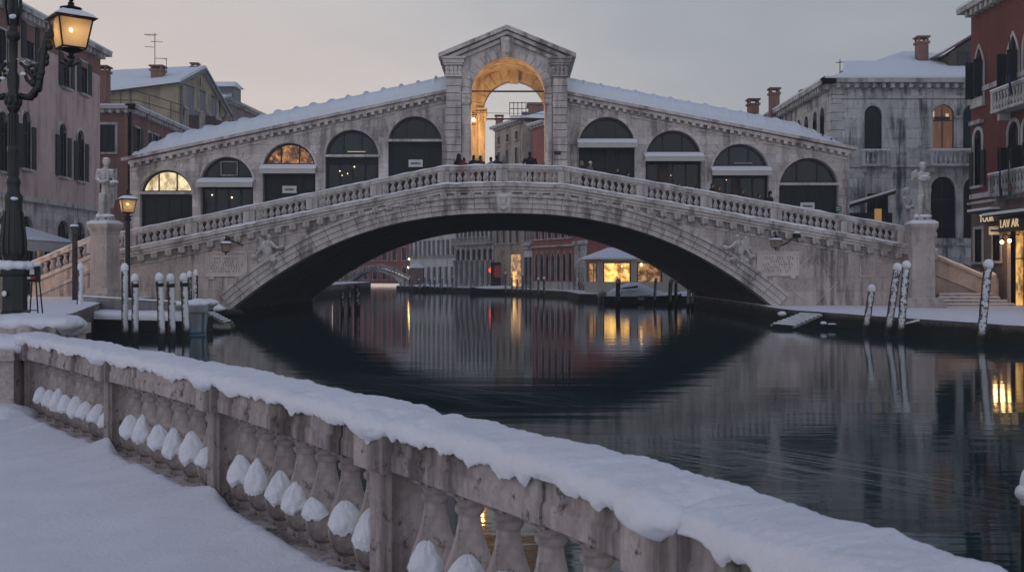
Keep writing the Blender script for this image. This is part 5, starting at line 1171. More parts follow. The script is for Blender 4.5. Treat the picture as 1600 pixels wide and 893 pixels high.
far_facade('distant_brown_house', 'dim brown house in the haze at the far left edge of the arch', 'building', 380, 178, 519, 184, .5, 11, 'mauve', [(1.2, 2.2, 9, 'rect', .9), (4.6, 2.2, 9, 'rect', .9)])
DR, F, L = far_facade('dark_red_house', 'plain dark red house front behind the restaurant pavilion', 'building', 917, 106, 1110, 108, .6, 12, 'farred', [(6.5, 2.2, 4, 'rect', .9)])
RH, F, L = far_facade('red_house', 'red plastered house with a snowy eave seen through the portico on the right', 'building', 820, 112, 866, 104, 9.0, EYE+(425-192)*112/1600, 'farred', [(12.0, 2.6, 2, 'rect', 1.1), ], deep=4) if False else (None, None, None)
# restaurant pavilion
RV = thing('restaurant_pavilion', 'low pale pavilion with a snowy hipped roof and large lit windows seen under the arch', 'pavilion', (12, 95, .6))
d92 = 92; xs = [(914-800)*95.5/1600, (936-800)*d92/1600, (1040-800)*d92/1600, (1090-800)*96/1600]; ys = [95.5, d92, d92, 96]
hp = EYE+(425-405)*d92/1600-.6
for i in range(3):
    A = Vector((xs[i], ys[i], .6)); B = Vector((xs[i+1], ys[i+1], .6)); U_ = (B-A); L = U_.length; U_.normalize(); F = Fr(A, U_, (U_.y, -U_.x, 0)); z0_ = EYE+(425-440)*d92/1600-.6; hh = (440-411)*d92/1600
    if i == 1:
        s_ = d92/1600; W3 = [dict(kind='rect', u=(964-936)*s_, v=z0_, w=40*s_, h=hh, t=.09, trim='frame', pane='warm3', bars=False, sill=False), dict(kind='rect', u=(1015-936)*s_, v=z0_, w=36*s_, h=hh, t=.09, trim='frame', pane='warm4', bars=False, sill=False)]
    elif i == 0: W3 = [dict(kind='rect', u=L*.5, v=z0_, w=L*.62, h=hh, t=.09, trim='frame', pane='warm4', bars=True, sill=False)]
    else: W3 = [dict(kind='rect', u=L*.4, v=z0_, w=1.8, h=hh, t=.09, trim='frame', pane='warm4', bars=False, sill=False)]
    facade(RV, F, L, hp, W3, 'pav', thick=.2)
mb = MB(); A = [(xs[i], ys[i]) for i in range(4)]+[(xs[3], 101), (xs[0], 101)]; c_ = (12.0, 96.5); zt = .6+hp
ov = [(c_[0]+(x-c_[0])*1.06, c_[1]+(y-c_[1])*1.1) for x, y in A]; n = len(ov)
vs = [(x, y, zt) for x, y in ov]+[(x, y, zt+.14) for x, y in ov]+[(9.0, 96, zt+1.15), (14.0, 96, zt+1.15)]
fs = [tuple(range(n-1, -1, -1))]+[(i, (i+1) % n, n+(i+1) % n, n+i) for i in range(n)]+[(n, n+1, 2*n), (n+1, n+2, 2*n+1, 2*n), (n+2, n+3, 2*n+1), (n+3, n+4, 2*n+1), (n+4, n+5, 2*n, 2*n+1), (n+5, n, 2*n)]
mb.add(vs, fs); mb.build('roof', M['snowbig'], root=RV)
mb = MB()
for px, py, r_ in ((1002, 413, .12), (958, 413, .07), (972, 416, .06)): mb.ell(P(px, py, 91.75), r_, 8, 6)
mb.build('bulb', M['bulbs'], root=RV, smooth=True)
# small far bridge
SBR = thing('small_bridge', 'small pale arched footbridge far off in the haze under the main arch', 'bridge', ((600-800)*150/1600, 150, 0))
s150 = 150/1600; X1 = lambda px: (px-800)*s150
Z1 = lambda py: EYE+(425-py)*s150
mb = MB(); o_ = [(X1(530), -.5)]+[(X1(598)-3.9*math.cos(PI*i/16)-1.2, -.4+3.0*math.sin(PI*i/16)) for i in range(17)]+[(X1(648), -.5), (X1(648), Z1(443)), (X1(618), Z1(428)), (X1(596), Z1(420)), (X1(575), Z1(422)), (X1(530), Z1(440))]
mb.wall(Fr((0, 150, 0), (1, 0, 0), (0, -1, 0)), o_, (), 5); mb.build('arch_wall', M['grey'], root=SBR)
mb = MB(); tp_ = [(X1(530), Z1(440)), (X1(575), Z1(422)), (X1(596), Z1(420)), (X1(618), Z1(428)), (X1(648), Z1(443))]; mb.beam(tp_, 149.8, 150.1, .5, .75); mb.beam(tp_, 149.7, 155, .003, .14); 
for k in range(24): x_ = X1(532)+k*(X1(646)-X1(532))/23; mb.box((x_, 149.95, lerp_line(tp_, x_)+.32), (.14, .14, .36))
mb.build('parapet', M['istrian_w'], root=SBR)
# kiosk, far lamps and red sign
KS = thing('kiosk', 'tiny kiosk with a snowy pointed roof on the hazy far quay', 'kiosk', P(651, 440, 147))
c = Vector(KS.location); mb = MB(); mb.box((c.x, 147, 1.9), (2.0, 2, 2.4)); mb.build('body', M['mauve'], root=KS); mb = MB(); mb.lathe([(1.75, 0), (1.6, .12), (.2, .9)], (c.x, 147, 3.1), 4); mb.build('roof', M['snow'], root=KS)
def street_lamp(label, px, py, d, zb, pw):
    p = P(px, py, d); t = thing('street_lamp', label, 'street lamp', (p.x, d, zb), 'street lamps on the far quay'); mb = MB(); mb.tube([(p.x, d, zb), (p.x, d, p.z-.15)], .06, 6); mb.lathe([(.12, .22), (.28, .16), (.26, .2), (.06, .36)], p-Vector((0, 0, .1)), 8); mb.build('post', M['ironplain'], root=t)
    mb = MB(); mb.ell(p, .2, 10, 8); mb.build('bulb', M['bulb'], root=t, smooth=True)
street_lamp('glowing street lamp farthest left of the three lamps in the haze under the arch', 640, 404, 152, .8, 1); street_lamp('brightest of the three lamps in the haze under the arch', 651, 404, 149, .8, 1); street_lamp('lowest of the three lamps in the haze under the arch', 639, 417, 153, .8, 1)
RS = thing('round_sign', 'round glowing red sign on the waterfront under the arch', 'sign', P(768, 422, 126)); c = Vector(RS.location); mb = MB(); mb.tube([c+Vector((0, .06, 0)), c+Vector((0, -.06, 0))], .34, 18); mb.build('disc', M['redglow'], root=RS)
mb = MB()
for dz in (-.15, 0, .15): mb.box(c+Vector((0, -.075, dz)), (.38, .02, .04))
mb.build('lettering', M['signred'], root=RS)
mb = MB(); mb.tube([c+Vector((0, 0, -.4)), (c.x, c.y, .5)], .05, 6); mb.build('post', M['ironplain'], root=RS)
RA = thing('red_stall', 'dark stall with a dim red glowing panel beside the round red sign', 'stall', P(782, 445, 125)); c = Vector(RA.location); mb = MB(); mb.box((c.x, 126.0, 2.2), (2.4, 1.6, 3.0)); mb.build('body', M['shop'], root=RA)
mb = MB(); mb.box((c.x, 125.15, 2.6), (1.6, .06, 1.5)); mb.build('panel', emit('dim_red', (.6, .06, .07), .10), root=RA)

# ------------------------------------------------------------------ poles, boats
def pole(label, px, pyb, pxt, pyt, wpx, mat='poleA', cap=True, group=None, d=None, seed=0, ring=False):
    d = d or EYE*1600/(pyb-425); b = P(px, 425+EYE*1600/d, d); tp = P(pxt, pyt, d); r = wpx*d/3200; ax = (tp-b).normalized()
    t = thing('mooring_pole', label, 'mooring pole', (b.x, b.y, 0), group); H = (tp-b).length
    mb = MB(); n = 12; pts = [b-ax*1.0]+[b+ax*H*k/n for k in range(n+1)]; mb.tube(pts, [r*(1+.05*math.sin(k*2.1+seed)) for k in range(len(pts))], 14); mb.build('shaft', M[mat], root=t, smooth=True, autos=R(50))
    if cap:
        mb = MB(); mb.lathe([(r*1.02, -.10), (r*1.14, -.03), (r*1.2, .04), (r*1.05, .12), (r*.72, .18), (r*.35, .21), (.012, .22)], tp, 14); mb.build('snow_cap', M['snow'], root=t, smooth=True, jitter=r*.12, jscale=3)
    if ring:
        mb = MB(); mb.tube([tp-ax*.16, tp-ax*.30], r*1.1, 14); mb.build('iron_band', M['ironplain'], root=t)
    return t
G1 = 'mooring poles beside the barge on the left'
pole('thin snowy pole leaning at the quay edge, left of the barge', 122, 521, 126, 418, 8, group=G1, seed=1)
pole('tallest snow plastered pole in front of the barge', 195, 531, 195, 420, 10, group=G1, seed=2)
pole('banded snowy pole just right of the tallest pole by the barge', 211, 532, 211, 436, 10.5, group=G1, seed=3, ring=True)
pole('leftmost of the three matching poles at the right half of the barge', 253, 534, 249, 435, 11, group=G1, seed=4, ring=True)
pole('middle of the three matching poles at the right half of the barge', 269, 532, 266.5, 436, 11, group=G1, seed=5, ring=True)
pole('rightmost of the three matching poles, next to the white barge stern', 291, 529, 287, 435, 11, group=G1, seed=6, ring=True)
pole('dark pole behind the white barge stern', 298, 490, 296, 430, 6.5, 'poleC', group=G1, d=46)
pole('thin snowy pole behind the white barge stern, nearest the plaque', 307, 490, 306, 428, 6.5, 'poleB', group=G1, d=47)
G2 = 'snow flecked poles along the right quay'
pole('short snow flecked pole, lowest of those on the right quay', 1352, 514, 1362, 452, 10.5, 'poleB', group=G2, d=42)
pole('tall snow flecked pole left of the pair by the right pedestal', 1387, 517, 1402, 419, 11.5, 'poleB', group=G2, d=40.8)
pole('tallest snow flecked pole in front of the right pedestal', 1407, 521, 1416, 415, 11.5, 'poleB', group=G2, d=39.8)
pole('lone snow flecked pole in front of the steps on the right', 1532, 517, 1544, 414, 13, 'poleB', group=G2, d=35.8)
G3 = 'poles seen under the arch'
pole('dark pole nearest the left haunch inside the arch', 535, 491, 535, 455, 6, 'poleC', False, G3, d=62)
pole('second dark pole from the left haunch inside the arch', 546, 490, 546, 448, 6, 'poleC', False, G3, d=64); pole('thickest dark pole inside the arch by the left haunch', 558, 489, 558, 445, 9, 'poleC', False, G3, d=66)
pole('dark thick pole in front of the snow covered motorboat', 965, 484, 966, 440, 7, 'poleC', True, G3, d=74); pole('white leaning pole behind the motorboat', 1022, 478, 1025, 437, 4.5, 'poleA', True, G3, d=80)
pole('white thick pole at the right end of the motorboat', 1046, 481, 1048, 440, 6, 'poleA', True, G3, d=76); pole('dark pole just right of the white pole by the motorboat', 1056, 479, 1056, 443, 5, 'poleC', True, G3, d=78)
pole('left one of two flecked poles near the right haunch inside the arch', 1075, 485, 1077, 452, 6, 'poleB', False, G3, d=70); pole('right one of two flecked poles near the right haunch inside the arch', 1081, 486, 1084, 455, 5, 'poleB', False, G3, d=71)
pole('left one of the two dark poles before the red gothic arches', 841, 462, 841, 436, 3, 'poleC', True, G3, d=103); pole('right one of the two dark poles before the red gothic arches', 850, 462, 850, 435, 3.6, 'poleC', True, G3, d=103)
rp = random.Random(11)
G4 = 'small poles along the hazy far quay'
for i in range(14):
    px = 626+i*6.6+rp.uniform(-2, 2); pole('thin dark pole in the hazy cluster before the grey palace', px, 456, px+rp.uniform(-.6, .6), 436+rp.uniform(-4, 4), 1.9, 'poleC', i % 2 == 0, G4, d=131+rp.uniform(-3, 3))
for i, px in enumerate((790, 800, 808, 817, 822, 829)):
    pole('thin dark pole in the row before the ochre house', px, 460, px, 430+rp.uniform(-4, 8), 2.6, 'poleC', i % 3 == 0, G4, d=112)
pole('snow capped pole end at the right edge of the water, close to the camera', 1604, 900, 1603, 770, 16, 'poleA', True, None, d=9.0)
mb = MB(); mb.ell(P(1600, 769, 9.0), (.075, .075, .075), 12, 9); tag(mb.build('snow_lump', M['snow'], loc=tuple(P(1600, 769, 9.0)), smooth=True, jitter=.012, jscale=12), 'round lump of snow on the pole at the right edge', 'snow')

# barge with white stern, left
BG = thing('work_barge', 'moored work barge with plank side, snowy deck and white stern trimmed in blue', 'boat', (-15.2, 42, 0))
def bw(px, d): return (px-800)*d/1600
mb = MB(); mb.hexa([(bw(126, 44), 42.6, -.3), (bw(298, 41.5), 41.2, -.3), (bw(298, 41.5)+.1, 44.2, -.3), (bw(126, 44), 45.6, -.3)], [(bw(122, 44), 42.4, .66), (bw(298, 41.5), 41.0, .60), (bw(298, 41.5)+.1, 44.3, .60), (bw(122, 44), 45.8, .66)]); mb.build('hull', M['boatdark'], root=BG)
mb = MB(); vs = []; fs = []
for i in range(41):
    s = i/40; x_ = bw(122, 44)+(bw(298, 41.5)-bw(122, 44))*s; y0_ = 42.4-1.4*s; z_ = .66-.06*s
    for k, (dy, dz) in enumerate(((-.12, -.06), (-.14, .10), (0, .22), (.25, .25), (1.4, .2), (3.2, .2))): vs.append((x_, y0_+dy+.02*noise.noise(Vector((x_*3, k, 0))), z_+dz+.04*noise.noise(Vector((x_*1.7, k, 1)))*(k > 0)))
for i in range(40):
    for k in range(5): fs.append((i*6+k, i*6+k+1, (i+1)*6+k+1, (i+1)*6+k))
mb.add(vs, fs); mb.build('deck_snow', M['snow'], root=BG, smooth=True)
mb = MB(); mb.hexa([(bw(130, 45.6), 45.6, .7), (bw(292, 44), 44.1, .65), (bw(292, 44), 44.2, .65), (bw(130, 45.6), 45.7, .7)], [(bw(130, 45.6), 45.6, 1.42), (bw(292, 44), 44.1, 1.18), (bw(292, 44), 44.2, 1.18), (bw(130, 45.6), 45.7, 1.42)]); mb.build('plank_side', M['plank'], root=BG)
mb = MB(); mb.hexa([(bw(130, 45.6), 45.5, 1.423), (bw(292, 44), 44.0, 1.183), (bw(292, 44), 44.25, 1.183), (bw(130, 45.6), 45.75, 1.423)], [(bw(130, 45.6), 45.5, 1.47), (bw(292, 44), 44.0, 1.24), (bw(292, 44), 44.25, 1.24), (bw(130, 45.6), 45.75, 1.47)]); mb.build('snow_cap', M['snow'], root=BG)
d4 = 40.5; A = [(bw(296, d4), d4, -.1), (bw(317, d4), d4+.3, -.1), (bw(322, d4+3), d4+3, -.1), (bw(296, d4+3), d4+3, -.1)]; B = [(bw(291, d4), d4-.15, 1.0), (bw(322, d4), d4+.2, 1.0), (bw(327, d4+3.2), d4+3.2, 1.0), (bw(291, d4+3), d4+3.2, 1.0)]
mb = MB(); mb.hexa(A, B); st_ = mb.build('stern', M['boatwhite'], root=BG)
mb = MB(); mb.hexa([(bw(290, d4), d4-.25, .92), (bw(323.5, d4), d4+.12, .92), (bw(328, d4+3.3), d4+3.3, .92), (bw(290, d4+3.3), d4+3.3, .92)], [(bw(290, d4), d4-.25, 1.17), (bw(323.5, d4), d4+.12, 1.17), (bw(328, d4+3.3), d4+3.3, 1.17), (bw(290, d4+3.3), d4+3.3, 1.17)]); mb.build('gunwale', M['boatwhite'], root=BG)
mb = MB()
for px in (298, 315): mb.tube([(bw(px, d4), d4-.08+(.25 if px > 310 else 0), .12), (bw(px-2 if px < 310 else px+2, d4), d4-.16+(.25 if px > 310 else 0), .88)], .04, 6)
mb.tube([(bw(296, d4), d4-.06, .1), (bw(317.5, d4), d4+.22, .1)], .05, 6); mb.build('trim', M['blue'], parent=st_, root=BG)
mb = MB(); rs = random.Random(2)
for k in range(14): mb.ell((bw(294+rs.random()*26, d4+1.2), d4+.4+rs.random()*1.9, 1.2+rs.random()*.06), (.25+rs.random()*.15, .3, .1+rs.random()*.08), 10, 7)
mb.build('snow', M['snow'], root=BG, remesh=.05)
def gangplank(name, label, a, b, c, d_, n, rails=False):
    a, b, c, d_ = [Vector(q) for q in (a, b, c, d_)]; t = thing(name, label, 'gangplank', tuple((a+b+c+d_)/4)); mb = MB(); sn = MB()
    for i in range(n):
        s0, s1 = (i+.2)/n, (i+.62)/n; q = [a.lerp(b, s0), a.lerp(b, s1), d_.lerp(c, s1), d_.lerp(c, s0)]; up = Vector((0, 0, .03))
        mb.hexa(q, [p+up for p in q]); sn.hexa([p+up*1.05 for p in q], [p+up*1.05+Vector((0, 0, .025)) for p in q])
    for e, f in ((a, b), (d_, c)): mb.tube([e-Vector((0, 0, .03)), f-Vector((0, 0, .03))], .06, 6)
    mb.build('treads', M['plank'], root=t); sn.build('snow', M['snow'], root=t)
gangplank('gangplank', 'snowy slatted ramp sloping into the water beside the left abutment', P(322, 488, 47), P(352, 505, 44.5), P(363, 503, 45.5), P(334, 487.5, 48.5), 6)
gangplank('gangplank', 'snowy slatted ramp sloping into the water beside the right quay', P(1252, 489.5, 47), P(1205, 507, 45.5), P(1240, 510, 44.6), P(1284, 491.5, 45.8), 7)
mb = MB(); rs = random.Random(4)
for k in range(7): mb.ell((bw(325+k*7, 50.5), 51-rs.random(), .42+rs.random()*.2), (.4, .4, .22), 10, 7)
tag(mb.build('rock', M['quaywall'], loc=(bw(345, 50.5), 51, .2), remesh=.07), 'low heap of snowy rubble stone at the foot of the left abutment', 'rocks')
mb = MB(); mb.ell(P(333, 478, 50), (.45, .3, .12)); mb.ell(P(343, 482, 49.6), (.3, .25, .14)); mb.ell(P(1222, 490, 48.8), (.2, .2, .10)); mb.ell(P(1300, 506, 45.0), (.2, .2, .05)); mb.ell(P(1287, 504.5, 45), (.12, .2, .05))
tag(mb.build('snow_lumps', M['snow'], smooth=True, jitter=.04), 'scattered lumps of snow lying on the rubble at the abutments', 'snow', kind='stuff')
# fender beams along right quay
for (pa, pb, lab) in (((1412, 509), (1436, 503), 'snowy stub of timber by the pair of tall poles on the right quay wall'), ((1464, 517), (1512, 515), 'long snowy fender beam on the quay wall in front of the steps')):
    a_ = P(*pa, 39.9); b_ = P(*pb, 39.5); t = thing('fender_beam', lab, 'beam', tuple((a_+b_)/2)); mb = MB(); mb.tube([a_, b_], .07, 8); mb.build('timber', M['wood'], root=t); mb = MB(); mb.tube([a_+Vector((0, 0, .07)), b_+Vector((0, 0, .07))], .05, 8); mb.build('snow', M['snow'], root=t)
# snow covered motorboat under the arch
DM = 83.0
MBt = thing('motorboat', 'covered motorboat buried in snow at the restaurant quay under the arch', 'boat', (10.5, DM, 0))
def bp(px, py, d=DM): return P(px, py, d)
x0_, x1_ = bw(943, DM), bw(1064, DM)
def boat_w(s_): return 1.25*min(1, .25+s_*4)*(1-.75*max(0, (s_-.72)/.28)**2)
mb = MB(); n = 30; vs = []; fs = []
for i in range(n+1):
    s_ = i/n; x_ = x0_+(x1_-x0_)*s_; wd = boat_w(s_); sh = .30*max(0, s_-.55)
    for (f, z_) in ((-1, .55+sh), (-.93, .25), (-.6, -.2), (.6, -.2), (.93, .25), (1, .55+sh)): vs.append((x_, DM+f*wd, z_))
for i in range(n):
    for k in range(5): fs.append((i*6+k, i*6+k+1, (i+1)*6+k+1, (i+1)*6+k))
fs += [(0, 1, 2, 3, 4, 5), tuple(n*6+k for k in range(5, -1, -1))]
mb.add(vs, fs); mb.build('hull', M['boatdark'], root=MBt, smooth=True, autos=R(40))
def loaf(name, pts, mat, w0, amp=.05):
    """a snow loaded cover: (s along the boat, crown height)"""
    vs = []; fs = []; K_ = 13; ns = 46; a_, b_ = pts[0][0], pts[-1][0]
    for i in range(ns+1):
        q = a_+(b_-a_)*i/ns; z_ = lerp_line(pts, q); x_ = x0_+(x1_-x0_)*q; w_ = boat_w(q)*w0
        for k in range(K_):
            t = -1+2*k/(K_-1); base = .56+.30*max(0, q-.55); h = (z_-base)*(1-abs(t)**3)
            vs.append((x_, DM+t*w_, base+max(0, h)+amp*noise.noise(Vector((x_*1.6, t*2, 3)))*(1-abs(t)**4)))
    for i in range(ns):
        for k in range(K_-1): fs.append((i*K_+k, i*K_+k+1, (i+1)*K_+k+1, (i+1)*K_+k))
    m_ = MB(); m_.add(vs, fs); return m_.build(name, M[mat], root=MBt, smooth=True)
loaf('snow_cover', [(0, .62), (.05, .80), (.12, 1.15), (.22, 1.45), (.36, 1.66), (.46, 1.62), (.58, 1.30), (.68, 1.0), (.8, .86), (1.0, .78)], 'snow', .97)
mb = MB(); sf_ = lambda q, z_, f=-.9: (x0_+(x1_-x0_)*q, DM+f*boat_w(q), z_)
mb.hexa([sf_(.20, 1.15, -1.0), sf_(.42, 1.25, -1.0), sf_(.42, 1.25, -.9), sf_(.20, 1.15, -.9)], [sf_(.24, 1.27, -.98), sf_(.42, 1.42, -.98), sf_(.42, 1.42, -.9), sf_(.24, 1.27, -.9)]); mb.build('windscreen', M['glass'], root=MBt)
mb = MB(); mb.tube([sf_(.0, .62, -1.02), sf_(.5, .62, -1.02), sf_(1.0, .74, -1.02)], .05, 6); mb.build('rubbing_strake', M['istrian_w'], root=MBt)
mb = MB(); mb.hexa([sf_(.42, .30, -1.0), sf_(.50, .30, -1.0), sf_(.50, .30, -.95), sf_(.42, .30, -.95)], [sf_(.42, .48, -1.03), sf_(.50, .48, -1.03), sf_(.50, .48, -.95), sf_(.42, .48, -.95)]); mb.build('number_plate', M['sign'], root=MBt)
mb = MB(); mb.tube([(x0_-.35, DM-.2, -.1), (x0_-.25, DM-.2, .5), (x0_+.05, DM-.2, .95)], [.12, .2, .24], 8); mb.ell((x0_-.25, DM-.2, .62), (.34, .3, .32)); mb.build('outboard', M['boatwhite'], root=MBt, smooth=True, jitter=.04)
mb = MB(); mb.tube([bp(990, 458), bp(991, 443)], .04, 6); mb.ell(bp(988, 446), (.14, .1, .1)); mb.build('mast', M['istrian_w'], root=MBt)
mb = MB(); mb.ell(bp(1078, 465, 85), (1.9, 1.0, .55), 16, 8); mb.build('snow_bank', M['snow'], loc=tuple(bp(1078, 464, 85)), smooth=True, jitter=.08); bpy.data.objects['snow_bank']['kind'] = 'stuff'; tag(bpy.data.objects['snow_bank'], 'bank of snow at the end of the restaurant quay', 'snow')
def rowboat(label, px, py, d, ln, snowy=True):
    c = P(px, py, d); c.z = 0; t = thing('small_boat', label, 'boat', tuple(c), 'small boats moored in the haze'); mb = MB(); vs = []; fs = []; n = 12
    for i in range(n+1):
        s = -1+2*i/n; wd = .8*(1-abs(s)**2.5)+.04; sh = .25*abs(s)**2
        for (f, z_) in ((-1, .55+sh), (-.6, .0), (.6, .0), (1, .55+sh)): vs.append((c.x+s*ln/2, c.y+f*wd, z_))
    for i in range(n):
        for k in range(3): fs.append((i*4+k, i*4+k+1, (i+1)*4+k+1, (i+1)*4+k))
    fs += [(0, 1, 2, 3), tuple(n*4+k for k in (3, 2, 1, 0))]; mb.add(vs, fs); mb.build('hull', M['boatdark'], root=t, smooth=True)
    mb = MB(); mb.ell((c.x, c.y, .62), (ln*.44, .7, .3), 14, 8); mb.build('snow_cover', M['snow'], root=t, smooth=True, jitter=.05)
rowboat('white covered boat moored before the grey palace in the haze', 688, 455, 133, 4.6); rowboat('dark boat with a snowy rim moored below the round red sign', 778, 458, 119, 6.5); rowboat('small white boat beside the kiosk in the haze', 660, 455, 134, 3.0)
# ice flecks
for k, (px, py, r_) in enumerate(((635, 597, .10), (655, 596, .05), (928, 665, .07), (925, 655, .03), (1108, 697, .06), (1226, 745, .05), (585, 587, .05))):
    d = EYE*1600/(py-425); mb = MB(); mb.ell((0, 0, .012), (r_, r_*1.6, .02), 10, 6); tag(mb.build('ice_fleck', M['snow'], loc=((px-800)*d/1600, d, 0), smooth=True), 'small white fleck of ice drifting on the canal', 'ice', 'ice flecks on the water')

# ------------------------------------------------------------------ foreground balustrade
ctrl = [(-6.45, 13.2), (-6.03, 12.7), (-4.10, 10.26), (-2.39, 8.07), (-.78, 5.7), (.03, 4.52), (.47, 3.70), (.84, 2.85), (1.06, 2.1), (1.24, 1.2), (1.36, .3)]
QZ = .67; RH = .08
def catmull(pts, n=40):
    out = []; P_ = [Vector(p) for p in pts]; P_ = [2*P_[0]-P_[1]]+P_+[2*P_[-1]-P_[-2]]
    for i in range(1, len(P_)-2):
        p0, p1, p2, p3 = P_[i-1:i+3]
        for k in range(n):
            t = k/n; out.append(.5*((2*p1)+(-p0+p2)*t+(2*p0-5*p1+4*p2-p3)*t*t+(-p0+3*p1-3*p2+p3)*t**3))
    out.append(P_[-2]); return out
raw = catmull(ctrl)
# smooth the traced curve, then resample by length
for _ in range(260):
    raw = [raw[0]]+[(raw[i-1]+raw[i]*2+raw[i+1])/4 for i in range(1, len(raw)-1)]+[raw[-1]]
cum = [0]
for a, b in zip(raw, raw[1:]): cum.append(cum[-1]+(b-a).length)
LT = cum[-1]
def cv(s):
    s = max(0, min(LT, s)); lo, hi = 0, len(cum)-1
    while hi-lo > 1:
        m_ = (lo+hi)//2
        if cum[m_] <= s: lo = m_
        else: hi = m_
    t = (s-cum[lo])/max(1e-9, cum[lo+1]-cum[lo]); p = raw[lo].lerp(raw[lo+1], t)
    d = (raw[min(lo+3, len(raw)-1)]-raw[max(lo-2, 0)]).normalized(); return p, d, Vector((-d.y, d.x))   # normal to the canal side
def sof(pt): return min(range(len(raw)), key=lambda i: (raw[i]-Vector(pt)).length)
FB_ = thing('stone_balustrade', 'old curving stone balustrade heaped with snow along the near quay in the foreground', 'balustrade', (-2.2, 8, QZ))
IN = -.0   # traced curve is the inner lower edge of the rail
def sweep(mb, s0, s1, prof, step=.08):
    n = max(1, int((s1-s0)/step)); K = len(prof); vs = []; fs = []
    for i in range(n+1):
        p, d, nn = cv(s0+(s1-s0)*i/n)
        for a, z in prof: vs.append((p.x+nn.x*a, p.y+nn.y*a, QZ+z))
    for i in range(n):
        for k in range(K): fs.append((i*K+k, i*K+(k+1) % K, (i+1)*K+(k+1) % K, (i+1)*K+k))
    fs += [tuple(range(K)), tuple(n*K+k for k in range(K-1, -1, -1))]; mb.add(vs, fs)
mb = MB(); s = .05; rs = random.Random(8)
while s < LT-.05:
    e = min(LT-.02, s+rs.uniform(.85, 1.3)); j = rs.uniform(-.006, .006)
    sweep(mb, s, e-.008, [(a_+j, z_+RH) for a_, z_ in ((.03, .66), (.0, .675), (.0, .76), (.015, .78), (.015, .885), (.03, .895), (.36, .895), (.38, .66))]); s = e
FRL = mb.build('rail', M['fore'], root=FB_)
mb = MB(); sweep(mb, .05, LT-.02, [(.0, -.3), (.0, .035), (.03, .05), (.35, .05), (.38, .035), (.38, -.9)]); mb.build('plinth', M['fore'], root=FB_)
# posts
pts_s = [cum[sof(c)] for c in ((-6.1, 12.8), (-4.10, 10.26), (-2.39, 8.07), (-.78, 5.7), (.53, 3.62))]+[LT-1.6]
for s in pts_s:
    p, d, nn = cv(s); c = p+nn*.19; rz = math.atan2(d.y, d.x)
    mb = MB(); mb.box((0, 0, .36+RH/2), (.27, .30, .60+RH)); mb.box((0, 0, .03), (.33, .36, .08)); mb.box((0, -.005, .775+RH), (.36, .45, .23))
    q = mb.build('post', M['fore'], parent=FB_); q.location = Vector((c.x, c.y, QZ))-Vector(FB_.location); q.rotation_euler = (0, 0, rz)
# balusters
prof = [(.07, .07), (.10, .095), (.121, .135), (.131, .185), (.131, .23), (.119, .29), (.097, .35), (.073, .42), (.058, .49), (.053, .53), (.07, .55), (.072, .572), (.056, .585), (.075, .615), (.085, .625)]
mb = MB(); mb.lathe(prof, n=22); mb.box((0, 0, .05), (.17, .17, .04)); mb.box((0, 0, .643), (.19, .19, .034)); mb.v = [(x_*1.07, y_*1.07, .051+(z_-.035)*(.66+RH-.053)/.625) for x_, y_, z_ in mb.v]; bmesh_ = mb.mesh('baluster', M['fore'], smooth=True, autos=R(38))
sn_meshes = []
prof2 = [(r*1.07, .051+(z-.035)*(.66+RH-.053)/.625) for r, z in prof]
def prad(z):
    for (ra, za), (rb, zb) in zip(prof2, prof2[1:]):
        if za <= z <= zb and zb > za: return ra+(rb-ra)*(z-za)/(zb-za)
    return .07
for v in range(12):
    rs = random.Random(40+v); mb = MB(); vs = []; fs = []; nt_, nz_ = 44, 30; z0 = .225+rs.uniform(-.03, .02); z1 = .47+rs.uniform(-.05, .04); wmax = rs.uniform(.95, 1.3); sk = rs.uniform(-.15, .15)
    for i in range(nz_+1):
        t = i/nz_; tm = wmax*math.sqrt(max(0, 1-t**1.5))*(.82+.18*min(1, t/.15))
        for k in range(nt_+1):
            q = 2*k/nt_-1; th = -PI/2+tm*q+sk*t
            rag = (.035*noise.noise(Vector((q*2.2, v*7, 1)))+.014*noise.noise(Vector((q*7, v*5, 2)))+.006*noise.noise(Vector((q*19, v*5, 3))))*(1-t)**2+.045*(q*q)*(1-t)
            z = z0+(z1-z0)*t+rag
            th_ = .034*(max(0, 1-q*q))**.5*min(1, .45+t*4)*math.sqrt(max(0, 1-t**4))*(1+.35*noise.noise(Vector((q*2.5, t*4, v*3))))+.007*noise.noise(Vector((q*4, t*5, v)))+.0015*noise.noise(Vector((q*15, t*15, v)))
            r = prad(z)+th_-.004; vs.append((r*math.cos(th), r*math.sin(th), z))
    W_ = nt_+1
    for i in range(nz_):
        for k in range(nt_): fs.append((i*W_+k, i*W_+k+1, (i+1)*W_+k+1, (i+1)*W_+k))
    mb.add(vs, fs); sn_meshes.append(mb.mesh('snow_clump', M['snowfore'], smooth=True))
NB = 0
for a, b in zip(pts_s, pts_s[1:]):
    k = max(1, int(round((b-a-.3)/.385)))
    for i in range(k):
        s = a+.17+(i+.5)*(b-a-.34)/k; p, d, nn = cv(s); c = p+nn*.19; rz = math.atan2(d.y, d.x)
        o = newobj('baluster', bmesh_, FB_, Vector((c.x, c.y, QZ))-Vector(FB_.location), rz=rz+random.uniform(-.03, .03)); NB += 1
        if random.random() < .08: continue
        q = newobj('snow_clump', sn_meshes[random.randrange(12)], o, (0, 0, 0), rz=random.uniform(-.25, .35))
        o.rotation_euler.z = rz-.0
        # the clump sits on the shoulder that faces the quay
        q.rotation_euler = (0, 0, R(34)+random.uniform(-.35, .35)); k_ = random.uniform(.78, 1.12); q.scale = (random.uniform(.97, 1.04), 1.0, k_); q.location.z = .27*(1-k_)
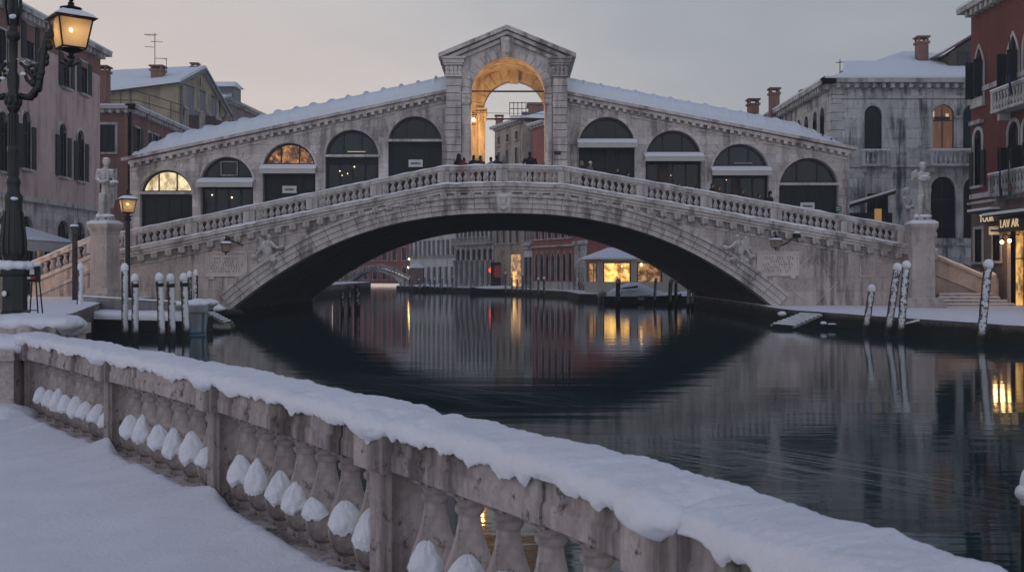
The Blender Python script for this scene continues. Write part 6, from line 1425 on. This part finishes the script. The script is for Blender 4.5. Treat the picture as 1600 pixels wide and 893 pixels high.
# snow lying on the rail: soft dome, ragged hanging edge
vs = []; fs = []; s = 0.0; ss = []
while s < LT: ss.append(s); s += max(.008, .0032*cv(s)[0].length)
K = 30
def n3(x, y, z): return noise.noise(Vector((x, y, z)))
for s in ss:
    p, d, nn = cv(s)
    bump_ = 0
    for ps in pts_s: bump_ = max(bump_, math.exp(-((s-ps)/.16)**2))
    hgt = .078+.026*n3(s*1.3, 0, 0)+.016*n3(s*4, 1, 0)+.006*n3(s*14, 2, 0)
    lowi = .885-.03+RH+.05*n3(s*2.2, 7, 0)+.045*n3(s*6, 8, 0)+.028*n3(s*17, 9, 0)+.012*n3(s*43, 4, 0)-.03*bump_
    lowo = .82+RH+.03*n3(s*3, 17, 0)
    for k in range(K):
        q = k/(K-1); a = PI*(1-q)                # inner edge to outer edge
        ca, sa = math.cos(a), math.sin(a)
        wid = .235+.012*n3(s*3, 3, q*2)+.02*bump_*(ca < -.2)
        x_ = .19+wid*(1 if ca > 0 else -1)*abs(ca)**.62
        z_ = .875+RH+(hgt+.02)*abs(sa)**.62
        if q < .2: f = 1-q/.2; z_ = z_*(1-f)+lowi*f if f > 0 else z_; z_ = min(z_, .875+RH+(hgt+.02)*abs(sa)**.62); x_ = x_+.028*f**2
        if q > .8: f = (q-.8)/.2; z_ = z_*(1-f)+lowo*f
        lump = .017*n3(s*7, q*5, 5)+.010*n3(s*20, q*13, 6)+.005*n3(s*55, q*36, 6)+.022*n3(s*2.5, q*2.2, 11)
        x_ += lump*(-ca)*-.8; z_ += lump*sa
        vs.append((p.x+nn.x*x_, p.y+nn.y*x_, QZ+z_))
for i in range(len(ss)-1):
    for k in range(K-1): fs.append((i*K+k, i*K+k+1, (i+1)*K+k+1, (i+1)*K+k))
mb = MB(); mb.add(vs, fs); mb.build('rail_snow', M['snowfore'], parent=FRL, root=FB_, smooth=True)
for ps in pts_s:      # caps of snow bulging over the post heads
    p, d, nn = cv(ps); c = p+nn*.14; mb = MB(); rz = math.atan2(d.y, d.x); rm = Matrix.Rotation(rz, 3, 'Z')
    mb.ell((c.x, c.y, QZ+.915+RH), (.20, .23, .085), 16, 10, rot=rm); mb.ell((p.x-nn.x*.02, p.y-nn.y*.02, QZ+.905+RH), (.20, .10, .085), 14, 9, rot=rm)
    mb.build('snow_cap', M['snowfore'], parent=FRL, root=FB_, remesh=.014, smit=4, jitter=.012, jscale=14)
# near quay: pavement under snow, drifted against the balustrade
pts_in = [cv(LT*i/40) for i in range(41)]
edge_in = [(p.x+n_.x*.36, p.y+n_.y*.36) for p, d, n_ in pts_in]
near_poly = edge_in+[(2.0, -8), (-30, -8), (-30, 16.5), (-8, 16.5)]
quay('near_quay', near_poly, QZ-.06)
def dist_in(x, y):
    best = 9; bs = 0
    for i in range(0, len(raw), 2):
        v = Vector((x, y))-raw[i]; l = v.length
        if l < best: best = l; bs = i
    return best, cum[bs]
vs = []; fs = []; ncol = 150; rows_ = []
ss2 = [LT*i/420 for i in range(421)]
offs = [0, .02, .05, .08, .12, .16, .2, .26, .32, .4, .5, .62, .76, .92, 1.1, 1.35, 1.6, 1.9, 2.3, 2.8, 3.4, 4.2, 5.2, 6.5, 8.5, 11, 15]
for s in ss2:
    p, d, nn = cv(s); up = 0
    for ps in pts_s: up = max(up, math.exp(-((s-ps)/.34)**2))
    for o_ in offs:
        x_, y_ = p.x-nn.x*(o_-.03), p.y-nn.y*(o_-.03)
        edge = .012+.05*n3(s*2.2, 0, 31)+.035*n3(s*6.5, 0, 33)
        h = .04*n3(x_*1.1, y_*1.1, 0)+.018*n3(x_*3, y_*3, 4)+.006*n3(x_*9, y_*9, 2)
        dr = (.105+.028*up+edge)*math.exp(-o_/.5)*(.45+.55*min(1, o_/.1+up)) - .03*math.exp(-(o_/.05)**2)*(1-up)
        vs.append((x_, y_, QZ+.0+h*min(1, .3+o_)+dr))
K = len(offs)
for i in range(len(ss2)-1):
    for k in range(K-1): fs.append((i*K+k, i*K+k+1, (i+1)*K+k+1, (i+1)*K+k))
mb = MB(); mb.add(vs, fs); o = mb.build('near_quay_snow', M['snowfore'], smooth=True); o['kind'] = 'structure'
# corner parapet on the left and the lamp's pedestal
CW = thing('corner_wall', 'solid stone parapet block joining the balustrade at the left edge, drifted with snow', 'wall', (-7.4, 12.75, QZ))
mb = MB(); mb.box((-7.65, 12.95, QZ+.38), (2.9, .42, .95)); mb.box((-7.65, 12.95, QZ+.82), (2.96, .52, .18)); mb.build('wall', M['fore'], root=CW)
mb = MB()
for k in range(9): mb.ell((-8.9+k*.33, 12.95, QZ+.92+.02*math.sin(k*2)), (.34, .31, .13), 12, 8)
for k in range(7): mb.ell((-8.4+k*.36, 12.62, QZ-.10+.03*math.sin(k*1.3)+(.08 if k > 4 else 0)), (.42, .42, .2), 12, 8)
mb.ell((-6.35, 12.6, QZ+.02), (.26, .3, .2), 12, 8)
mb.build('snow', M['snowfore'], root=CW, remesh=.04, smit=5, jitter=.02, jscale=5)
LX, LY = -6.60, 13.55; LZ = EYE-66*LY/1600
LP = thing('lamp_pedestal', 'low square stone plinth under the big lamp post, capped with thick snow', 'pedestal', (LX, LY, QZ)); mb = MB(); mb.box((LX+.08, LY, (QZ+LZ-.14)/2), (1.35, 1.0, LZ-.14-QZ)); mb.box((LX+.08, LY, LZ-.2), (1.45, 1.1, .14)); mb.build('block', M['fore'], root=LP)
mb = MB()
for k in range(8): mb.ell((LX-.52+k*.185, LY-.22-.05*math.sin(k*2.2), LZ-.10), (.26, .36, .13-.006*abs(k-4)), 12, 8)
mb.ell((LX+.73, LY-.05, LZ-.16), (.2, .5, .14)); mb.build('snow_cap', M['snowfore'], root=LP, remesh=.035, smit=5, jitter=.02, jscale=6)

# ------------------------------------------------------------------ the big lamp post
BL = thing('lamp_post', 'ornate dark cast iron lamp post with lit hanging lantern at the left edge', 'street lamp', (LX, LY, LZ))
zz = lambda py: EYE+(425-py)*LY/1600-LZ
mb = MB(); 
def sqlathe(prof, n=8): mb.lathe([(r*.54, z) for r, z in prof], (LX, LY, LZ), n)
sqlathe([(.36, -.06), (.36, .03), (.32, .06), (.31, zz(432)), (.36, zz(428)), (.37, zz(420)), (.30, zz(417))], 8); mb.build('base', M['iron'], root=BL)
mb = MB(); sqlathe([(.30, zz(417)), (.24, zz(413)), (.22, zz(406)), (.27, zz(398)), (.285, zz(385)), (.26, zz(365)), (.22, zz(340)), (.20, zz(318)), (.22, zz(312)), (.22, zz(306)), (.16, zz(300)), (.15, zz(290)), (.17, zz(286)), (.17, zz(281)), (.125, zz(276)), (.115, zz(240)), (.14, zz(236)), (.14, zz(231)), (.105, zz(226)), (.10, zz(176)), (.14, zz(172)), (.165, zz(166)), (.16, zz(150)), (.12, zz(143)), (.14, zz(136)), (.15, zz(120)), (.10, zz(112)), (.105, zz(64)), (.16, zz(60)), (.17, zz(52)), (.12, zz(48)), (.09, zz(40)), (.13, zz(32)), (.10, zz(20)), (.05, zz(10)), (.06, zz(-30))], 18)
for k in range(12):
    a = 2*PI*k/12; mb.tube([(LX+.27*.54*math.cos(a), LY+.27*.54*math.sin(a), LZ+zz(398)), (LX+.275*.54*math.cos(a), LY+.275*.54*math.sin(a), LZ+zz(380)), (LX+.21*.54*math.cos(a), LY+.21*.54*math.sin(a), LZ+zz(330))], [.02, .026, .01], 6)
    mb.tube([(LX+.112*.54*math.cos(a), LY+.112*.54*math.sin(a), LZ+zz(275)), (LX+.103*.54*math.cos(a), LY+.103*.54*math.sin(a), LZ+zz(178))], .014, 5)
for k in range(8):
    a = 2*PI*k/8; mb.ell((LX+.16*.54*math.cos(a), LY+.16*.54*math.sin(a), LZ+zz(158)), (.032, .032, .07), 8, 6); mb.tube([(LX+.12*.54*math.cos(a), LY+.12*.54*math.sin(a), LZ+zz(40)), (LX+.19*.54*math.cos(a), LY+.19*.54*math.sin(a), LZ+zz(10)), (LX+.15*.54*math.cos(a), LY+.15*.54*math.sin(a), LZ+zz(-20))], .02, 5)
mb.build('shaft', M['iron'], root=BL, smooth=True, autos=R(45))
def lantern(root, c, s, light=0, power=0, rz=0.0):
    """square tapering street lantern: c is the middle of the glass, s its height"""
    c = Vector(c); rot = Matrix.Rotation(rz, 3, 'Z'); W0, W1, h = s*.40, s*.57, s/2
    cor = lambda w_, z_: [c+rot @ Vector((sx*w_, sy*w_, z_)) for sx, sy in ((-1, -1), (1, -1), (1, 1), (-1, 1))]
    lo, hi = cor(W0, -h), cor(W1, h); fr_ = MB()
    for a, b in zip(lo, hi): fr_.tube([a, b], s*.032, 6)
    for r_ in (lo, hi):
        for i in range(4): fr_.tube([r_[i], r_[(i+1) % 4]], s*.03, 6)
    fr_.hexa(cor(W1*1.22, h+s*.01), cor(W1*1.25, h+s*.05)); fr_.hexa(cor(W1*1.1, h+s*.052), cor(W1*.95, h+s*.2)); fr_.hexa(cor(W1*.5, h+s*.33), cor(W1*.42, h+s*.40)); fr_.lathe([(W1*.62, s*.40), (W1*.66, s*.43), (W1*.30, s*.48), (s*.09, s*.55), (s*.12, s*.60), (s*.05, s*.66), (s*.10, s*.72), (.01, s*.84)], c+Vector((0, 0, h)), 12)
    fr_.lathe([(W0*1.05, -s*.0), (W0*.8, -s*.06), (s*.10, -s*.13), (s*.08, -s*.22), (s*.15, -s*.28), (s*.05, -s*.36), (.005, -s*.42)][::-1], c-Vector((0, 0, h+.01)), 12)
    L = fr_.build('lantern_frame', M['ironplain'], root=root)
    g = MB()
    for i in range(4): j = (i+1) % 4; g.add([lo[i], lo[j], hi[j], hi[i]], [(0, 1, 2, 3)])
    g.build('glass', M['pane'], parent=L, root=root)
    sn = MB(); sn.hexa(cor(W1*1.2, h+s*.055), cor(W1*1.02, h+s*.19)); sn.hexa(cor(W1*1.02, h+s*.192), cor(W1*.6, h+s*.33)); sn.build('snow_cap', M['snow'], parent=L, root=root, remesh=max(.012, s*.03), smit=5, jitter=s*.02, jscale=4/s)
    b = MB(); b.ell(c+Vector((0, 0, s*.16)), (s*.06, s*.06, s*.075), 10, 8); b.build('bulb', M['bulb'] if light else M['glass'], parent=L, root=root, smooth=True)
    if light: lamp('lantern_light', c+Vector((0, 0, s*.12)), power, (1, .56, .20), s*.06, root)
    return L
lc = P(111, 54, LY); lantern(BL, lc, .375, 1, 9, R(40))
l2 = P(-62, 75, LY); lantern(BL, l2, .375, 1, 9, R(40))
for tgt, sg in ((lc, 1), (l2, -1)):
    mb = MB(); b0 = Vector((LX, LY, LZ)); ex = tgt.x-LX
    mb.tube([b0+Vector((sg*.10, 0, zz(150))), b0+Vector((ex*.30, 0, zz(152))), b0+Vector((ex*.44, 0, zz(135))), b0+Vector((ex*.50, 0, zz(100))), b0+Vector((ex*.56, 0, zz(66))), b0+Vector((ex*.70, 0, zz(40))), b0+Vector((ex*.85, 0, zz(48)))], [.05, .055, .05, .045, .045, .035, .02], 8)
    mb.tube([b0+Vector((sg*.1, 0, zz(98))), b0+Vector((ex*.28, 0, zz(112))), b0+Vector((ex*.40, 0, zz(128)))], .03, 6)
    for k in range(22):
        a = k*.42; r_ = .15-.005*k; mb.ell(b0+Vector((ex*.33+r_*math.cos(a)*.8, 0, zz(118)+r_*math.sin(a))), .028, 6, 5)
    for k in range(12): mb.ell(b0+Vector((ex*(.36+.025*k)+.05*math.sin(k*2.2), .02*math.cos(k), zz(146-8.2*k)+.0)), (.05, .04, .06), 7, 5)
    for k in range(7): mb.ell(b0+Vector((ex*(.58+.05*k), 0, zz(62-4*k if k < 5 else 44))), (.055, .04, .05), 7, 5)
    mb.tube([Vector((tgt.x, LY, tgt.z-.24)), Vector((tgt.x-.0, LY, tgt.z-.42))], .03, 6); mb.tube([Vector((tgt.x-.15*sg, LY, tgt.z-.36)), Vector((tgt.x, LY, tgt.z-.42)), Vector((tgt.x+.12*sg, LY, tgt.z-.36))], .02, 6)
    mb.build('arm', M['iron'], root=BL, smooth=True)
mb = MB()
for px, py, r_ in ((20, 26, .055), (28, 92, .03), (4, 122, .04), (36, 116, .045), (8, 96, .03), (38, 96, .03), (14, 400, .0)):
    if r_: mb.ell(P(px, py, LY-.1), (r_, r_*.8, r_*.7), 10, 7)
for k in range(9): a = 2*PI*k/9; mb.ell((LX+.17*math.cos(a), LY+.17*math.sin(a), LZ+zz(417)+.02), (.10, .09, .065), 10, 7)
mb.ell((LX+.05, LY-.09, LZ+zz(311)), (.06, .05, .028)); mb.ell((LX-.02, LY-.205, LZ+zz(458)), (.04, .02, .045)); mb.build('snow', M['snow'], root=BL, remesh=.02, smit=3, jitter=.012, jscale=9)
# menu board and dark post beside it
d5 = 27.0; MN = thing('menu_board', 'dark menu board on a thin black stand beside the lamp post base', 'menu board', (bw(52, d5), d5, 1.2)); c = P(53, 428, d5)
mb = MB(); mb.box(c, (.30, .28, .42), R(20)); mb.build('panel', M['ironplain'], root=MN)
mb = MB(); mb.box(c+Vector((-.03, -.16, .06)), (.2, .01, .14), R(20)); mb.box(c+Vector((-.02, -.165, -.1)), (.2, .01, .06), R(20)); mb.build('notice', M['sign'], root=MN); mb = MB(); mb.box(c+Vector((.06, -.172, -.1)), (.12, .012, .07), R(20)); mb.build('red_notice', M['signred'], root=MN)
mb = MB(); mb.ell(c+Vector((0, 0, .23)), (.2, .18, .07)); mb.build('snow_cap', M['snow'], root=MN, smooth=True)
mb = MB()
for sx in (-1, 1):
    for sy in (-1, 1): mb.tube([c+Vector((sx*.1, sy*.1, -.2)), Vector((c.x+sx*.19, c.y+sy*.14, 1.15))], .02, 6)
mb.tube([Vector((c.x-.16, c.y-.13, 1.5)), Vector((c.x+.16, c.y-.13, 1.5))], .015, 5); mb.build('stand', M['ironplain'], root=MN)
d6 = 48; DP = thing('signal_post', 'thin dark post with a snowy lamp head in front of the left stairs', 'post', P(117, 472, d6)); c = P(117, 472, d6); tp = P(117, 360, d6)
mb = MB(); mb.tube([c, tp], .13, 8); mb.build('shaft', M['wood'], root=DP); mb = MB(); mb.ell(tp+Vector((0, -.05, .1)), (.2, .2, .15)); mb.box(tp+Vector((.12, -.1, -.1)), (.25, .25, .3)); mb.build('head', M['iron'], root=DP, remesh=.05)
mb = MB(); mb.ell(tp+Vector((0, -.05, .22)), (.2, .2, .08)); mb.build('snow_cap', M['snow'], root=DP, smooth=True)
# smaller lamp post at the bridge foot
d7 = 50.3; c = P(199.5, 322, d7); SL = thing('small_lamp_post', 'slim lamp post with lit lantern between the left statue and the arcade', 'street lamp', (c.x, d7, 1.2))
mb = MB(); mb.tube([(c.x, d7, 1.1), (c.x, d7, c.z-.5)], .12, 10); mb.lathe([(.2, 0), (.14, .5), (.12, .6)], (c.x, d7, 1.2), 10); mb.lathe([(.10, -.75), (.2, -.66), (.12, -.58), (.22, -.48)], c, 10); mb.build('shaft', M['ironplain'], root=SL); lantern(SL, c, .62, 1, 13, R(30))
# wall lanterns on the spandrels
def wall_lantern(label, px, py, d, sc, arm):
    c = P(px, py, d); t = thing('wall_lantern', label, 'lantern', tuple(c)); lantern(t, c, sc, 0, 0, R(20)); mb = MB(); mb.tube([(c.x, YF-.05, c.z+.55), (c.x, d, c.z+.62), (c.x, d, c.z+.35)], .04, 6); mb.tube([(c.x, d, c.z+.5), (c.x+arm, YF-.04, c.z+.15)], .03, 6); mb.build('bracket', M['ironplain'], root=t)
wall_lantern('unlit dark lantern on a bracket above the left plaque', 353, 387, YF-.8, .42, .7); wall_lantern('unlit dark lantern on a bracket above the right plaque', 1212, 381, YF-.8, .38, .5)
FL = thing('floodlight', 'small snow topped floodlight clamped to the cornice above the right plaque', 'floodlight', P(1245, 368, YF-.6)); c = Vector(FL.location); mb = MB(); mb.box(c, (.34, .22, .24), R(25)); mb.build('housing', M['ironplain'], root=FL); mb = MB(); mb.tube([c, c+Vector((-.55, .3, -.45)), c+Vector((-.75, .5, -.5))], .035, 6); mb.build('arm', M['ironplain'], root=FL); mb = MB(); mb.ell(c+Vector((0, 0, .15)), (.2, .14, .07)); mb.build('snow_cap', M['snow'], root=FL, smooth=True)

# ------------------------------------------------------------------ people on the bridge
def cloth(n, c): return surf(n, c, .15, 4, bump=.1, rough=.9)
CL = {k: cloth('cloth_'+k, c) for k, c in dict(black=(.012, .012, .014), charcoal=(.03, .03, .035), red=(.22, .012, .016), brown=(.05, .032, .025), blue=(.02, .035, .08), paleblue=(.16, .22, .32), white=(.55, .55, .57), green=(.02, .08, .05), tan=(.2, .14, .10), grey=(.12, .12, .13)).items()}
SKIN = surf('skin', (.36, .22, .16), .08, 6, bump=0); HAIR = {k: surf('hair_'+k, c, .2, 8, bump=0) for k, c in dict(dark=(.015, .011, .010), brown=(.05, .03, .02), fair=(.20, .14, .08), grey=(.2, .2, .2)).items()}
def person(label, px, y, coat, legs, head='dark', hood=False, hat=None, h=1.72, turn=0.0, stride=.12, wide=1.0):
    x = (px-800)*y/1600; z = ledge(x*YF/y if False else x)-.02; t = thing('person', label, 'person', (x, y, z), 'people crossing the bridge', rz=turn); k = h/1.72; mb = MB(); W = wide
    Vv = lambda a, b, c: Vector((a*k, b*k, c*k))
    for sd in (-1, 1):
        mb.tube([Vv(sd*.09, 0, .90), Vv(sd*.10, -.02*sd+stride*.4*sd, .48), Vv(sd*.10, stride*sd, .07)], [.095*k, .07*k, .052*k], 10); mb.ell(Vv(sd*.10, stride*sd-.05, .045), (.05*k, .12*k, .045*k), 10, 7)
        mb.tube([Vv(sd*.19*W, 0, 1.40), Vv(sd*.26*W, .02, 1.13), Vv(sd*.22*W, -.13, .95)], [.075*k, .06*k, .048*k], 10)
        hx = Vv(sd*.215*W, -.155, .91); mb.ell(hx, (.032*k, .045*k, .05*k), 8, 6)
    mb.tube([Vv(0, 0, .82), Vv(0, 0, .95), Vv(0, 0, 1.15), Vv(0, 0, 1.32), Vv(0, 0, 1.43), Vv(0, 0, 1.50)], [.16*k*W, .175*k*W, .165*k*W, .19*k*W, .15*k, .065*k], 14)
    mb.tube([Vv(0, 0, 1.44), Vv(0, -.01, 1.55)], .055*k, 10); hc = Vv(0, -.015, 1.615); mb.ell(hc, (.078*k, .095*k, .115*k), 14, 10); mb.ell(hc+Vv(0, -.095, -.015), (.016*k, .022*k, .022*k), 8, 6)
    for sd in (-1, 1): mb.ell(hc+Vv(sd*.08, .005, -.01), (.014*k, .025*k, .035*k), 8, 6)
    o = mb.build('body', [CL[legs], CL[coat], SKIN, CL['black']], parent=t, remesh=.027*k, smit=2); me = o.data
    for p in me.polygons:
        c = p.center/k; hand = (c-Vector((math.copysign(.215*W, c.x), -.155, .91))).length < .075
        p.material_index = 2 if (c.z > 1.485 or hand) else (1 if c.z > .72+.02*math.sin(c.x*30) and not (c.z < .84 and abs(c.x) < .02) else (3 if c.z < .1 else 0))
    mb = MB()
    if hood: mb.ell(hc+Vv(0, .035, .01), (.11*k, .115*k, .145*k), 14, 10); mb.ell(hc+Vv(0, .05, -.12), (.14*k, .11*k, .08*k), 12, 8); mb.build('hood', CL[coat], parent=t, smooth=True)
    elif hat: mb.lathe([(.10*k, .0), (.102*k, .06*k), (.085*k, .11*k), (.03*k, .14*k)], hc+Vv(0, .0, .035), 14); mb.ell(hc+Vv(0, 0, .185), .03*k, 8, 6); mb.build('hat', CL[hat], parent=t, smooth=True)
    if not hood: mb = MB(); mb.ell(hc+Vv(0, .022, .03), (.088*k, .095*k, .105*k), 14, 10); mb.ell(hc+Vv(0, .06, -.06), (.07*k, .05*k, .09*k), 12, 8); mb.build('hair', HAIR[head], parent=t, smooth=True)
    return t
person('person in a black hooded coat, leftmost of those on the crown of the bridge', 717, 57.0, 'black', 'black', hood=True, h=1.86, turn=R(150))
person('person in a dark red jacket near the left end of the group on the crown', 725, 56.6, 'red', 'charcoal', 'dark', h=1.60, turn=R(200))
person('dark haired person in a black coat right of the red jacket', 740, 56.8, 'black', 'black', 'dark', h=1.75, turn=R(170)); person('person in a brown coat under the lamp glow on the crown', 750.5, 57.4, 'brown', 'black', 'brown', h=1.78, turn=R(180))
person('person in charcoal with dark hair at the middle of the crown group', 776, 56.7, 'charcoal', 'charcoal', 'dark', h=1.68, turn=R(190), wide=1.15); person('person in a pale blue jacket and grey hat left of the central post', 767, 56.2, 'paleblue', 'blue', 'dark', hat='charcoal', h=1.5, turn=R(175)); person('person with grey hair just left of the central post of the balustrade', 771.5+16, 57.0, 'grey', 'charcoal', 'grey', h=1.70, turn=R(160))
person('broad person in a black coat standing alone right of the central post', 828, 56.3, 'black', 'blue', 'dark', h=1.86, turn=R(185), wide=1.3)
person('person in a tan coat low on the crown beside the right pilaster', 849, 57.0, 'tan', 'brown', 'fair', h=1.42, turn=R(120))
person('fair haired person nearest the portico on the right ramp', 909, 57.3, 'charcoal', 'black', 'fair', h=1.74, turn=R(90)); person('person in a white knitted hat on the right ramp', 922, 57.0, 'grey', 'black', 'brown', hat='white', h=1.7, turn=R(80))
person('brown haired person further down the right ramp before the first shutter', 964, 57.4, 'black', 'black', 'brown', h=1.72, turn=R(95)); person('person in black at the right edge of the first shutter on the ramp', 981, 57.6, 'charcoal', 'black', 'dark', h=1.6, turn=R(90))
person('person in a bright red jacket behind the right ramp balusters', 1061, 56.4, 'red', 'black', 'dark', h=1.36, turn=R(70)); person('child in white behind the right ramp balusters next to a red jacket', 1072, 56.3, 'white', 'charcoal', 'dark', h=1.30, turn=R(70)); person('child in green behind the right ramp balusters', 1088, 56.5, 'green', 'black', 'dark', h=1.32, turn=R(80))
person('taller dark haired person of the pair at the third shop on the right', 1113, 57.2, 'black', 'black', 'dark', h=1.74, turn=R(85)); person('shorter person of the pair at the third shop on the right', 1123, 57.0, 'brown', 'black', 'brown', h=1.64, turn=R(85)); person('lone person passing the middle of the third shop on the right', 1160, 57.3, 'charcoal', 'black', 'brown', h=1.74, turn=R(95))
person('person in a dark green coat low behind the right balusters', 1186, 56.5, 'green', 'black', 'dark', h=1.55, turn=R(90)); person('person in a black hat at the pier right of the third shop', 1203, 57.0, 'black', 'black', 'dark', hat='black', h=1.8, turn=R(90))

# ------------------------------------------------------------------ haze
mb = MB(); mb.box((0, 195, 14.5), (496, 480, 31.5)); hz = mb.build('haze', []); tag(hz, 'thin cold haze lying over the canal and fading the far houses', 'haze', kind='stuff')
m = bpy.data.materials.new('haze'); m.use_nodes = True; t = m.node_tree; t.nodes.clear(); v = t.nodes.new('ShaderNodeVolumePrincipled'); v.inputs['Color'].default_value = (.88, .92, 1, 1); v.inputs['Density'].default_value = .0010; v.inputs['Anisotropy'].default_value = .2
ou = t.nodes.new('ShaderNodeOutputMaterial'); t.links.new(v.outputs[0], ou.inputs['Volume']); hz.data.materials.clear(); hz.data.materials.append(m)
print('balusters', NBAL, NB, 'LT', LT)
